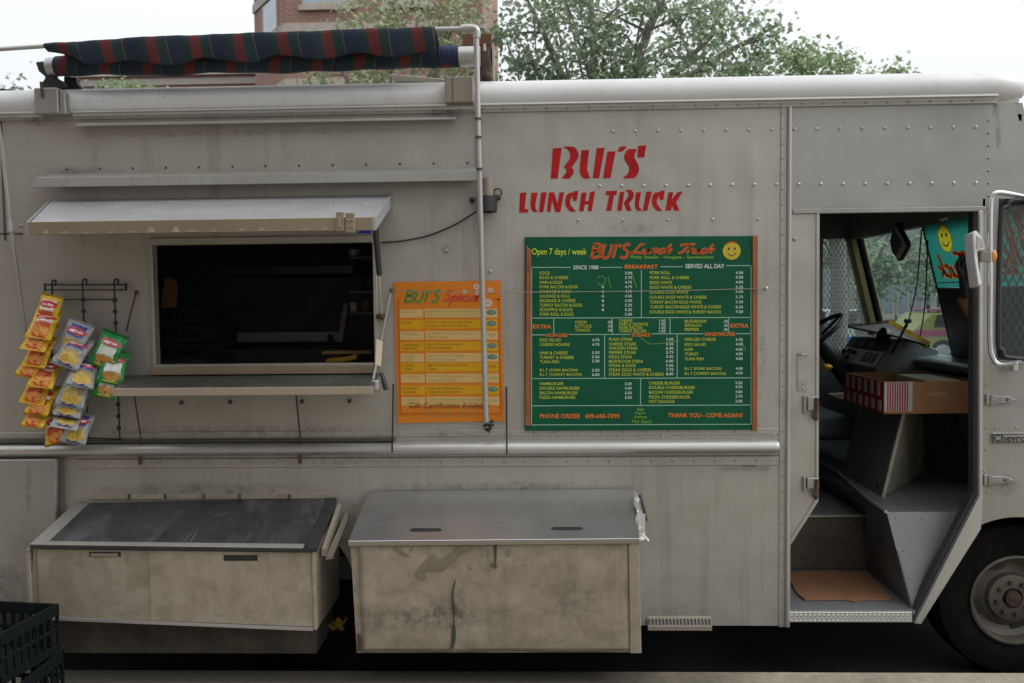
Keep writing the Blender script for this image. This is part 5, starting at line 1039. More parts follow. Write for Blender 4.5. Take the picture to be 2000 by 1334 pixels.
# brackets
x0, x1, z0, z1 = rect(869, 149, 924, 200, -0.10); m = MB(); m.box(x0, x1, -0.10, 0.02, z0, z1); br = m.build('bracket_cover', M['boxdark'], aw, bevel=0.004)
m = MB(); xx = x0+(x1-x0)*0.27; m.box(xx-0.0015, xx+0.0015, -0.1015, -0.10, z0+0.004, z1-0.004); m.build('cover_seam', M['seam'], br)
x0, x1, z0, z1 = rect(903, 66, 961, 90, 0.10); zb_ = aty(930, 165, 0.10).z; m = MB(); m.box(x0, x1, 0.09, 0.11, z0, z1); m.box(x0+(x1-x0)*0.52, x1, 0.09, 0.11, zb_, z0); m.build('rusty_plate', M['brown'], aw, bevel=0.003)
q = aty(948, 125, 0.05); m = MB(); m.slab([aty(940, 96, 0.05), aty(955, 95, 0.05), aty(960, 130, 0.05), aty(964, 168, 0.05), aty(952, 176, 0.05), aty(940, 160, 0.05)], (0, 0.03, 0)); ha = m.build('hinge_arm', M['rust'], aw, bevel=0.005); m = MB(); m.tube([aty(946, 86, 0.04), aty(947, 100, 0.04)], 0.006, 6); m.build('hinge_pin', M['pole'], ha); m = MB(); m.ball(aty(952, 148, 0.045), 0.02); m.build('pivot', M['rust'], ha)
m = MB(); m.box(aty(962, 130, 0.08).x, aty(966, 130, 0.08).x, 0.06, 0.11, zb_, aty(962, 92, 0.08).z); m.build('rusty_edge', M['covergrey'], aw)
x0, x1, z0, z1 = rect(66, 171, 113, 222, -0.08); m = MB(); m.box(x0, x1, -0.08, 0.03, z0, z1); m.prism([(x1, z0), (x1+0.03, z0), (x1+0.025, z1-0.02), (x1, z1)], -0.07, 0.03); m.build('bracket_cover', M['skin2'], aw, bevel=0.004)
m = MB(); m.slab([aty(68, 120, 0.0), aty(96, 118, 0.0), aty(104, 150, 0.0), aty(122, 158, 0.0), aty(124, 171, 0.0), aty(84, 176, 0.0), aty(78, 165, 0.0), aty(88, 150, 0.0), aty(74, 138, 0.0)], (0, 0.05, 0)); ha = m.build('hinge_arm', M['darkmetal'], aw, bevel=0.006); m = MB(); m.tube([aty(80, 160, -0.085), aty(83, 190, -0.085)], 0.007, 6); m.build('hinge_pin', M['rust'], ha)
m = MB(); m.slab([aty(124, 148, 0.06), aty(148, 150, 0.06), aty(150, 163, 0.06), aty(178, 186, 0.06), aty(124, 196, 0.06)], (0, 0.04, 0)); m.build('roof_foot', M['darkmetal'], aw, bevel=0.004)

# ================================================================== lamp, cable and wire line
la = thing('outdoor_lamp', 'dark outdoor lamp with cup shade fixed behind the awning pole', 'lamp', aty(950, 400, -0.06))
c = aty(951, 384, -0.06); cs = (0.048)
m = MB(); m.lathe((c.x, -0.055, aty(950, 414, -0.06).z), (0, 0, 1), [(cs*0.92, 0), (cs, 0.07), (cs*0.4, 0.072), (cs*0.36, 0.06), (cs*0.85, 0.01)], 20); m.build('lamp_shade', M['darkmetal'], la, smooth=True)
m = MB(); m.lathe((c.x+0.004, -0.055, aty(950, 384, -0.06).z), (0, 0, 1), [(0.026, 0), (0.026, 0.082), (0.0, 0.083)], 14); m.build('lamp_socket', M['boxdark'], la, smooth=True)
m = MB(); q = aty(972, 376, -0.02); m.tube([q+Vector((0.018*math.cos(a), 0, 0.018*math.sin(a))) for a in [2*math.pi*k/14 for k in range(15)]], 0.003, 6); m.ball(aty(973, 386, -0.04), 0.014); m.ball(aty(922, 391, -0.04), 0.014); m.build('hook', M['wire'], la)
m = MB(); m.tube(smoothpath([aty(744, 474, -0.01), aty(790, 470, -0.012), aty(840, 459, -0.012), aty(890, 438, -0.015), aty(930, 413, -0.04)], 6), 0.0042, 6); tag(m.build('black_cable', M['wire'], smooth=True), 'black cable sagging from the lamp to the serving window', 'cable')
m = MB(); m.tube(smoothpath([aty(764, 567, -0.03), aty(900, 571, -0.03), aty(1100, 570, -0.035), aty(1300, 568, -0.035), aty(1496, 563, -0.03)], 4), 0.0019, 6); wl = m.build('wire_line', M['boxdark'], smooth=True); tag(wl, 'thin steel wire stretched across both menu boards', 'wire')
p = aty(1497, 563, -0.02); m = MB(); m.ball(p, 0.009); m.tube([p, p+Vector((0.0, 0.02, 0.0))], 0.005, 6); m.build('end_hook', M['chrome'], wl)
p = aty(764, 567, -0.02); m = MB(); m.ball(p, 0.009); m.tube([p, p+Vector((0.0, 0.02, 0.0))], 0.005, 6); m.build('end_hook', M['rust'], wl)
for (a, b_, lb) in (((768, 750), (766, 884), 'thin dark cord hanging left of the orange poster'), ((989, 755), (990, 888), 'thin dark cord hanging right of the orange poster')):
    m = MB(); m.tube([aty(*a, -0.012), aty(*b_, -0.05)], 0.0035, 6); tag(m.build('cord', M['wire']), lb, 'cord', 'thin cords hanging beside the orange poster')
# ================================================================== green menu board
gb = thing('menu_board', 'large green menu board with yellow price lists and wooden side strips', 'menu board', aty(1250, 838))
YB = -0.016
Zx = lambda zx, zy: (1010+zx/3.1755, 440+zy/3.1755)
def zp_(zx, zy, Y): return aty(*Zx(zx, zy), 0.0)+Vector((0, Y, 0))
m = MB(); m.loft2([zp_(47, 75, YB), zp_(1450, 68, YB), zp_(1450, 1265, YB), zp_(47, 1272, YB)], [zp_(47, 75, -0.001), zp_(1450, 68, -0.001), zp_(1450, 1265, -0.001), zp_(47, 1272, -0.001)]); m.build('board_panel', M['boardgreen'], gb)
m = MB(); m.loft2([zp_(1453, 66, YB-0.008), zp_(1486, 66, YB-0.008), zp_(1482, 1269, YB-0.008), zp_(1450, 1269, YB-0.008)], [zp_(1453, 66, -0.001), zp_(1486, 66, -0.001), zp_(1482, 1269, -0.001), zp_(1450, 1269, -0.001)]); m.build('wood_strip', M['wood'], gb, bevel=0.002)
m = MB(); m.loft2([zp_(58, 128, YB-0.008), zp_(88, 160, YB-0.008), zp_(82, 1240, YB-0.008), zp_(50, 1240, YB-0.008)], [zp_(58, 128, YB), zp_(88, 160, YB), zp_(82, 1240, YB), zp_(50, 1240, YB)]); m.build('wood_strip', M['wood'], gb, bevel=0.002)
L = MB()
def hl(x0, x1, y, y2=None): y2 = y if y2 is None else y2; L.poly([zp_(x0, y-2.6, YB-0.0008), zp_(x1, y2-2.6, YB-0.0008), zp_(x1, y2+2.6, YB-0.0008), zp_(x0, y+2.6, YB-0.0008)])
def vl(x, y0, y1): L.poly([zp_(x-2.6, y0, YB-0.0008), zp_(x+2.6, y0, YB-0.0008), zp_(x+2.6, y1, YB-0.0008), zp_(x-2.6, y1, YB-0.0008)])
for a in ((92, 333, 262), (515, 650, 262), (885, 1025, 258), (1290, 1445, 251), (90, 1445, 575, 571), (90, 172, 679), (318, 702, 676), (828, 1152, 672), (1352, 1445, 671), (90, 1445, 949, 944), (90, 1445, 1117, 1112), (90, 1445, 1235, 1231)): hl(*a)
for a in ((90, 265, 1232), (1445, 254, 1229), (768, 280, 572), (227, 578, 674), (588, 578, 673), (945, 576, 670), (1307, 575, 668), (541, 681, 944), (989, 675, 942), (763, 950, 1112)): vl(*a)
L.build('rule_print', M['txtline'], gb, recalc=False)
YT = {}
def wr(mat, s, x0, x1, y, h=19, bold=0.012, k=0.0016, shear=0.0):
    mb = YT.setdefault(mat, MB())
    dl = 3.0 if any(c in s for c in '()') else 0
    a, b_, c, d = zp_(x0, y+h/2+dl, YB-k), zp_(x1, y+h/2+dl, YB-k), zp_(x1, y-h/2, YB-k), zp_(x0, y-h/2, YB-k)
    mb.text(s, lambda u, v: (a*(1-u)+b_*u)*(1-v)+(d*(1-u)+c*u)*v, bold, shear)
def col(mat, rows):
    for s, x0, x1, y in rows: wr(mat, s, x0, x1, y)
col('txtyellow', [('EGGS', 140, 202, 297), ('EGGS & CHEESE', 140, 316, 325), ('HAM & EGGS', 140, 279, 354), ('PORK BACON & EGGS', 140, 376, 382), ('SAUSAGE & EGGS', 140, 334, 411), ('SAUSAGE & ROLL', 140, 328, 439), ('SAUSAGE & CHEESE', 140, 361, 467), ('TURKEY BACON & EGGS', 140, 402, 495), ('SCRAPPLE & EGGS', 140, 344, 523), ('PORK ROLL & EGGS', 140, 349, 551),
 ('PORK ROLL', 820, 946, 295), ('PORK ROLL & CHEESE', 820, 1062, 325), ('EGGS WHITE', 820, 957, 356), ('EGGS WHITE & CHEESE', 820, 1076, 385), ('DOUBLE EGGS WHITE', 820, 1056, 415), ('DOUBLE EGGS WHITE & CHEESE', 820, 1171, 446), ('TURKEY BACON EGGS WHITE', 820, 1138, 476), ('TURKEY BACON EGGS WHITE & CHEESE', 820, 1261, 506), ('DOUBLE EGGS WHITE & TURKEY BACON', 820, 1258, 537),
 ('ONION', 358, 430, 600), ('LETTUCE', 358, 460, 625), ('TOMATO', 358, 452, 650), ('CHEESE', 630, 712, 592), ('HAM or SAUSAGE', 630, 810, 612), ('PORK BACON', 630, 772, 634), ('TURKEY BACON', 630, 797, 655), ('MUSHROOM', 1035, 1168, 595), ('SPINACH', 1035, 1137, 620), ('PEPPER', 1035, 1125, 646),
 ('EGG SALAD', 140, 271, 710), ('CHEESE HOAGIE', 140, 325, 738), ('HAM & CHEESE', 140, 312, 790), ('TURKEY & CHEESE', 140, 350, 818), ('TUNA FISH', 140, 258, 845), ('B.L.T (PORK BACON)', 140, 375, 897), ('B.L.T (TURKEY BACON)', 140, 400, 924),
 ('PLAIN STEAK', 567, 715, 706), ('CHEESE STEAK', 567, 738, 735), ('CHICKEN STEAK', 567, 747, 761), ('PEPPER STEAK', 567, 738, 788), ('PIZZA STEAK', 567, 712, 815), ('MUSHROOM STEAK', 567, 780, 842), ('STEAK & EGGS', 567, 733, 868), ('STEAK EGGS & CHEESE', 567, 828, 895), ('STEAK EGGS WHITE & CHEESE', 567, 905, 922),
 ('GRILLED CHEESE', 1035, 1226, 706), ('EGG SALAD', 1035, 1167, 738), ('HAM', 1035, 1085, 768), ('TURKEY', 1035, 1122, 797), ('TUNA FISH', 1035, 1152, 827), ('B.L.T (PORK BACON)', 1035, 1262, 888), ('B.L.T (TURKEY BACON)', 1035, 1290, 918),
 ('HAMBURGER', 140, 288, 980), ('DOUBLE HAMBURGER', 140, 387, 1008), ('BACON HAMBURGER', 140, 375, 1037), ('PIZZA HAMBURGER', 140, 362, 1065), ('CHEESE BURGER', 815, 1008, 977), ('DOUBLE CHEESEBURGER', 815, 1100, 1004), ('BACON CHEESEBURGER', 815, 1088, 1033), ('PIZZA CHEESEBURGER', 815, 1070, 1062), ('HOT SAUSAGE', 815, 973, 1090)])
def prices(x0, x1, rows, h=17):
    for s, y in rows: wr('txtwhite', s, x0, x1, y, h)
prices(666, 710, list(zip('3.00 3.75 4.75 4.75 4.75 4.50 5.00 5.25 5.25 5.00'.split(), (297, 325, 354, 382, 411, 439, 467, 495, 523, 551))))
prices(523, 538, [('6', y) for y in (382, 411, 439, 467, 495, 523)])
prices(1350, 1396, list(zip('4.50 5.00 4.00 5.25 5.00 5.75 5.50 6.25 7.00'.split(), (295, 323, 353, 384, 412, 445, 475, 506, 536))))
prices(558, 586, [('.50', y) for y in (600, 625, 650)]); prices(878, 917, list(zip('1.00 1.00 1.50 1.50'.split(), (592, 612, 634, 655)))); prices(1275, 1300, [('.50', y) for y in (595, 620, 646)])
prices(463, 509, list(zip('4.75 4.75 5.50 5.50 5.50 5.50 6.00'.split(), (710, 738, 788, 815, 840, 897, 924)))); prices(920, 966, list(zip('5.00 5.50 6.00 5.75 5.50 6.00 7.00 7.75 8.00'.split(), (706, 735, 761, 786, 812, 840, 868, 893, 920))))
prices(1350, 1393, list(zip('3.75 4.00 4.00 4.00 4.00 4.00 4.50'.split(), (708, 736, 768, 796, 825, 886, 914)))); prices(666, 708, list(zip('3.00 4.50 3.50 3.50'.split(), (981, 1008, 1037, 1065)))); prices(1348, 1391, list(zip('3.50 4.50 4.00 3.75 3.00'.split(), (975, 1000, 1030, 1058, 1088))))
wr('txtwhite', 'SINCE 1988', 347, 503, 262, 25); wr('txtwhite', 'SERVED ALL DAY', 1040, 1280, 254, 27)
for s, x0, x1, y, h in (('BREAKFAST', 665, 870, 258, 26), ('HOAGIES', 176, 312, 681, 22), ('STEAKS', 708, 822, 679, 23), ('SANDWICHES', 1158, 1346, 674, 23), ('EXTRA', 98, 212, 628, 25), ('EXTRA', 1318, 1430, 622, 25), ('PHONE ORDER', 140, 392, 1180, 28), ('609-650-7390', 422, 632, 1180, 28), ('THANK YOU - COME AGAIN!', 932, 1392, 1175, 28)): wr('txtorange', s, x0, x1, y, h, 0.03)
wr('txtbright', 'Open 7 days / week', 92, 430, 170, 52, 0.0); wr('txtlime', 'Philly Steaks - Hoagies - Sandwiches', 700, 1212, 201, 25, 0.012)
for s, y in (('Salt', 1138), ('Pepper', 1163), ('Ketchup', 1187)): wr('txtlime', s, 763-len(s)*5.5, 763+len(s)*5.5, y, 20)
wr('txtlime', 'Hot Sauce', 708, 832, 1212, 24, 0.0, shear=0.3)
for k, mb in YT.items(): mb.build('lettering', M[k], gb, recalc=False, kind='stuff')
def bf(x0, x1, yb, yt, k): return lambda u, v: zp_(x0+(x1-x0)*u, yb+(yt-yb)*v, YB-k)
for nm, mt, wd_, kk in (('outline_print', 'txtamber', 0.0105, 0.0016), ('lettering', 'txtred', 0.0068, 0.0024)):
    m = MB(); script(m, "BUI'S", bf(464, 700, 205, 118, kk), wd_*1.2, (0, 1, 0), 0.1); script(m, 'Lunch', bf(706, 955, 176, 118, kk), wd_, (0, 1, 0), 0.3); script(m, 'Truck', bf(985, 1215, 176, 118, kk), wd_, (0, 1, 0), 0.3); m.build(nm, M[mt], gb, recalc=False)
cc = zp_(1326, 160, 0); emblem(gb, lambda u, v, k: Vector((cc.x+u, YB-0.0012-0.0008*k, cc.z+v)), 0.040, (0, 1, 0))
m = MB()
for pts in ([(500, 330), (515, 315), (545, 330), (540, 360), (510, 370), (500, 350)], [(560, 320), (580, 385)], [(705, 290), (740, 390)], [(760, 690), (830, 735), (1000, 715)], [(1380, 700), (1412, 780)], [(990, 505), (1040, 515)]):
    m.ribbon(smoothpath([zp_(x, y, YB-0.0006) for x, y in pts], 4), 0.0022, (0, 1, 0))
m.build('scratch', M['txtlime'], gb, recalc=False, kind='stuff')

# ================================================================== orange specials poster
op = thing('specials_poster', "orange specials poster with green BUI'S heading and yellow rows", 'poster', aty(880, 822))
YP = -0.008
C0, C1, C2, C3 = aty(770, 551), aty(978, 548), aty(985, 822), aty(777, 826)
def pp(px, py, k=0.0):
    p = aty(px, py); return Vector((p.x, YP-k, p.z))
def pq(l, t, r, b): return [pp(l, b), pp(r, b), pp(r, t), pp(l, t)]
m = MB(); m.loft2([Vector((c.x, YP, c.z)) for c in (C0, C1, C2, C3)], [Vector((c.x, -0.001, c.z)) for c in (C0, C1, C2, C3)]); m.build('poster_sheet', M['posterorange'], op)
def quad(mb, l, t, r, b, k): mb.poly([pp(l+(b-550)*0.0, t, k), pp(r, t, k), pp(r+0.02*(b-t), b, k), pp(l+0.02*(b-t), b, k)])
m = MB()
for (l, t, r, b) in ((776, 587, 780, 806), (972, 583, 976, 806), (780, 806, 980, 810), (776, 583, 784, 586), (966, 583, 976, 586)): quad(m, l, t, r, b, 0.0008)
m.build('border_print', M['posteredge'], op, recalc=False)
rows = []
for i in range(9):
    y0 = 604+i*21.6-(3 if i > 4 else 0)+ (1.5 if i > 6 else 0); rows.append(y0)
zz = lambda x, y: (770+x/8.339, 540+y/8.339)
RT = [('1. BUI\'S', "Sausage & 3 Eggs Scrambled & Home Fries", 'Bacon, Peppers & Onions on a long Roll', '7.50'), ('2. ALEX', 'Pepper & 3 Eggs Onion, Bacon with', 'Sausage, Tomato and Hash Brown', '7.00'), ('3. BREAKFAST', 'Egg white & Turkey with Spinach', 'Cheese, Tomatoes', '6.50'),
      ('4. BREAKFAST', 'Egg and Cheese, with Bacon', 'Bacon and Sausages', '6.75'), ('5. VEGGIE', 'Eggs and Cheese, with Spinach', 'Mushroom and Tomatoes', '5.50'), ('6. STEAK', 'Egg, Ham and Bacon with onion', 'Cheese', '6.50'), ('7. PORK ROLL', 'Pork roll and Eggs with Cheese', 'Cheese and Hash Brown', '6.00'), ('8. SCRAPPLE', 'Bacon with Mushroom Cheese', 'Tomatoes and Fried Onion', '7.00'), ('9. CHICKEN', 'Chicken and onions with Cheese on the Roll', 'Fried onion, mushrooms and peppers', '7.50')]
pale, yel, teal, ol, brn, rd = MB(), MB(), MB(), MB(), MB(), MB()
def pw(mb, s, l, t, r, b, k=0.0016, bold=0.0, shear=0.0):
    a, bb, c, d = pp(l, b, k), pp(r, b, k), pp(r, t, k), pp(l, t, k); mb.text(s, lambda u, v: (a*(1-u)+bb*u)*(1-v)+(d*(1-u)+c*u)*v, bold, shear)
for i, (y0, (a, b1, b2, pr_)) in enumerate(zip(rows, RT)):
    mb = pale if i % 2 == 0 else yel; dx = i*0.45; y1 = y0+15.5
    quad(mb, 781+dx, y0, 827+dx, y1+1, 0.0008); quad(mb, 830+dx, y0-1, 945+dx, y1+0.5, 0.0008); quad(mb, 949+dx, y0-1, 973+dx, y1+0.5, 0.0008)
    tx = ol if i % 2 == 0 else brn
    pw(tx, a, 784+dx, y0+2.5, 784+dx+len(a)*2.9, y0+7); pw(tx, a.split()[-1], 786+dx, y0+9.5, 786+dx+len(a)*2.2, y0+13.5) if i in (3, 4, 5, 7, 8) else None
    pw(tx, b1, 834+dx, y0+1.2, 834+dx+min(len(b1)*2.65, 106), y0+6.5); pw(tx, b2, 834+dx, y0+8.2, 834+dx+min(len(b2)*2.65, 104), y0+13.2)
    if i in (0, 1, 3, 4, 7):
        teal.poly([pp(960+dx+9.5*math.cos(q), y0+6+5*math.sin(q), 0.0014) for q in [2*math.pi*k/16 for k in range(16)]]); pw(pale, pr_, 955+dx, y0+3, 966+dx, y0+8.5, 0.0022)
    else: pw(tx, pr_, 953+dx, y0+3, 967+dx, y0+9)
pale.build('row_print', M['posterpale'], op, recalc=False); yel.build('row_print', M['posteryellow'], op, recalc=False); teal.build('price_oval', M['posterteal'], op, recalc=False)
pw(brn, 'Gift Certificates Available', 800, 786, 957, 797, 0.0016, 0.012); pw(ol, 'Phone order - fast pickup', 830, 801, 934, 806); pw(ol, 'Fresh Rolls - Every day', 832, 809, 936, 814)
ol.build('lettering', M['posterolive'], op, recalc=False, kind='stuff'); brn.build('lettering', M['posterbrown'], op, recalc=False, kind='stuff')
pf = lambda l, r, yb, yt, k: (lambda u, v: pp(l+(r-l)*u, yb+(yt-yb)*v, k))
m = MB(); script(m, "BUI'S", pf(793, 862, 590, 567, 0.0016), 0.0085, (0, 1, 0), 0.12); m.build('lettering', M['postergreen'], op, recalc=False)
m = MB(); script(m, 'Special', pf(866, 940, 588, 567, 0.0016), 0.0062, (0, 1, 0), 0.2); m.build('lettering', M['posterred'], op, recalc=False)
for cx_, cy_, r_ in ((931, 560, 7), (958, 567, 6), (908, 570, 4.5), (953, 592, 9), (932, 572, 5)):
    m = MB()
    for q in range(6):
        a = 2*math.pi*q/6+cx_; m.poly([pp(cx_+r_*0.6*math.cos(a)+r_*0.42*math.cos(t_), cy_+r_*0.6*math.sin(a)+r_*0.42*math.sin(t_), 0.0012+0.0001*q) for t_ in [2*math.pi*k/8 for k in range(8)]])
    m.build('flower_print', M['posterwhite'], op, recalc=False)

# ================================================================== storage boxes under the rail
YF = -0.42
def bolt_row(mb, a, b_, n, r=0.006):
    for i in range(n): p = a.lerp(b_, (i+0.5)/n); mb.dome(p, r, 0.004)
# left box
F = [aty(66, 1066, YF), aty(619, 1073, YF), aty(619, 1229, YF), aty(56, 1207, YF)]
Bk = [aty(150, 987, -0.012), aty(655, 977, -0.012)]
zl_, zr_ = F[0].z, F[1].z
lb = thing('storage_box', 'wide storage box with dark slanted lid and two pale front panels', 'storage box', (F[0].lerp(F[1], 0.5).x, -0.2, F[2].z))
def body(F, zbt, Yb=-0.012, th=0.004):
    m = MB(); A = [F[0], F[1], F[2], F[3]]; B = [Vector((p.x, Yb, p.z)) for p in A]; B[0].z = zbt; B[1].z = zbt
    m.add(A+B, [(0, 1, 2, 3), (1, 5, 6, 2), (4, 0, 3, 7), (3, 2, 6, 7)]); return m
zb1 = (Bk[0].z+Bk[1].z)/2
body(F, zb1-0.015).build('box_body', M['boxdark'], lb)
dv = aty(291, 1068, YF).x
def fpanel(xa, xb, nm, mt, par, dy=-0.006, ins=0.0):
    def zat(x, top): 
        a, b_ = (F[0], F[1]) if top else (F[3], F[2]); return a.z+(b_.z-a.z)*(x-a.x)/(b_.x-a.x)
    m = MB(); m.loft2([(xa, YF+dy, zat(xa, 0)+ins), (xb, YF+dy, zat(xb, 0)+ins), (xb, YF+dy, zat(xb, 1)-0.012), (xa, YF+dy, zat(xa, 1)-0.012)], [(xa, YF, zat(xa, 0)+ins), (xb, YF, zat(xb, 0)+ins), (xb, YF, zat(xb, 1)-0.012), (xa, YF, zat(xa, 1)-0.012)]); return m.build(nm, mt, par, bevel=0.0015)
xl_, xr_ = aty(76, 1130, YF).x, aty(610, 1130, YF).x
fpanel(xl_, dv-0.001, 'front_panel', M['box3'], lb, ins=0.012); fpanel(dv, xr_, 'front_panel', M['box2'], lb, ins=0.012)
for x_ in (F[3].x+0.004, xr_+0.001): m = MB(); m.box(x_, x_+0.016, YF-0.010, YF+0.02, F[2].z, F[0].z-0.012); m.build('corner_strip', M['box'], lb, bevel=0.002)
m = MB(); m.loft2([(xl_, YF-0.012, F[3].z-0.003), (xr_, YF-0.012, F[2].z-0.003), (xr_, YF-0.012, F[2].z+0.010), (xl_, YF-0.012, F[3].z+0.010)], [(xl_, YF, F[3].z-0.003), (xr_, YF, F[2].z-0.003), (xr_, YF, F[2].z+0.010), (xl_, YF, F[3].z+0.010)]); m.build('bottom_strip', M['rail'], lb)
for (l, t, r, b, mt) in ((174, 1078, 236, 1087, 'boxdark'), (437, 1084, 503, 1095, 'black')):
    x0, x1, z0, z1 = rect(l, t, r, b, YF-0.006); m = MB(); m.box(x0, x1, YF-0.0075, YF-0.004, z0, z1); hs_ = m.build('handle_slot', M['black'], lb)
    if mt == 'boxdark': m = MB(); m.box(x0+0.008, x1-0.012, YF-0.0095, YF-0.0076, z0+0.002, z1-0.006); m.build('slot_cover', M[mt], hs_)
zfl = lambda t_: zl_+(zr_-zl_)*t_
def lidpt(u, v, h=0.0):   # u left-right, v front-back
    f_ = F[0].lerp(F[1], u); b_ = Bk[0].lerp(Bk[1], u); p = f_.lerp(b_, v); return Vector((p.x, p.y-0.012*(1-v), p.z+h))
def lidpart(nm, mt, u0, u1, v0, v1, h0, h1, par=lb):
    m = MB(); q = [(u0, v0), (u1, v0), (u1, v1), (u0, v1)]; m.loft2([lidpt(u, v, h0) for u, v in q], [lidpt(u, v, h1) for u, v in q]); return m.build(nm, mt, par, bevel=0.001)
ld = lidpart('lid', M['darkmetal'], -0.005, 1.005, -0.01, 1, -0.006, 0.008)
lidpart('lid_panel', M['lidgrime'], 0.051, 0.965, 0.062, 0.995, 0.0085, 0.011, ld)
lidpart('lid_edge', M['skin2'], -0.005, 0.050, -0.01, 0.99, 0.0085, 0.014, ld); lidpart('lid_edge', M['skin2'], 0.051, 0.955, -0.01, 0.060, 0.0085, 0.013, ld); lidpart('lid_edge', M['darkmetal'], 0.966, 1.005, -0.01, 0.99, 0.0085, 0.014, ld)
lidpart('lid_divider', M['boxdark'], 0.549, 0.551, 0.07, 0.6, 0.0112, 0.0118, ld)
m = MB(); m.slab([aty(628, 1072, YF+0.02), aty(636, 1072, YF+0.02), aty(668, 985, -0.02), aty(660, 982, -0.02)], (0, 0.0, -0.03)); m.build('side_flange', M['boxdark'], lb)
m = MB(); m.slab([aty(636, 1088, YF+0.04), aty(650, 1086, YF+0.04), aty(682, 1008, -0.02), aty(676, 1000, -0.02)], (0, 0.0, -0.012)); m.build('side_flange', M['boxdark'], lb)
x0, x1, z0, z1 = rect(98, 1229, 618, 1277, -0.33); m = MB(); m.box(x0, x1, -0.33, -0.02, z0, F[3].z-0.004); m.build('lower_tray', M['traydark'], lb, bevel=0.004)
m = MB(); x0, x1, z0, z1 = rect(178, 964, 640, 974, 0.0); m.box(x0, x1, -0.010, 0.0, z0, z1); m.build('hinge_strip', M['box2'], lb, bevel=0.002)
m = MB()
for px in (255, 325, 400, 470, 567): p = aty(px, 968); m.box(p.x-0.005, p.x+0.005, -0.016, -0.010, p.z-0.012, p.z+0.01)
m.build('hinge_knuckle', M['seam'], lb, kind='stuff')
# right box
F = [aty(684, 1057, YF), aty(1246, 1052, YF), aty(1251, 1274, YF), aty(697, 1275, YF)]
Bk = [aty(722, 962, -0.012), aty(1238, 957, -0.012)]
rb = thing('storage_box', 'tall stained beige storage box with shiny steel lid and torn patches', 'storage box', (F[0].lerp(F[1], 0.5).x, -0.2, F[2].z))
body(F, (Bk[0].z+Bk[1].z)/2-0.015).build('box_body', M['box'], rb)
x0_, x1_ = aty(706, 1150, YF).x, aty(1229, 1150, YF).x
def bent(u, v):
    x = (x0_-0.008*v)*(1-u)+(x1_-0.005*v)*u; z = (F[3].z+0.006)*(1-u)*(1-v)+(F[2].z+0.006)*u*(1-v)+((F[0].z-0.012)*(1-u)+(F[1].z-0.012)*u)*v
    return (x, YF-0.005-0.004*noise.noise(Vector((u*5, v*3, 2.0)))-0.002*noise.noise(Vector((u*13, v*8, 5.0))), z+(0.004*math.sin(u*14) if v == 0 else 0))
m = MB(); m.grid(bent, 48, 24); fp_ = m.build('front_panel', M['box'], rb, smooth=True); sd = fp_.modifiers.new('solid', 'SOLIDIFY'); sd.thickness = 0.004; sd.offset = 0
m = MB(); m.loft2([(x1_+0.002, YF-0.012, F[2].z), (F[2].x+0.003, YF-0.012, F[2].z), (F[1].x+0.003, YF-0.012, F[1].z-0.012), (x1_-0.003, YF-0.012, F[1].z-0.012)], [(x1_+0.002, YF, F[2].z), (F[2].x+0.003, YF, F[2].z), (F[1].x+0.003, YF, F[1].z-0.012), (x1_-0.003, YF, F[1].z-0.012)]); m.build('corner_strip', M['box'], rb, bevel=0.002)
def decal(nm, mt, pts, par, k=0.0125):
    m = MB(); m.loft2([aty(x, y, YF-k) for x, y in pts], [aty(x, y, YF-k+0.001) for x, y in pts]); return m.build(nm, mt, par)
B4 = lambda pts: [(640+x/2.857, 900+y/2.857) for x, y in pts]
decal('residue_patch', M['peel'], B4([(485, 632), (530, 570), (590, 522), (612, 545), (640, 560), (700, 510), (760, 470), (830, 485), (750, 505), (715, 545), (670, 590), (640, 612), (560, 615), (515, 625), (550, 655), (535, 662), (500, 645)]), fp_)
decal('residue_patch', M['peel'], B4([(360, 480), (395, 495), (430, 512), (460, 538), (425, 530), (385, 505)]), fp_); decal('residue_patch', M['peel'], B4([(455, 500), (485, 470), (478, 495), (462, 512)]), fp_)
decal('crack_line', M['crack'], B4([(708, 665), (714, 672), (700, 740), (705, 790), (712, 810), (708, 900), (716, 960), (712, 1010), (700, 1045), (680, 1055), (688, 1020), (690, 960), (702, 890), (692, 800), (690, 740)]), fp_)
decal('rust_streak', M['rust'], B4([(925, 455), (945, 450), (942, 540), (936, 610), (930, 540)]), fp_); decal('rust_streak', M['rust'], B4([(165, 960), (185, 975), (190, 1060), (165, 1068)]), fp_)
def lidpart2(nm, mt, u0, u1, v0, v1, h0, h1, par):
    m = MB(); q = [(u0, v0), (u1, v0), (u1, v1), (u0, v1)]; m.loft2([lidpt(u, v, h0) for u, v in q], [lidpt(u, v, h1) for u, v in q]); return m.build(nm, mt, par, bevel=0.0015)
ld = lidpart2('lid', M['lidsteel'], -0.004, 1.004, -0.012, 1.0, 0.002, 0.007, rb)
m = MB(); a, b_ = lidpt(-0.004, -0.014, 0.0015), lidpt(1.004, -0.014, 0.0015); m.loft2([a, b_, b_+Vector((0, 0, -0.016)), a+Vector((0, 0, -0.016))], [a+Vector((0, 0.004, 0)), b_+Vector((0, 0.004, 0)), b_+Vector((0, 0.004, -0.016)), a+Vector((0, 0.004, -0.016))]); m.build('lid_lip', M['boxdark'], ld, bevel=0.001)
for (u0, u1) in ((0.198, 0.315), (0.697, 0.812)):
    m = MB(); m.add([lidpt(u, v, 0.0085) for u, v in ((u0, 0.175), (u0+0.01, 0.215), (u1-0.01, 0.205), (u1, 0.175), (u1-0.012, 0.15), (u0+0.012, 0.15))], [(0, 1, 2, 3, 4, 5)]); sl1 = m.build('handle_slot', M['black'], ld, recalc=False)
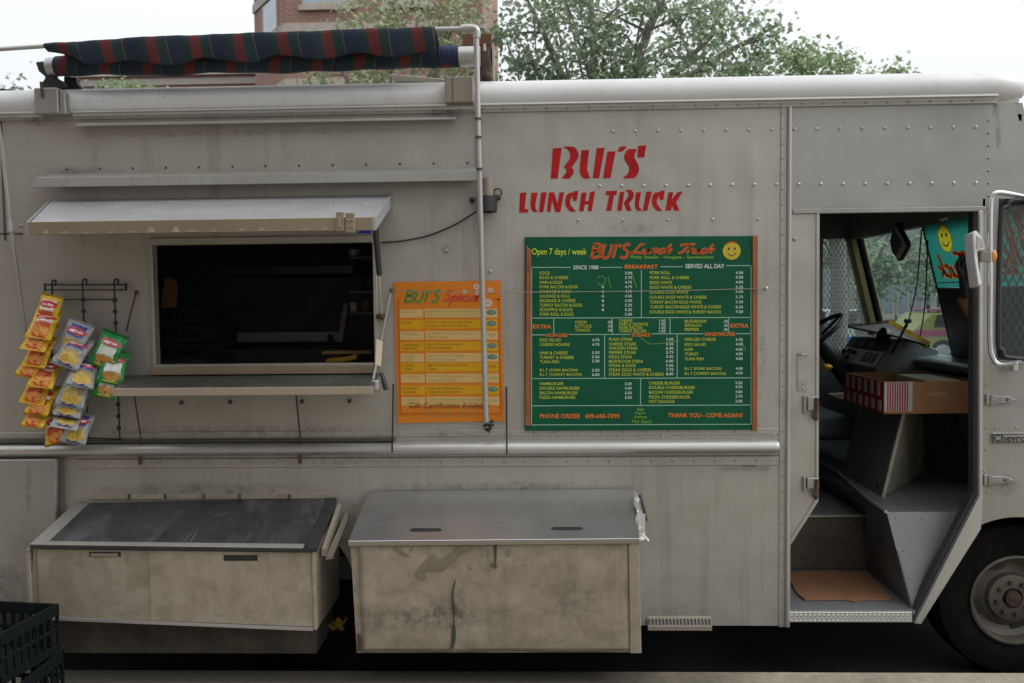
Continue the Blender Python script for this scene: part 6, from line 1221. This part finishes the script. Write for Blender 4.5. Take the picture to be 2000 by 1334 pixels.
m = MB(); tp_ = [aty(1240, 958, -0.10), aty(1252, 975, -0.14), aty(1262, 1005, -0.22), aty(1264, 1045, -0.33), aty(1268, 1056, -0.36), aty(1250, 1052, -0.42), aty(1244, 1010, -0.3)]
c = sum((Vector(p) for p in tp_), Vector())/7
random.seed(3)
rings = []
m.grid(lambda u, v: Vector(tp_[0]).lerp(Vector(tp_[5]), v)*(1-u)+Vector(tp_[1] if v < 0.3 else tp_[2] if v < 0.6 else tp_[3] if v < 0.85 else tp_[4])*u+Vector((0.006*math.sin(17*v+5*u)-0.006, 0.006*math.cos(23*v), 0.006*math.sin(31*v*u))), 6, 14); m.build('foil_tape', M['pole'], ld)
m = MB(); m.tube([aty(1250, 968, -0.12), aty(1258, 995, -0.18), aty(1262, 1016, -0.24)], 0.007, 6); m.build('hinge_gap', M['black'], ld)

# ================================================================== crates standing on the sidewalk
def crate(x, y, z, nm_label, rot=0.0):
    s, h = 0.33, 0.195; z += 0.042; t = thing('milk_crate', nm_label, 'crate', (x, y, z), 'dark green milk crates at the kerb', (0, 0, rot))
    me0 = None
    def side(nx):
        m = MB(); m.box(-s/2, s/2, -0.006, 0.006, 0, 0.03); m.box(-s/2, s/2, -0.006, 0.006, h-0.045, h); m.box(-s/2, s/2, -0.005, 0.005, h*0.45, h*0.45+0.012)
        for k in range(9): xx = -s/2+0.006+(s-0.012)*k/8; m.box(xx-0.006, xx+0.006, -0.0045, 0.0045, 0.03, h-0.045)
        return m
    sm = side(0).build('side_grille', M['crate']); sm.parent = t
    for k in range(4):
        o = sm if k == 0 else sm.copy()
        if k: COL.objects.link(o); o.parent = t
        a = k*math.pi/2; o.location = (math.sin(a)*(s/2-0.006), -math.cos(a)*(s/2-0.006), 0); o.rotation_euler = (0, 0, a)
    m = MB(); m.box(-s/2+0.02, s/2-0.02, -s/2+0.02, s/2-0.02, 0.002, 0.012); o = m.build('base', M['crate']); o.parent = t
    return t
pc = aty(48, 1300, -0.80)
crate(pc.x-0.15, -0.72, 0.1125, 'lower dark green milk crate of the stack by the kerb', 0.05); crate(pc.x-0.185, -0.70, 0.3075, 'upper dark green milk crate on the stack by the kerb', -0.12)
ys = aty(655, 1224, -0.1); M['ragyellow'] = plain('dull yellow cloth', (0.22, 0.14, 0.01), 0.8, 0, 0.3, 20); t = thing('yellow_rag', 'crumpled yellow rag wedged under the truck between the boxes', 'rag', ys)
m = MB(); m.grid(lambda u, v: (ys.x-0.035+0.07*u+0.01*math.sin(9*v), ys.y-0.03+0.1*v, ys.z+0.012*math.sin(11*u+4*v)+0.012*math.cos(7*v)), 10, 8); o = m.build('cloth', M['ragyellow'], t, smooth=True); o.modifiers.new('solid', 'SOLIDIFY').thickness = 0.004

# ================================================================== wire snack rack and hanging snack bags
rk = thing('snack_rack', 'black wire rack with three clip strips beside the serving window', 'rack', aty(165, 556, -0.03))
m = MB(); m.tube([aty(88, 556, -0.03), aty(246, 556, -0.03)], 0.0045, 6); m.tube([aty(88, 566, -0.03), aty(242, 566, -0.03)], 0.0038, 6); m.tube([aty(246, 553, -0.03), aty(246, 568, -0.03)], 0.006, 6); m.tube([aty(88, 553, -0.03), aty(88, 569, -0.03)], 0.005, 6); m.build('hanger_bar', M['wire'], rk)
m = MB(); m.tube([aty(112, 585, -0.02), aty(226, 585, -0.02)], 0.0035, 6); m.build('cross_bar', M['wire'], rk)
for (a, b_) in (((103, 550), (98, 840)), ((163, 548), (172, 855)), ((225, 548), (234, 858))):
    m = MB(); p = [aty(a[0]+5, a[1]+8, -0.02), aty(a[0]+6, a[1]-1, -0.03), aty(a[0], a[1]-2, -0.045), aty(a[0]-2, a[1]+10, -0.05), aty(a[0]-1, a[1]+30, -0.05), aty(b_[0], b_[1], -0.045)]
    m.tube(smoothpath(p, 4), 0.0042, 6); cs_ = m.build('clip_strip', M['wire'], rk, smooth=True)
    for k in range(12):
        t_ = (k+1)/13; q = aty(a[0]-1+(b_[0]-a[0])*t_, a[1]+15+(b_[1]-a[1]-15)*t_, -0.052)
        m = MB(); m.box(q.x-0.008, q.x+0.008, -0.062, -0.045, q.z-0.009, q.z+0.009); m.build('clip', M['wire'], cs_, bevel=0.003)
m = MB(); m.tube([aty(108, 852, -0.04), aty(238, 858, -0.04)], 0.0035, 6); m.tube([aty(95, 845, -0.02), aty(88, 820, -0.02)], 0.008, 6); m.build('bottom_bar', M['wire'], rk)
m = MB(); m.tube([aty(266, 571, -0.01), aty(246, 648, -0.05)], 0.0035, 6); m.ball(aty(266, 571, -0.01), 0.009); m.build('stay_rod', M['wire'], rk)
def bag_mesh(w_, h_, th, seed):
    rnd = random.Random(seed); ph = [rnd.uniform(0, 6.28) for _ in range(6)]
    nu, nv = 12, 16
    def sh(u, v, sgn):
        env = (math.sin(math.pi*min(1, max(0, u)))**0.6)*(math.sin(math.pi*min(1, max(0, (v-0.07)/0.86)))**0.7 if 0.07 < v < 0.93 else 0)
        wr = 0.0035*math.sin(9*u+ph[0]+6*v)*math.sin(7*v+ph[1])+0.0025*math.sin(17*u*v+ph[2])+0.002*math.sin(23*v+ph[5]+5*u)
        pinch = 1-0.07*math.sin(math.pi*v)
        zz_ = -h_*v+(0.0022*(1 if int(u*24+0.5) % 2 else -1) if v in (0.0, 1.0) else 0)
        crimp = 0.0012*math.sin(v*260) if not 0.07 < v < 0.93 else 0
        return ((u-0.5)*w_*pinch, sgn*(th*0.5*env+wr*env)+crimp, zz_)
    m = MB(); m.grid(lambda u, v: sh(u, v, -1), 24, nv); m.grid(lambda u, v: sh(u, v, 1), 24, nv); return m
random.seed(11)
PROT = {}
for k in ('bagyellow', 'bagblue', 'baggreen'):
    for s_ in range(3):
        o = bag_mesh(0.112, 0.158, 0.036, hash(k) % 7 + s_*13 if False else len(k)*5+s_*13).build('snack_bag', M[k], smooth=True); PROT[(k, s_)] = o.data; bpy.data.objects.remove(o)
ORD = ['topmost', 'second', 'third', 'fourth', 'fifth', 'sixth', 'seventh', 'eighth', 'ninth', 'lowest']
zb5 = lambda x, y: (30+x/4.168, 540+y/4.168)
def bag(k, n, x, y, lean, pitch, yaw, Y, sc, label, cnt, grp):
    o = bpy.data.objects.new('snack_bag', PROT[(k, n % 3)]); COL.objects.link(o); p = aty(*zb5(x, y), Y)
    o.location = p; o.rotation_euler = (Matrix.Rotation(math.radians(yaw), 3, 'Z') @ Matrix.Rotation(math.radians(lean), 3, 'Y') @ Matrix.Rotation(math.radians(-pitch), 3, 'X')).to_euler()
    sc *= 1.10; o.scale = (sc, sc, sc); tag(o, label, 'snack bag', grp)
yel_ = [(307, 148, 12), (285, 268, 10), (262, 375, 10), (250, 480, 7), (225, 580, 12), (296, 672, 8), (236, 780, 10), (278, 884, 8), (262, 990, 6), (330, 1110, -14)]
for i, (x, y, ln) in enumerate(yel_):
    lab = ORD[i]+' yellow chip bag of the clip strip hanging at far left' if i else 'topmost yellow chip bag, fully seen, on the clip strip at far left'
    bag('bagyellow', i, x, y, ln, 12 if i == 0 else 30+5*(i % 3), -6+5*((i*7) % 4), -0.075-0.004*(i % 2)-0.006*(9-i)*0.6, 0.92, lab, 10, 'yellow chip bags on the left clip strip')
sil = [(550, 365, 22), (555, 480, 22), (600, 660, 14), (545, 770, 12), (520, 880, 10), (500, 985, 12), (560, 1100, 12)]
for i, (x, y, ln) in enumerate(sil):
    bag('bagblue', i, x, y, ln, 14 if i == 0 else 28+5*(i % 3), [4, 8, 20, 6, 4, 10, 8][i], -0.085-0.006*(6-i)*0.5, [1.0, 1.0, 0.95, 1.05, 1.0, 0.95, 0.92][i], (ORD[i] if i < 6 else 'lowest')+' silver and blue chip bag of the middle clip strip', 7, 'silver and blue chip bags on the middle clip strip')
grn = [(825, 458, 22), (835, 600, 12), (800, 740, 10)]
for i, (x, y, ln) in enumerate(grn):
    bag('baggreen', i, x, y, ln, 14+9*i, [6, 18, 10][i], -0.085+0.008*i, [1.0, 0.95, 0.9][i], ('topmost bright green chip bag of the right clip strip', 'middle green chip bag half hidden under the topmost green one', 'lowest green chip bag just above the counter end')[i], 3, 'green chip bags on the right clip strip')
# ================================================================== trees behind the truck
def tree(name, label, base, th, crowns, nleaf, size, lmat, bmat, seed, group=None, trunk_r=0.16, clump=0.45, droop=0.2):
    rnd = random.Random(seed); t = thing(name, label, 'tree', base, group); base = Vector(base)
    wood = MB(); top = base+Vector((rnd.uniform(-.2, .2), rnd.uniform(-.2, .2), th))
    wood.tube(smoothpath([base, base+(top-base)*0.5+Vector((rnd.uniform(-.12, .12), 0, 0)), top], 4), [trunk_r*(1.25-0.5*i/8) for i in range(9)], 10)
    L = MB(); vs, fs = [], []
    for (c, r) in crowns:
        c = Vector(c); r = Vector(r); n_cl = max(6, int(nleaf[0]*r.x*r.z))
        main = smoothpath([top-Vector((0, 0, th*0.25)), top.lerp(c, 0.5)+Vector((0, 0, 0.15)), c+Vector((0, 0, r.z*0.5))], 4)
        wood.tube(main, [trunk_r*0.6*(1-0.85*i/(len(main)-1)) for i in range(len(main))], 7)
        for i in range(n_cl):
            while True:
                d = Vector((rnd.uniform(-1, 1), rnd.uniform(-1, 1), rnd.uniform(-1, 1)))
                if d.length <= 1 and d.length > 0.05: break
            d = d.normalized()*(d.length**0.55)
            k = 1+0.35*noise.noise(d*2.1+Vector((seed, 0, 0)))
            p = c+Vector((d.x*r.x*k, d.y*r.y*k, d.z*r.z*k))
            a = main[rnd.randrange(2, len(main))]; mid = a.lerp(p, 0.55)+Vector((0, 0, 0.12*r.z*rnd.uniform(0, 1)))
            if i % 3 == 0: wood.tube([a, mid, p], [0.022*trunk_r/0.16, 0.014*trunk_r/0.16, 0.005], 5, False)
            cr = clump*rnd.uniform(0.55, 1.25)
            for q in range(nleaf[1]):
                e = Vector((rnd.gauss(0, 1), rnd.gauss(0, 1), rnd.gauss(0, 0.7)))*cr*0.5; lp = p+e-Vector((0, 0, droop*abs(e.x)*0.3))
                ax = Vector((rnd.gauss(0, 1), rnd.gauss(0, 1), rnd.gauss(-0.4, 0.7))).normalized(); bx = ax.cross(Vector((rnd.gauss(0, 1), rnd.gauss(0, 1), rnd.gauss(0, 1)))).normalized(); s = size*rnd.uniform(0.6, 1.25)
                k0 = len(vs); nn = ax.cross(bx)*s*0.12
                vs += [lp, lp+ax*s*0.5+bx*s*0.32+nn, lp+ax*s*1.1, lp+ax*s*0.5-bx*s*0.32+nn]; fs.append((k0, k0+1, k0+2)); fs.append((k0, k0+2, k0+3))
    wood.build('trunk', M[bmat], t, smooth=True)
    L.add(vs, fs); L.build('crown', M[lmat], t, recalc=False)
    return t
def at_d(px, py, Y): return aty(px, py, Y)
def crown(px, py, rx, rz, Y, ry=None):
    c = aty(px, py, Y); k = (Y+3.92)/1667; return (c, (rx*k, (ry or rx)*k, rz*k))
# big tree right of the awning
Yt = 10.0
tree('street_tree', 'tall green leafy tree rising behind the middle of the truck roof', (aty(1190, 600, Yt).x, Yt, GZ), 4.2,
     [crown(1030, 60, 75, 120, Yt), crown(1150, -20, 120, 130, Yt), crown(1290, 60, 130, 125, Yt), crown(1400, 110, 100, 90, Yt), crown(1470, 150, 60, 50, Yt), crown(1180, 150, 160, 60, Yt), crown(1070, 170, 110, 60, Yt), crown(1330, -40, 70, 60, Yt), crown(1495, 75, 22, 25, Yt), crown(1320, 180, 180, 50, Yt)], (36, 50), 0.10, 'leafgreen', 'bark', 21, 'street trees behind the truck', 0.2, 0.40)
tree('street_tree', 'light green bushy tree low behind the front of the roof', (aty(1630, 600, 11).x, 11, GZ), 3.4,
     [crown(1575, 130, 60, 48, 11), crown(1640, 150, 60, 40, 11), crown(1690, 185, 60, 32, 11), crown(1748, 150, 20, 26, 11), crown(1550, 190, 80, 50, 11)], (60, 46), 0.10, 'leaflight', 'bark', 5, 'street trees behind the truck', 0.15, 0.32)
tree('street_tree', 'sparse yellowing tree with pale branches before the brick building', (aty(790, 600, 10.5).x, 10.5, GZ), 3.6,
     [crown(700, 60, 90, 70, 10.5), crown(820, 30, 100, 90, 10.5), crown(880, 100, 60, 80, 10.5), crown(760, 150, 110, 40, 10.5), crown(640, 120, 55, 60, 10.5), crown(890, -10, 60, 60, 10.5), crown(700, 175, 110, 30, 10.5), crown(905, 160, 60, 40, 10.5)], (34, 34), 0.10, 'leafyellow', 'barkpale', 33, 'street trees behind the truck', 0.15, 0.42)
tree('young_tree', 'small pale green treetop just above the roof at left', (aty(215, 600, 12).x, 12, GZ), 3.4, [crown(215, 180, 38, 28, 12), crown(262, 180, 30, 16, 12), crown(300, 190, 40, 14, 12)], (70, 40), 0.08, 'leaflight', 'bark', 9, None, 0.09, 0.3)
tree('far_tree', 'dark treetop showing at the far left edge above the roof', (aty(5, 600, 18).x, 18, GZ), 5.0, [crown(-10, 190, 60, 32, 18)], (30, 40), 0.14, 'leafdark', 'bark', 10, None, 0.15, 0.6)
# trees seen through the cab
for i, (px, Yq, cr, lb, sd) in enumerate(((1690, 15.0, [(1740, 480, 80, 60), (1790, 510, 60, 55), (1700, 540, 60, 45), (1750, 560, 60, 40)], 'dark blue green tree seen through the windscreen', 41),
        (1640, 13.0, [(1600, 480, 60, 40), (1660, 490, 50, 40)], 'dark leafy tree seen through the mesh driver window', 42),
        (1960, 19.0, [(1830, 400, 120, 60), (1900, 520, 70, 70), (1960, 560, 90, 90)], 'spreading green tree seen above the far street through the windscreen', 43))):
    tree('roadside_tree', lb, (aty(px, 640, Yq).x, Yq, GZ), 2.0 if i < 2 else 3.0, [crown(a, b_, c, d, Yq) for a, b_, c, d in cr], (26, 30), 0.13, 'leafdark', 'bark', sd, 'trees across the street', 0.13, 0.5)

# ================================================================== buildings
def window(par, x0, x1, z0, z1, Y, nmul=1, ang=None):
    def P(x, y, z):
        if ang is None: return Vector((x, y, z))
        o, d, n = ang; return o+d*x+n*(y)+Vector((0, 0, z))
    def bx(m, a, b_, y0, y1, c, d):
        m.loft2([P(a, y0, c), P(b_, y0, c), P(b_, y0, d), P(a, y0, d)], [P(a, y1, c), P(b_, y1, c), P(b_, y1, d), P(a, y1, d)])
    y = Y if ang is None else 0.0
    m = MB(); f = 0.07
    bx(m, x0, x0+f, y-0.02, y+0.06, z0, z1); bx(m, x1-f, x1, y-0.02, y+0.06, z0, z1); bx(m, x0+f, x1-f, y-0.02, y+0.06, z1-f, z1); bx(m, x0+f, x1-f, y-0.02, y+0.06, z0, z0+f)
    for k in range(1, nmul): xx = x0+(x1-x0)*k/nmul; bx(m, xx-0.03, xx+0.03, y-0.02, y+0.06, z0+f, z1-f)
    wn = m.build('window', M['stone'], par)
    m = MB(); bx(m, x0+f, x1-f, y-0.004, y+0.004, z0+f, z1-f); m.build('pane', M['winglass'], wn)
    m = MB(); bx(m, x0-0.1, x1+0.1, y-0.10, y-0.021, z0-0.18, z0-0.001); m.build('sill', M['stone'], wn)
YBD = 24.0
A_ = aty(562, 300, YBD).x; Bx = aty(946, 300, YBD).x; zTop = 22.0
lf = aty(503, 300, YBD+2.6)
bd = thing('brick_building', 'tall red brick building with chamfered corner and pale stone bands', 'building', ((A_+Bx)/2, YBD+5, 0))
foot = [(A_, YBD), (Bx, YBD), (Bx, YBD+11), (lf.x, YBD+11), (lf.x, lf.y)]
m = MB(); m.loft2([(x, y, GZ-0.1) for x, y in foot], [(x, y, zTop) for x, y in foot]); m.build('wall', M['brick'], bd)
cdir = Vector((A_-lf.x, YBD-lf.y, 0)); cl = cdir.length; cdir.normalize(); cn = Vector((-cdir.y, cdir.x, 0));
if cn.y < 0: cn = -cn
for py, th_ in ((52, 0.30), (160, 0.26), (-40, 0.3)):
    zb2 = aty(700, py, YBD).z; m = MB(); o = 0.05
    pf_ = [(lf.x-o, lf.y-0.03), (A_-0.02, YBD-o), (Bx+o, YBD-o), (Bx+o, YBD+0.3), (A_+0.05, YBD+0.3), (lf.x+0.2, lf.y+0.4)]
    m.loft2([(x, y, zb2-th_/2) for x, y in pf_], [(x, y, zb2+th_/2) for x, y in pf_]); m.build('stone_band', M['stone'], bd)
zw = aty(700, 8, YBD).z
for (l, r) in ((590, 690), (750, 850)):
    x0, x1 = aty(l, 0, YBD).x, aty(r, 0, YBD).x; window(bd, x0, x1, zw, zw+2.0, YBD-0.01, 2); window(bd, x0, x1, zw-5.2, zw-3.4, YBD-0.01, 2); window(bd, x0, x1, zw-8.6, zw-6.8, YBD-0.01, 2)
ang = (Vector((lf.x, lf.y, 0)), cdir, cn)
for dz in (0, -4.6, -8.2): window(bd, cl*0.28, cl*0.78, zw-0.55+dz, zw+1.6+dz, 0, 1, ang)
YW = 30.0
xw0, xw1 = aty(150, 150, YW).x, aty(540, 150, YW).x; zwt = aty(300, 146, YW).z
wg = thing('brick_wing', 'low brick wing with pale stone bands left of the tall brick building', 'building', ((xw0+xw1)/2, YW+5, 0))
m = MB(); m.box(xw0, xw1, YW, YW+10, GZ-0.1, zwt); m.build('wall', M['brick'], wg)
for py, th_, o in ((147, 0.06, 0.12), (157, 0.10, 0.05), (163, 0.13, 0.06)):
    z_ = aty(330, py, YW).z; m = MB(); m.box(xw0-o, xw1, YW-o, YW-0.002, z_-th_/2, z_+th_/2); m.build('stone_band', M['paleblock' if py == 157 else 'stone'], wg)
for i in range(5): x0 = xw0+0.9+i*1.5; window(wg, x0, x0+0.9, zwt-3.4, zwt-1.9, YW-0.01, 1)
# building and stalls across the street, seen through the windscreen
YS = 34.0
xs0, xs1 = aty(1560, 600, YS).x, aty(1830, 600, YS).x
sb = thing('street_building', 'grey building with tall windows across the street beyond the windscreen', 'building', ((xs0+xs1)/2, YS+4, 0))
m = MB(); m.box(xs0, xs1, YS, YS+8, GZ-0.1, 6.5); m.build('wall', M['paleblock'], sb)
for i in range(8): x0 = xs0+0.5+i*(xs1-xs0-1)/8; window(sb, x0, x0+0.5, 0.9, 2.6, YS-0.01, 1)
m = MB(); m.box(xs0-0.2, xs1+0.2, YS-0.25, YS-0.002, 3.3, 3.7); m.build('cornice', M['stone'], sb)
s2 = thing('tan_building', 'tan stone building at the right across the street beyond the windscreen', 'building', (aty(1920, 600, YS).x, YS+5, 0))
xs2, xs3 = aty(1835, 600, YS).x, aty(2060, 600, YS).x
m = MB(); m.box(xs2, xs3, YS, YS+8, GZ-0.1, 7); m.build('wall', M['tanwall'], s2)
for i in range(5): x0 = xs2+0.5+i*1.0; window(s2, x0, x0+0.6, 1.4, 3.0, YS-0.01, 1)
def vehicle(name, label, cat, x, y, prof, width, wheels, mats, glassr, stripe=None):
    t = thing(name, label, cat, (x, y, 0))
    m = MB(); m.prism([(x+a, b+GZ) for a, b in prof], y, y+width); m.build('body', mats[0], t, bevel=0.06, seg=3)
    for (a, b_, c, d) in glassr: mm = MB(); mm.prism([(x+a, c), (x+b_, c), (x+b_-0.08, d), (x+a+0.08, d)], y-0.012, y+0.01); mm.build('window', M['glasslid'], t)
    for wx in wheels:
        mm = MB(); mm.lathe((x+wx, y-0.02, 0.32+GZ), (0, 1, 0), [(0.0, 0), (0.18, 0), (0.31, 0.0), (0.32, 0.03), (0.32, 0.2), (0, 0.2)], 20); wv = mm.build('wheel', M['tyre'], t, smooth=True)
        mm = MB(); mm.lathe((x+wx, y-0.03, 0.32+GZ), (0, 1, 0), [(0.0, 0), (0.19, 0.0), (0.2, 0.012)], 16); mm.build('rim', M['chrome'], wv, smooth=True)
    return t
M['bluepaint'] = plain('blue car paint', (0.03, 0.13, 0.36), 0.3, 0.1, 0.1); M['yellowpaint'] = plain('lime yellow truck paint', (0.30, 0.30, 0.06), 0.4, 0.0, 0.1); M['pinkpaint'] = plain('plum print', (0.36, 0.05, 0.13), 0.5, 0, 0.1)
yx = aty(1782, 640, 19.0).x
CARP = [(0, 0.3), (4.2, 0.3), (4.25, 0.75), (3.3, 0.9), (2.7, 1.32), (0.5, 1.35), (0.1, 0.95), (0, 0.9)]
yt = vehicle('parked_car', 'lime yellow parked car with plum stripe beyond the windscreen', 'car', yx, 19.0, CARP, 1.7, (0.8, 3.4), (M['yellowpaint'],), [(0.55, 1.75, 0.92, 1.25), (1.85, 2.75, 0.92, 1.25)])
m = MB(); m.box(yx+0.05, yx+4.15, 18.985, 18.998, 0.68, 0.86); m.build('plum_stripe', M['pinkpaint'], yt)
m = MB(); m.box(yx+0.55, yx+2.65, 19.05, 20.6, 1.352, 1.40); m.build('roof_panel', M['pinkpaint'], yt, bevel=0.01)
cx_ = aty(1590, 640, 17.0).x
vehicle('parked_car', 'blue parked car across the street seen through the mesh window', 'car', cx_-2.6, 17.0, [(0, 0.3), (4.2, 0.3), (4.25, 0.75), (3.3, 0.9), (2.7, 1.42), (1.0, 1.45), (0.35, 0.95), (0, 0.9)], 1.7, (0.8, 3.4), (M['bluepaint'],), [(0.75, 1.75, 0.92, 1.35), (1.85, 2.95, 0.92, 1.35)])
cx2 = aty(1730, 640, 21.0).x
vehicle('parked_car', 'white parked car across the street beyond the windscreen', 'car', cx2-3.4, 21.0, [(0, 0.3), (4.2, 0.3), (4.25, 0.75), (3.3, 0.9), (2.7, 1.42), (1.0, 1.45), (0.35, 0.95), (0, 0.9)], 1.7, (0.8, 3.4), (M['white'],), [(0.75, 1.75, 0.92, 1.35), (1.85, 2.95, 0.92, 1.35)])
tlp = aty(1815, 530, 20.0); tl_ = thing('traffic_light', 'traffic light with red lamp seen through the windscreen', 'traffic light', (tlp.x, 20, 0))
m = MB(); m.tube([(tlp.x, 20.05, 0), (tlp.x, 20.05, tlp.z+0.5)], 0.05, 8); m.build('pole', M['darkmetal'], tl_)
m = MB(); m.box(tlp.x-0.14, tlp.x+0.14, 19.8, 20.0, tlp.z-0.6, tlp.z+0.25); m.build('housing', M['darkmetal'], tl_, bevel=0.02)
for k, c in enumerate(('red_lamp', 'amber_lamp', 'green_lamp')):
    m = MB(); m.lathe((tlp.x, 19.79, tlp.z+0.08-0.26*k), (0, -1, 0), [(0.10, 0), (0.07, 0.03), (0, 0.045)], 14); m.build(c, M['txtred'] if k == 0 else M['blackplastic'], tl_, smooth=True)
m = MB(); m.box(-60, 60, 11.8, 12.6, -0.1, 0.13); m.build('far_kerb', M['concrete'], kind='structure')

# ================================================================== the street behind the viewer: an added, unseen building that shades the lower part of the truck
ob = thing('added_shade_building', 'added brick building behind the viewer, unseen, shading the truck', 'building', (-11, -12, 0))
m = MB(); m.box(-34, -0.6, -18, -9.0, 0, 10.0); m.build('wall', M['brick'], ob)
m = MB(); m.box(-34.1, -0.5, -18.1, -8.9, 10.0, 10.4); m.build('stone_band', M['stone'], ob)
for i in range(6):
    x0 = -14+i*2.2
    for z0 in (1.2, 4.6, 8.0):
        m = MB(); m.box(x0, x0+1.2, -9.02, -8.96, z0, z0+1.8); wn = m.build('window', M['stone'], ob)
        m = MB(); m.box(x0+0.08, x0+1.12, -8.96, -8.95, z0+0.08, z0+1.72); m.build('pane', M['winglass'], wn)
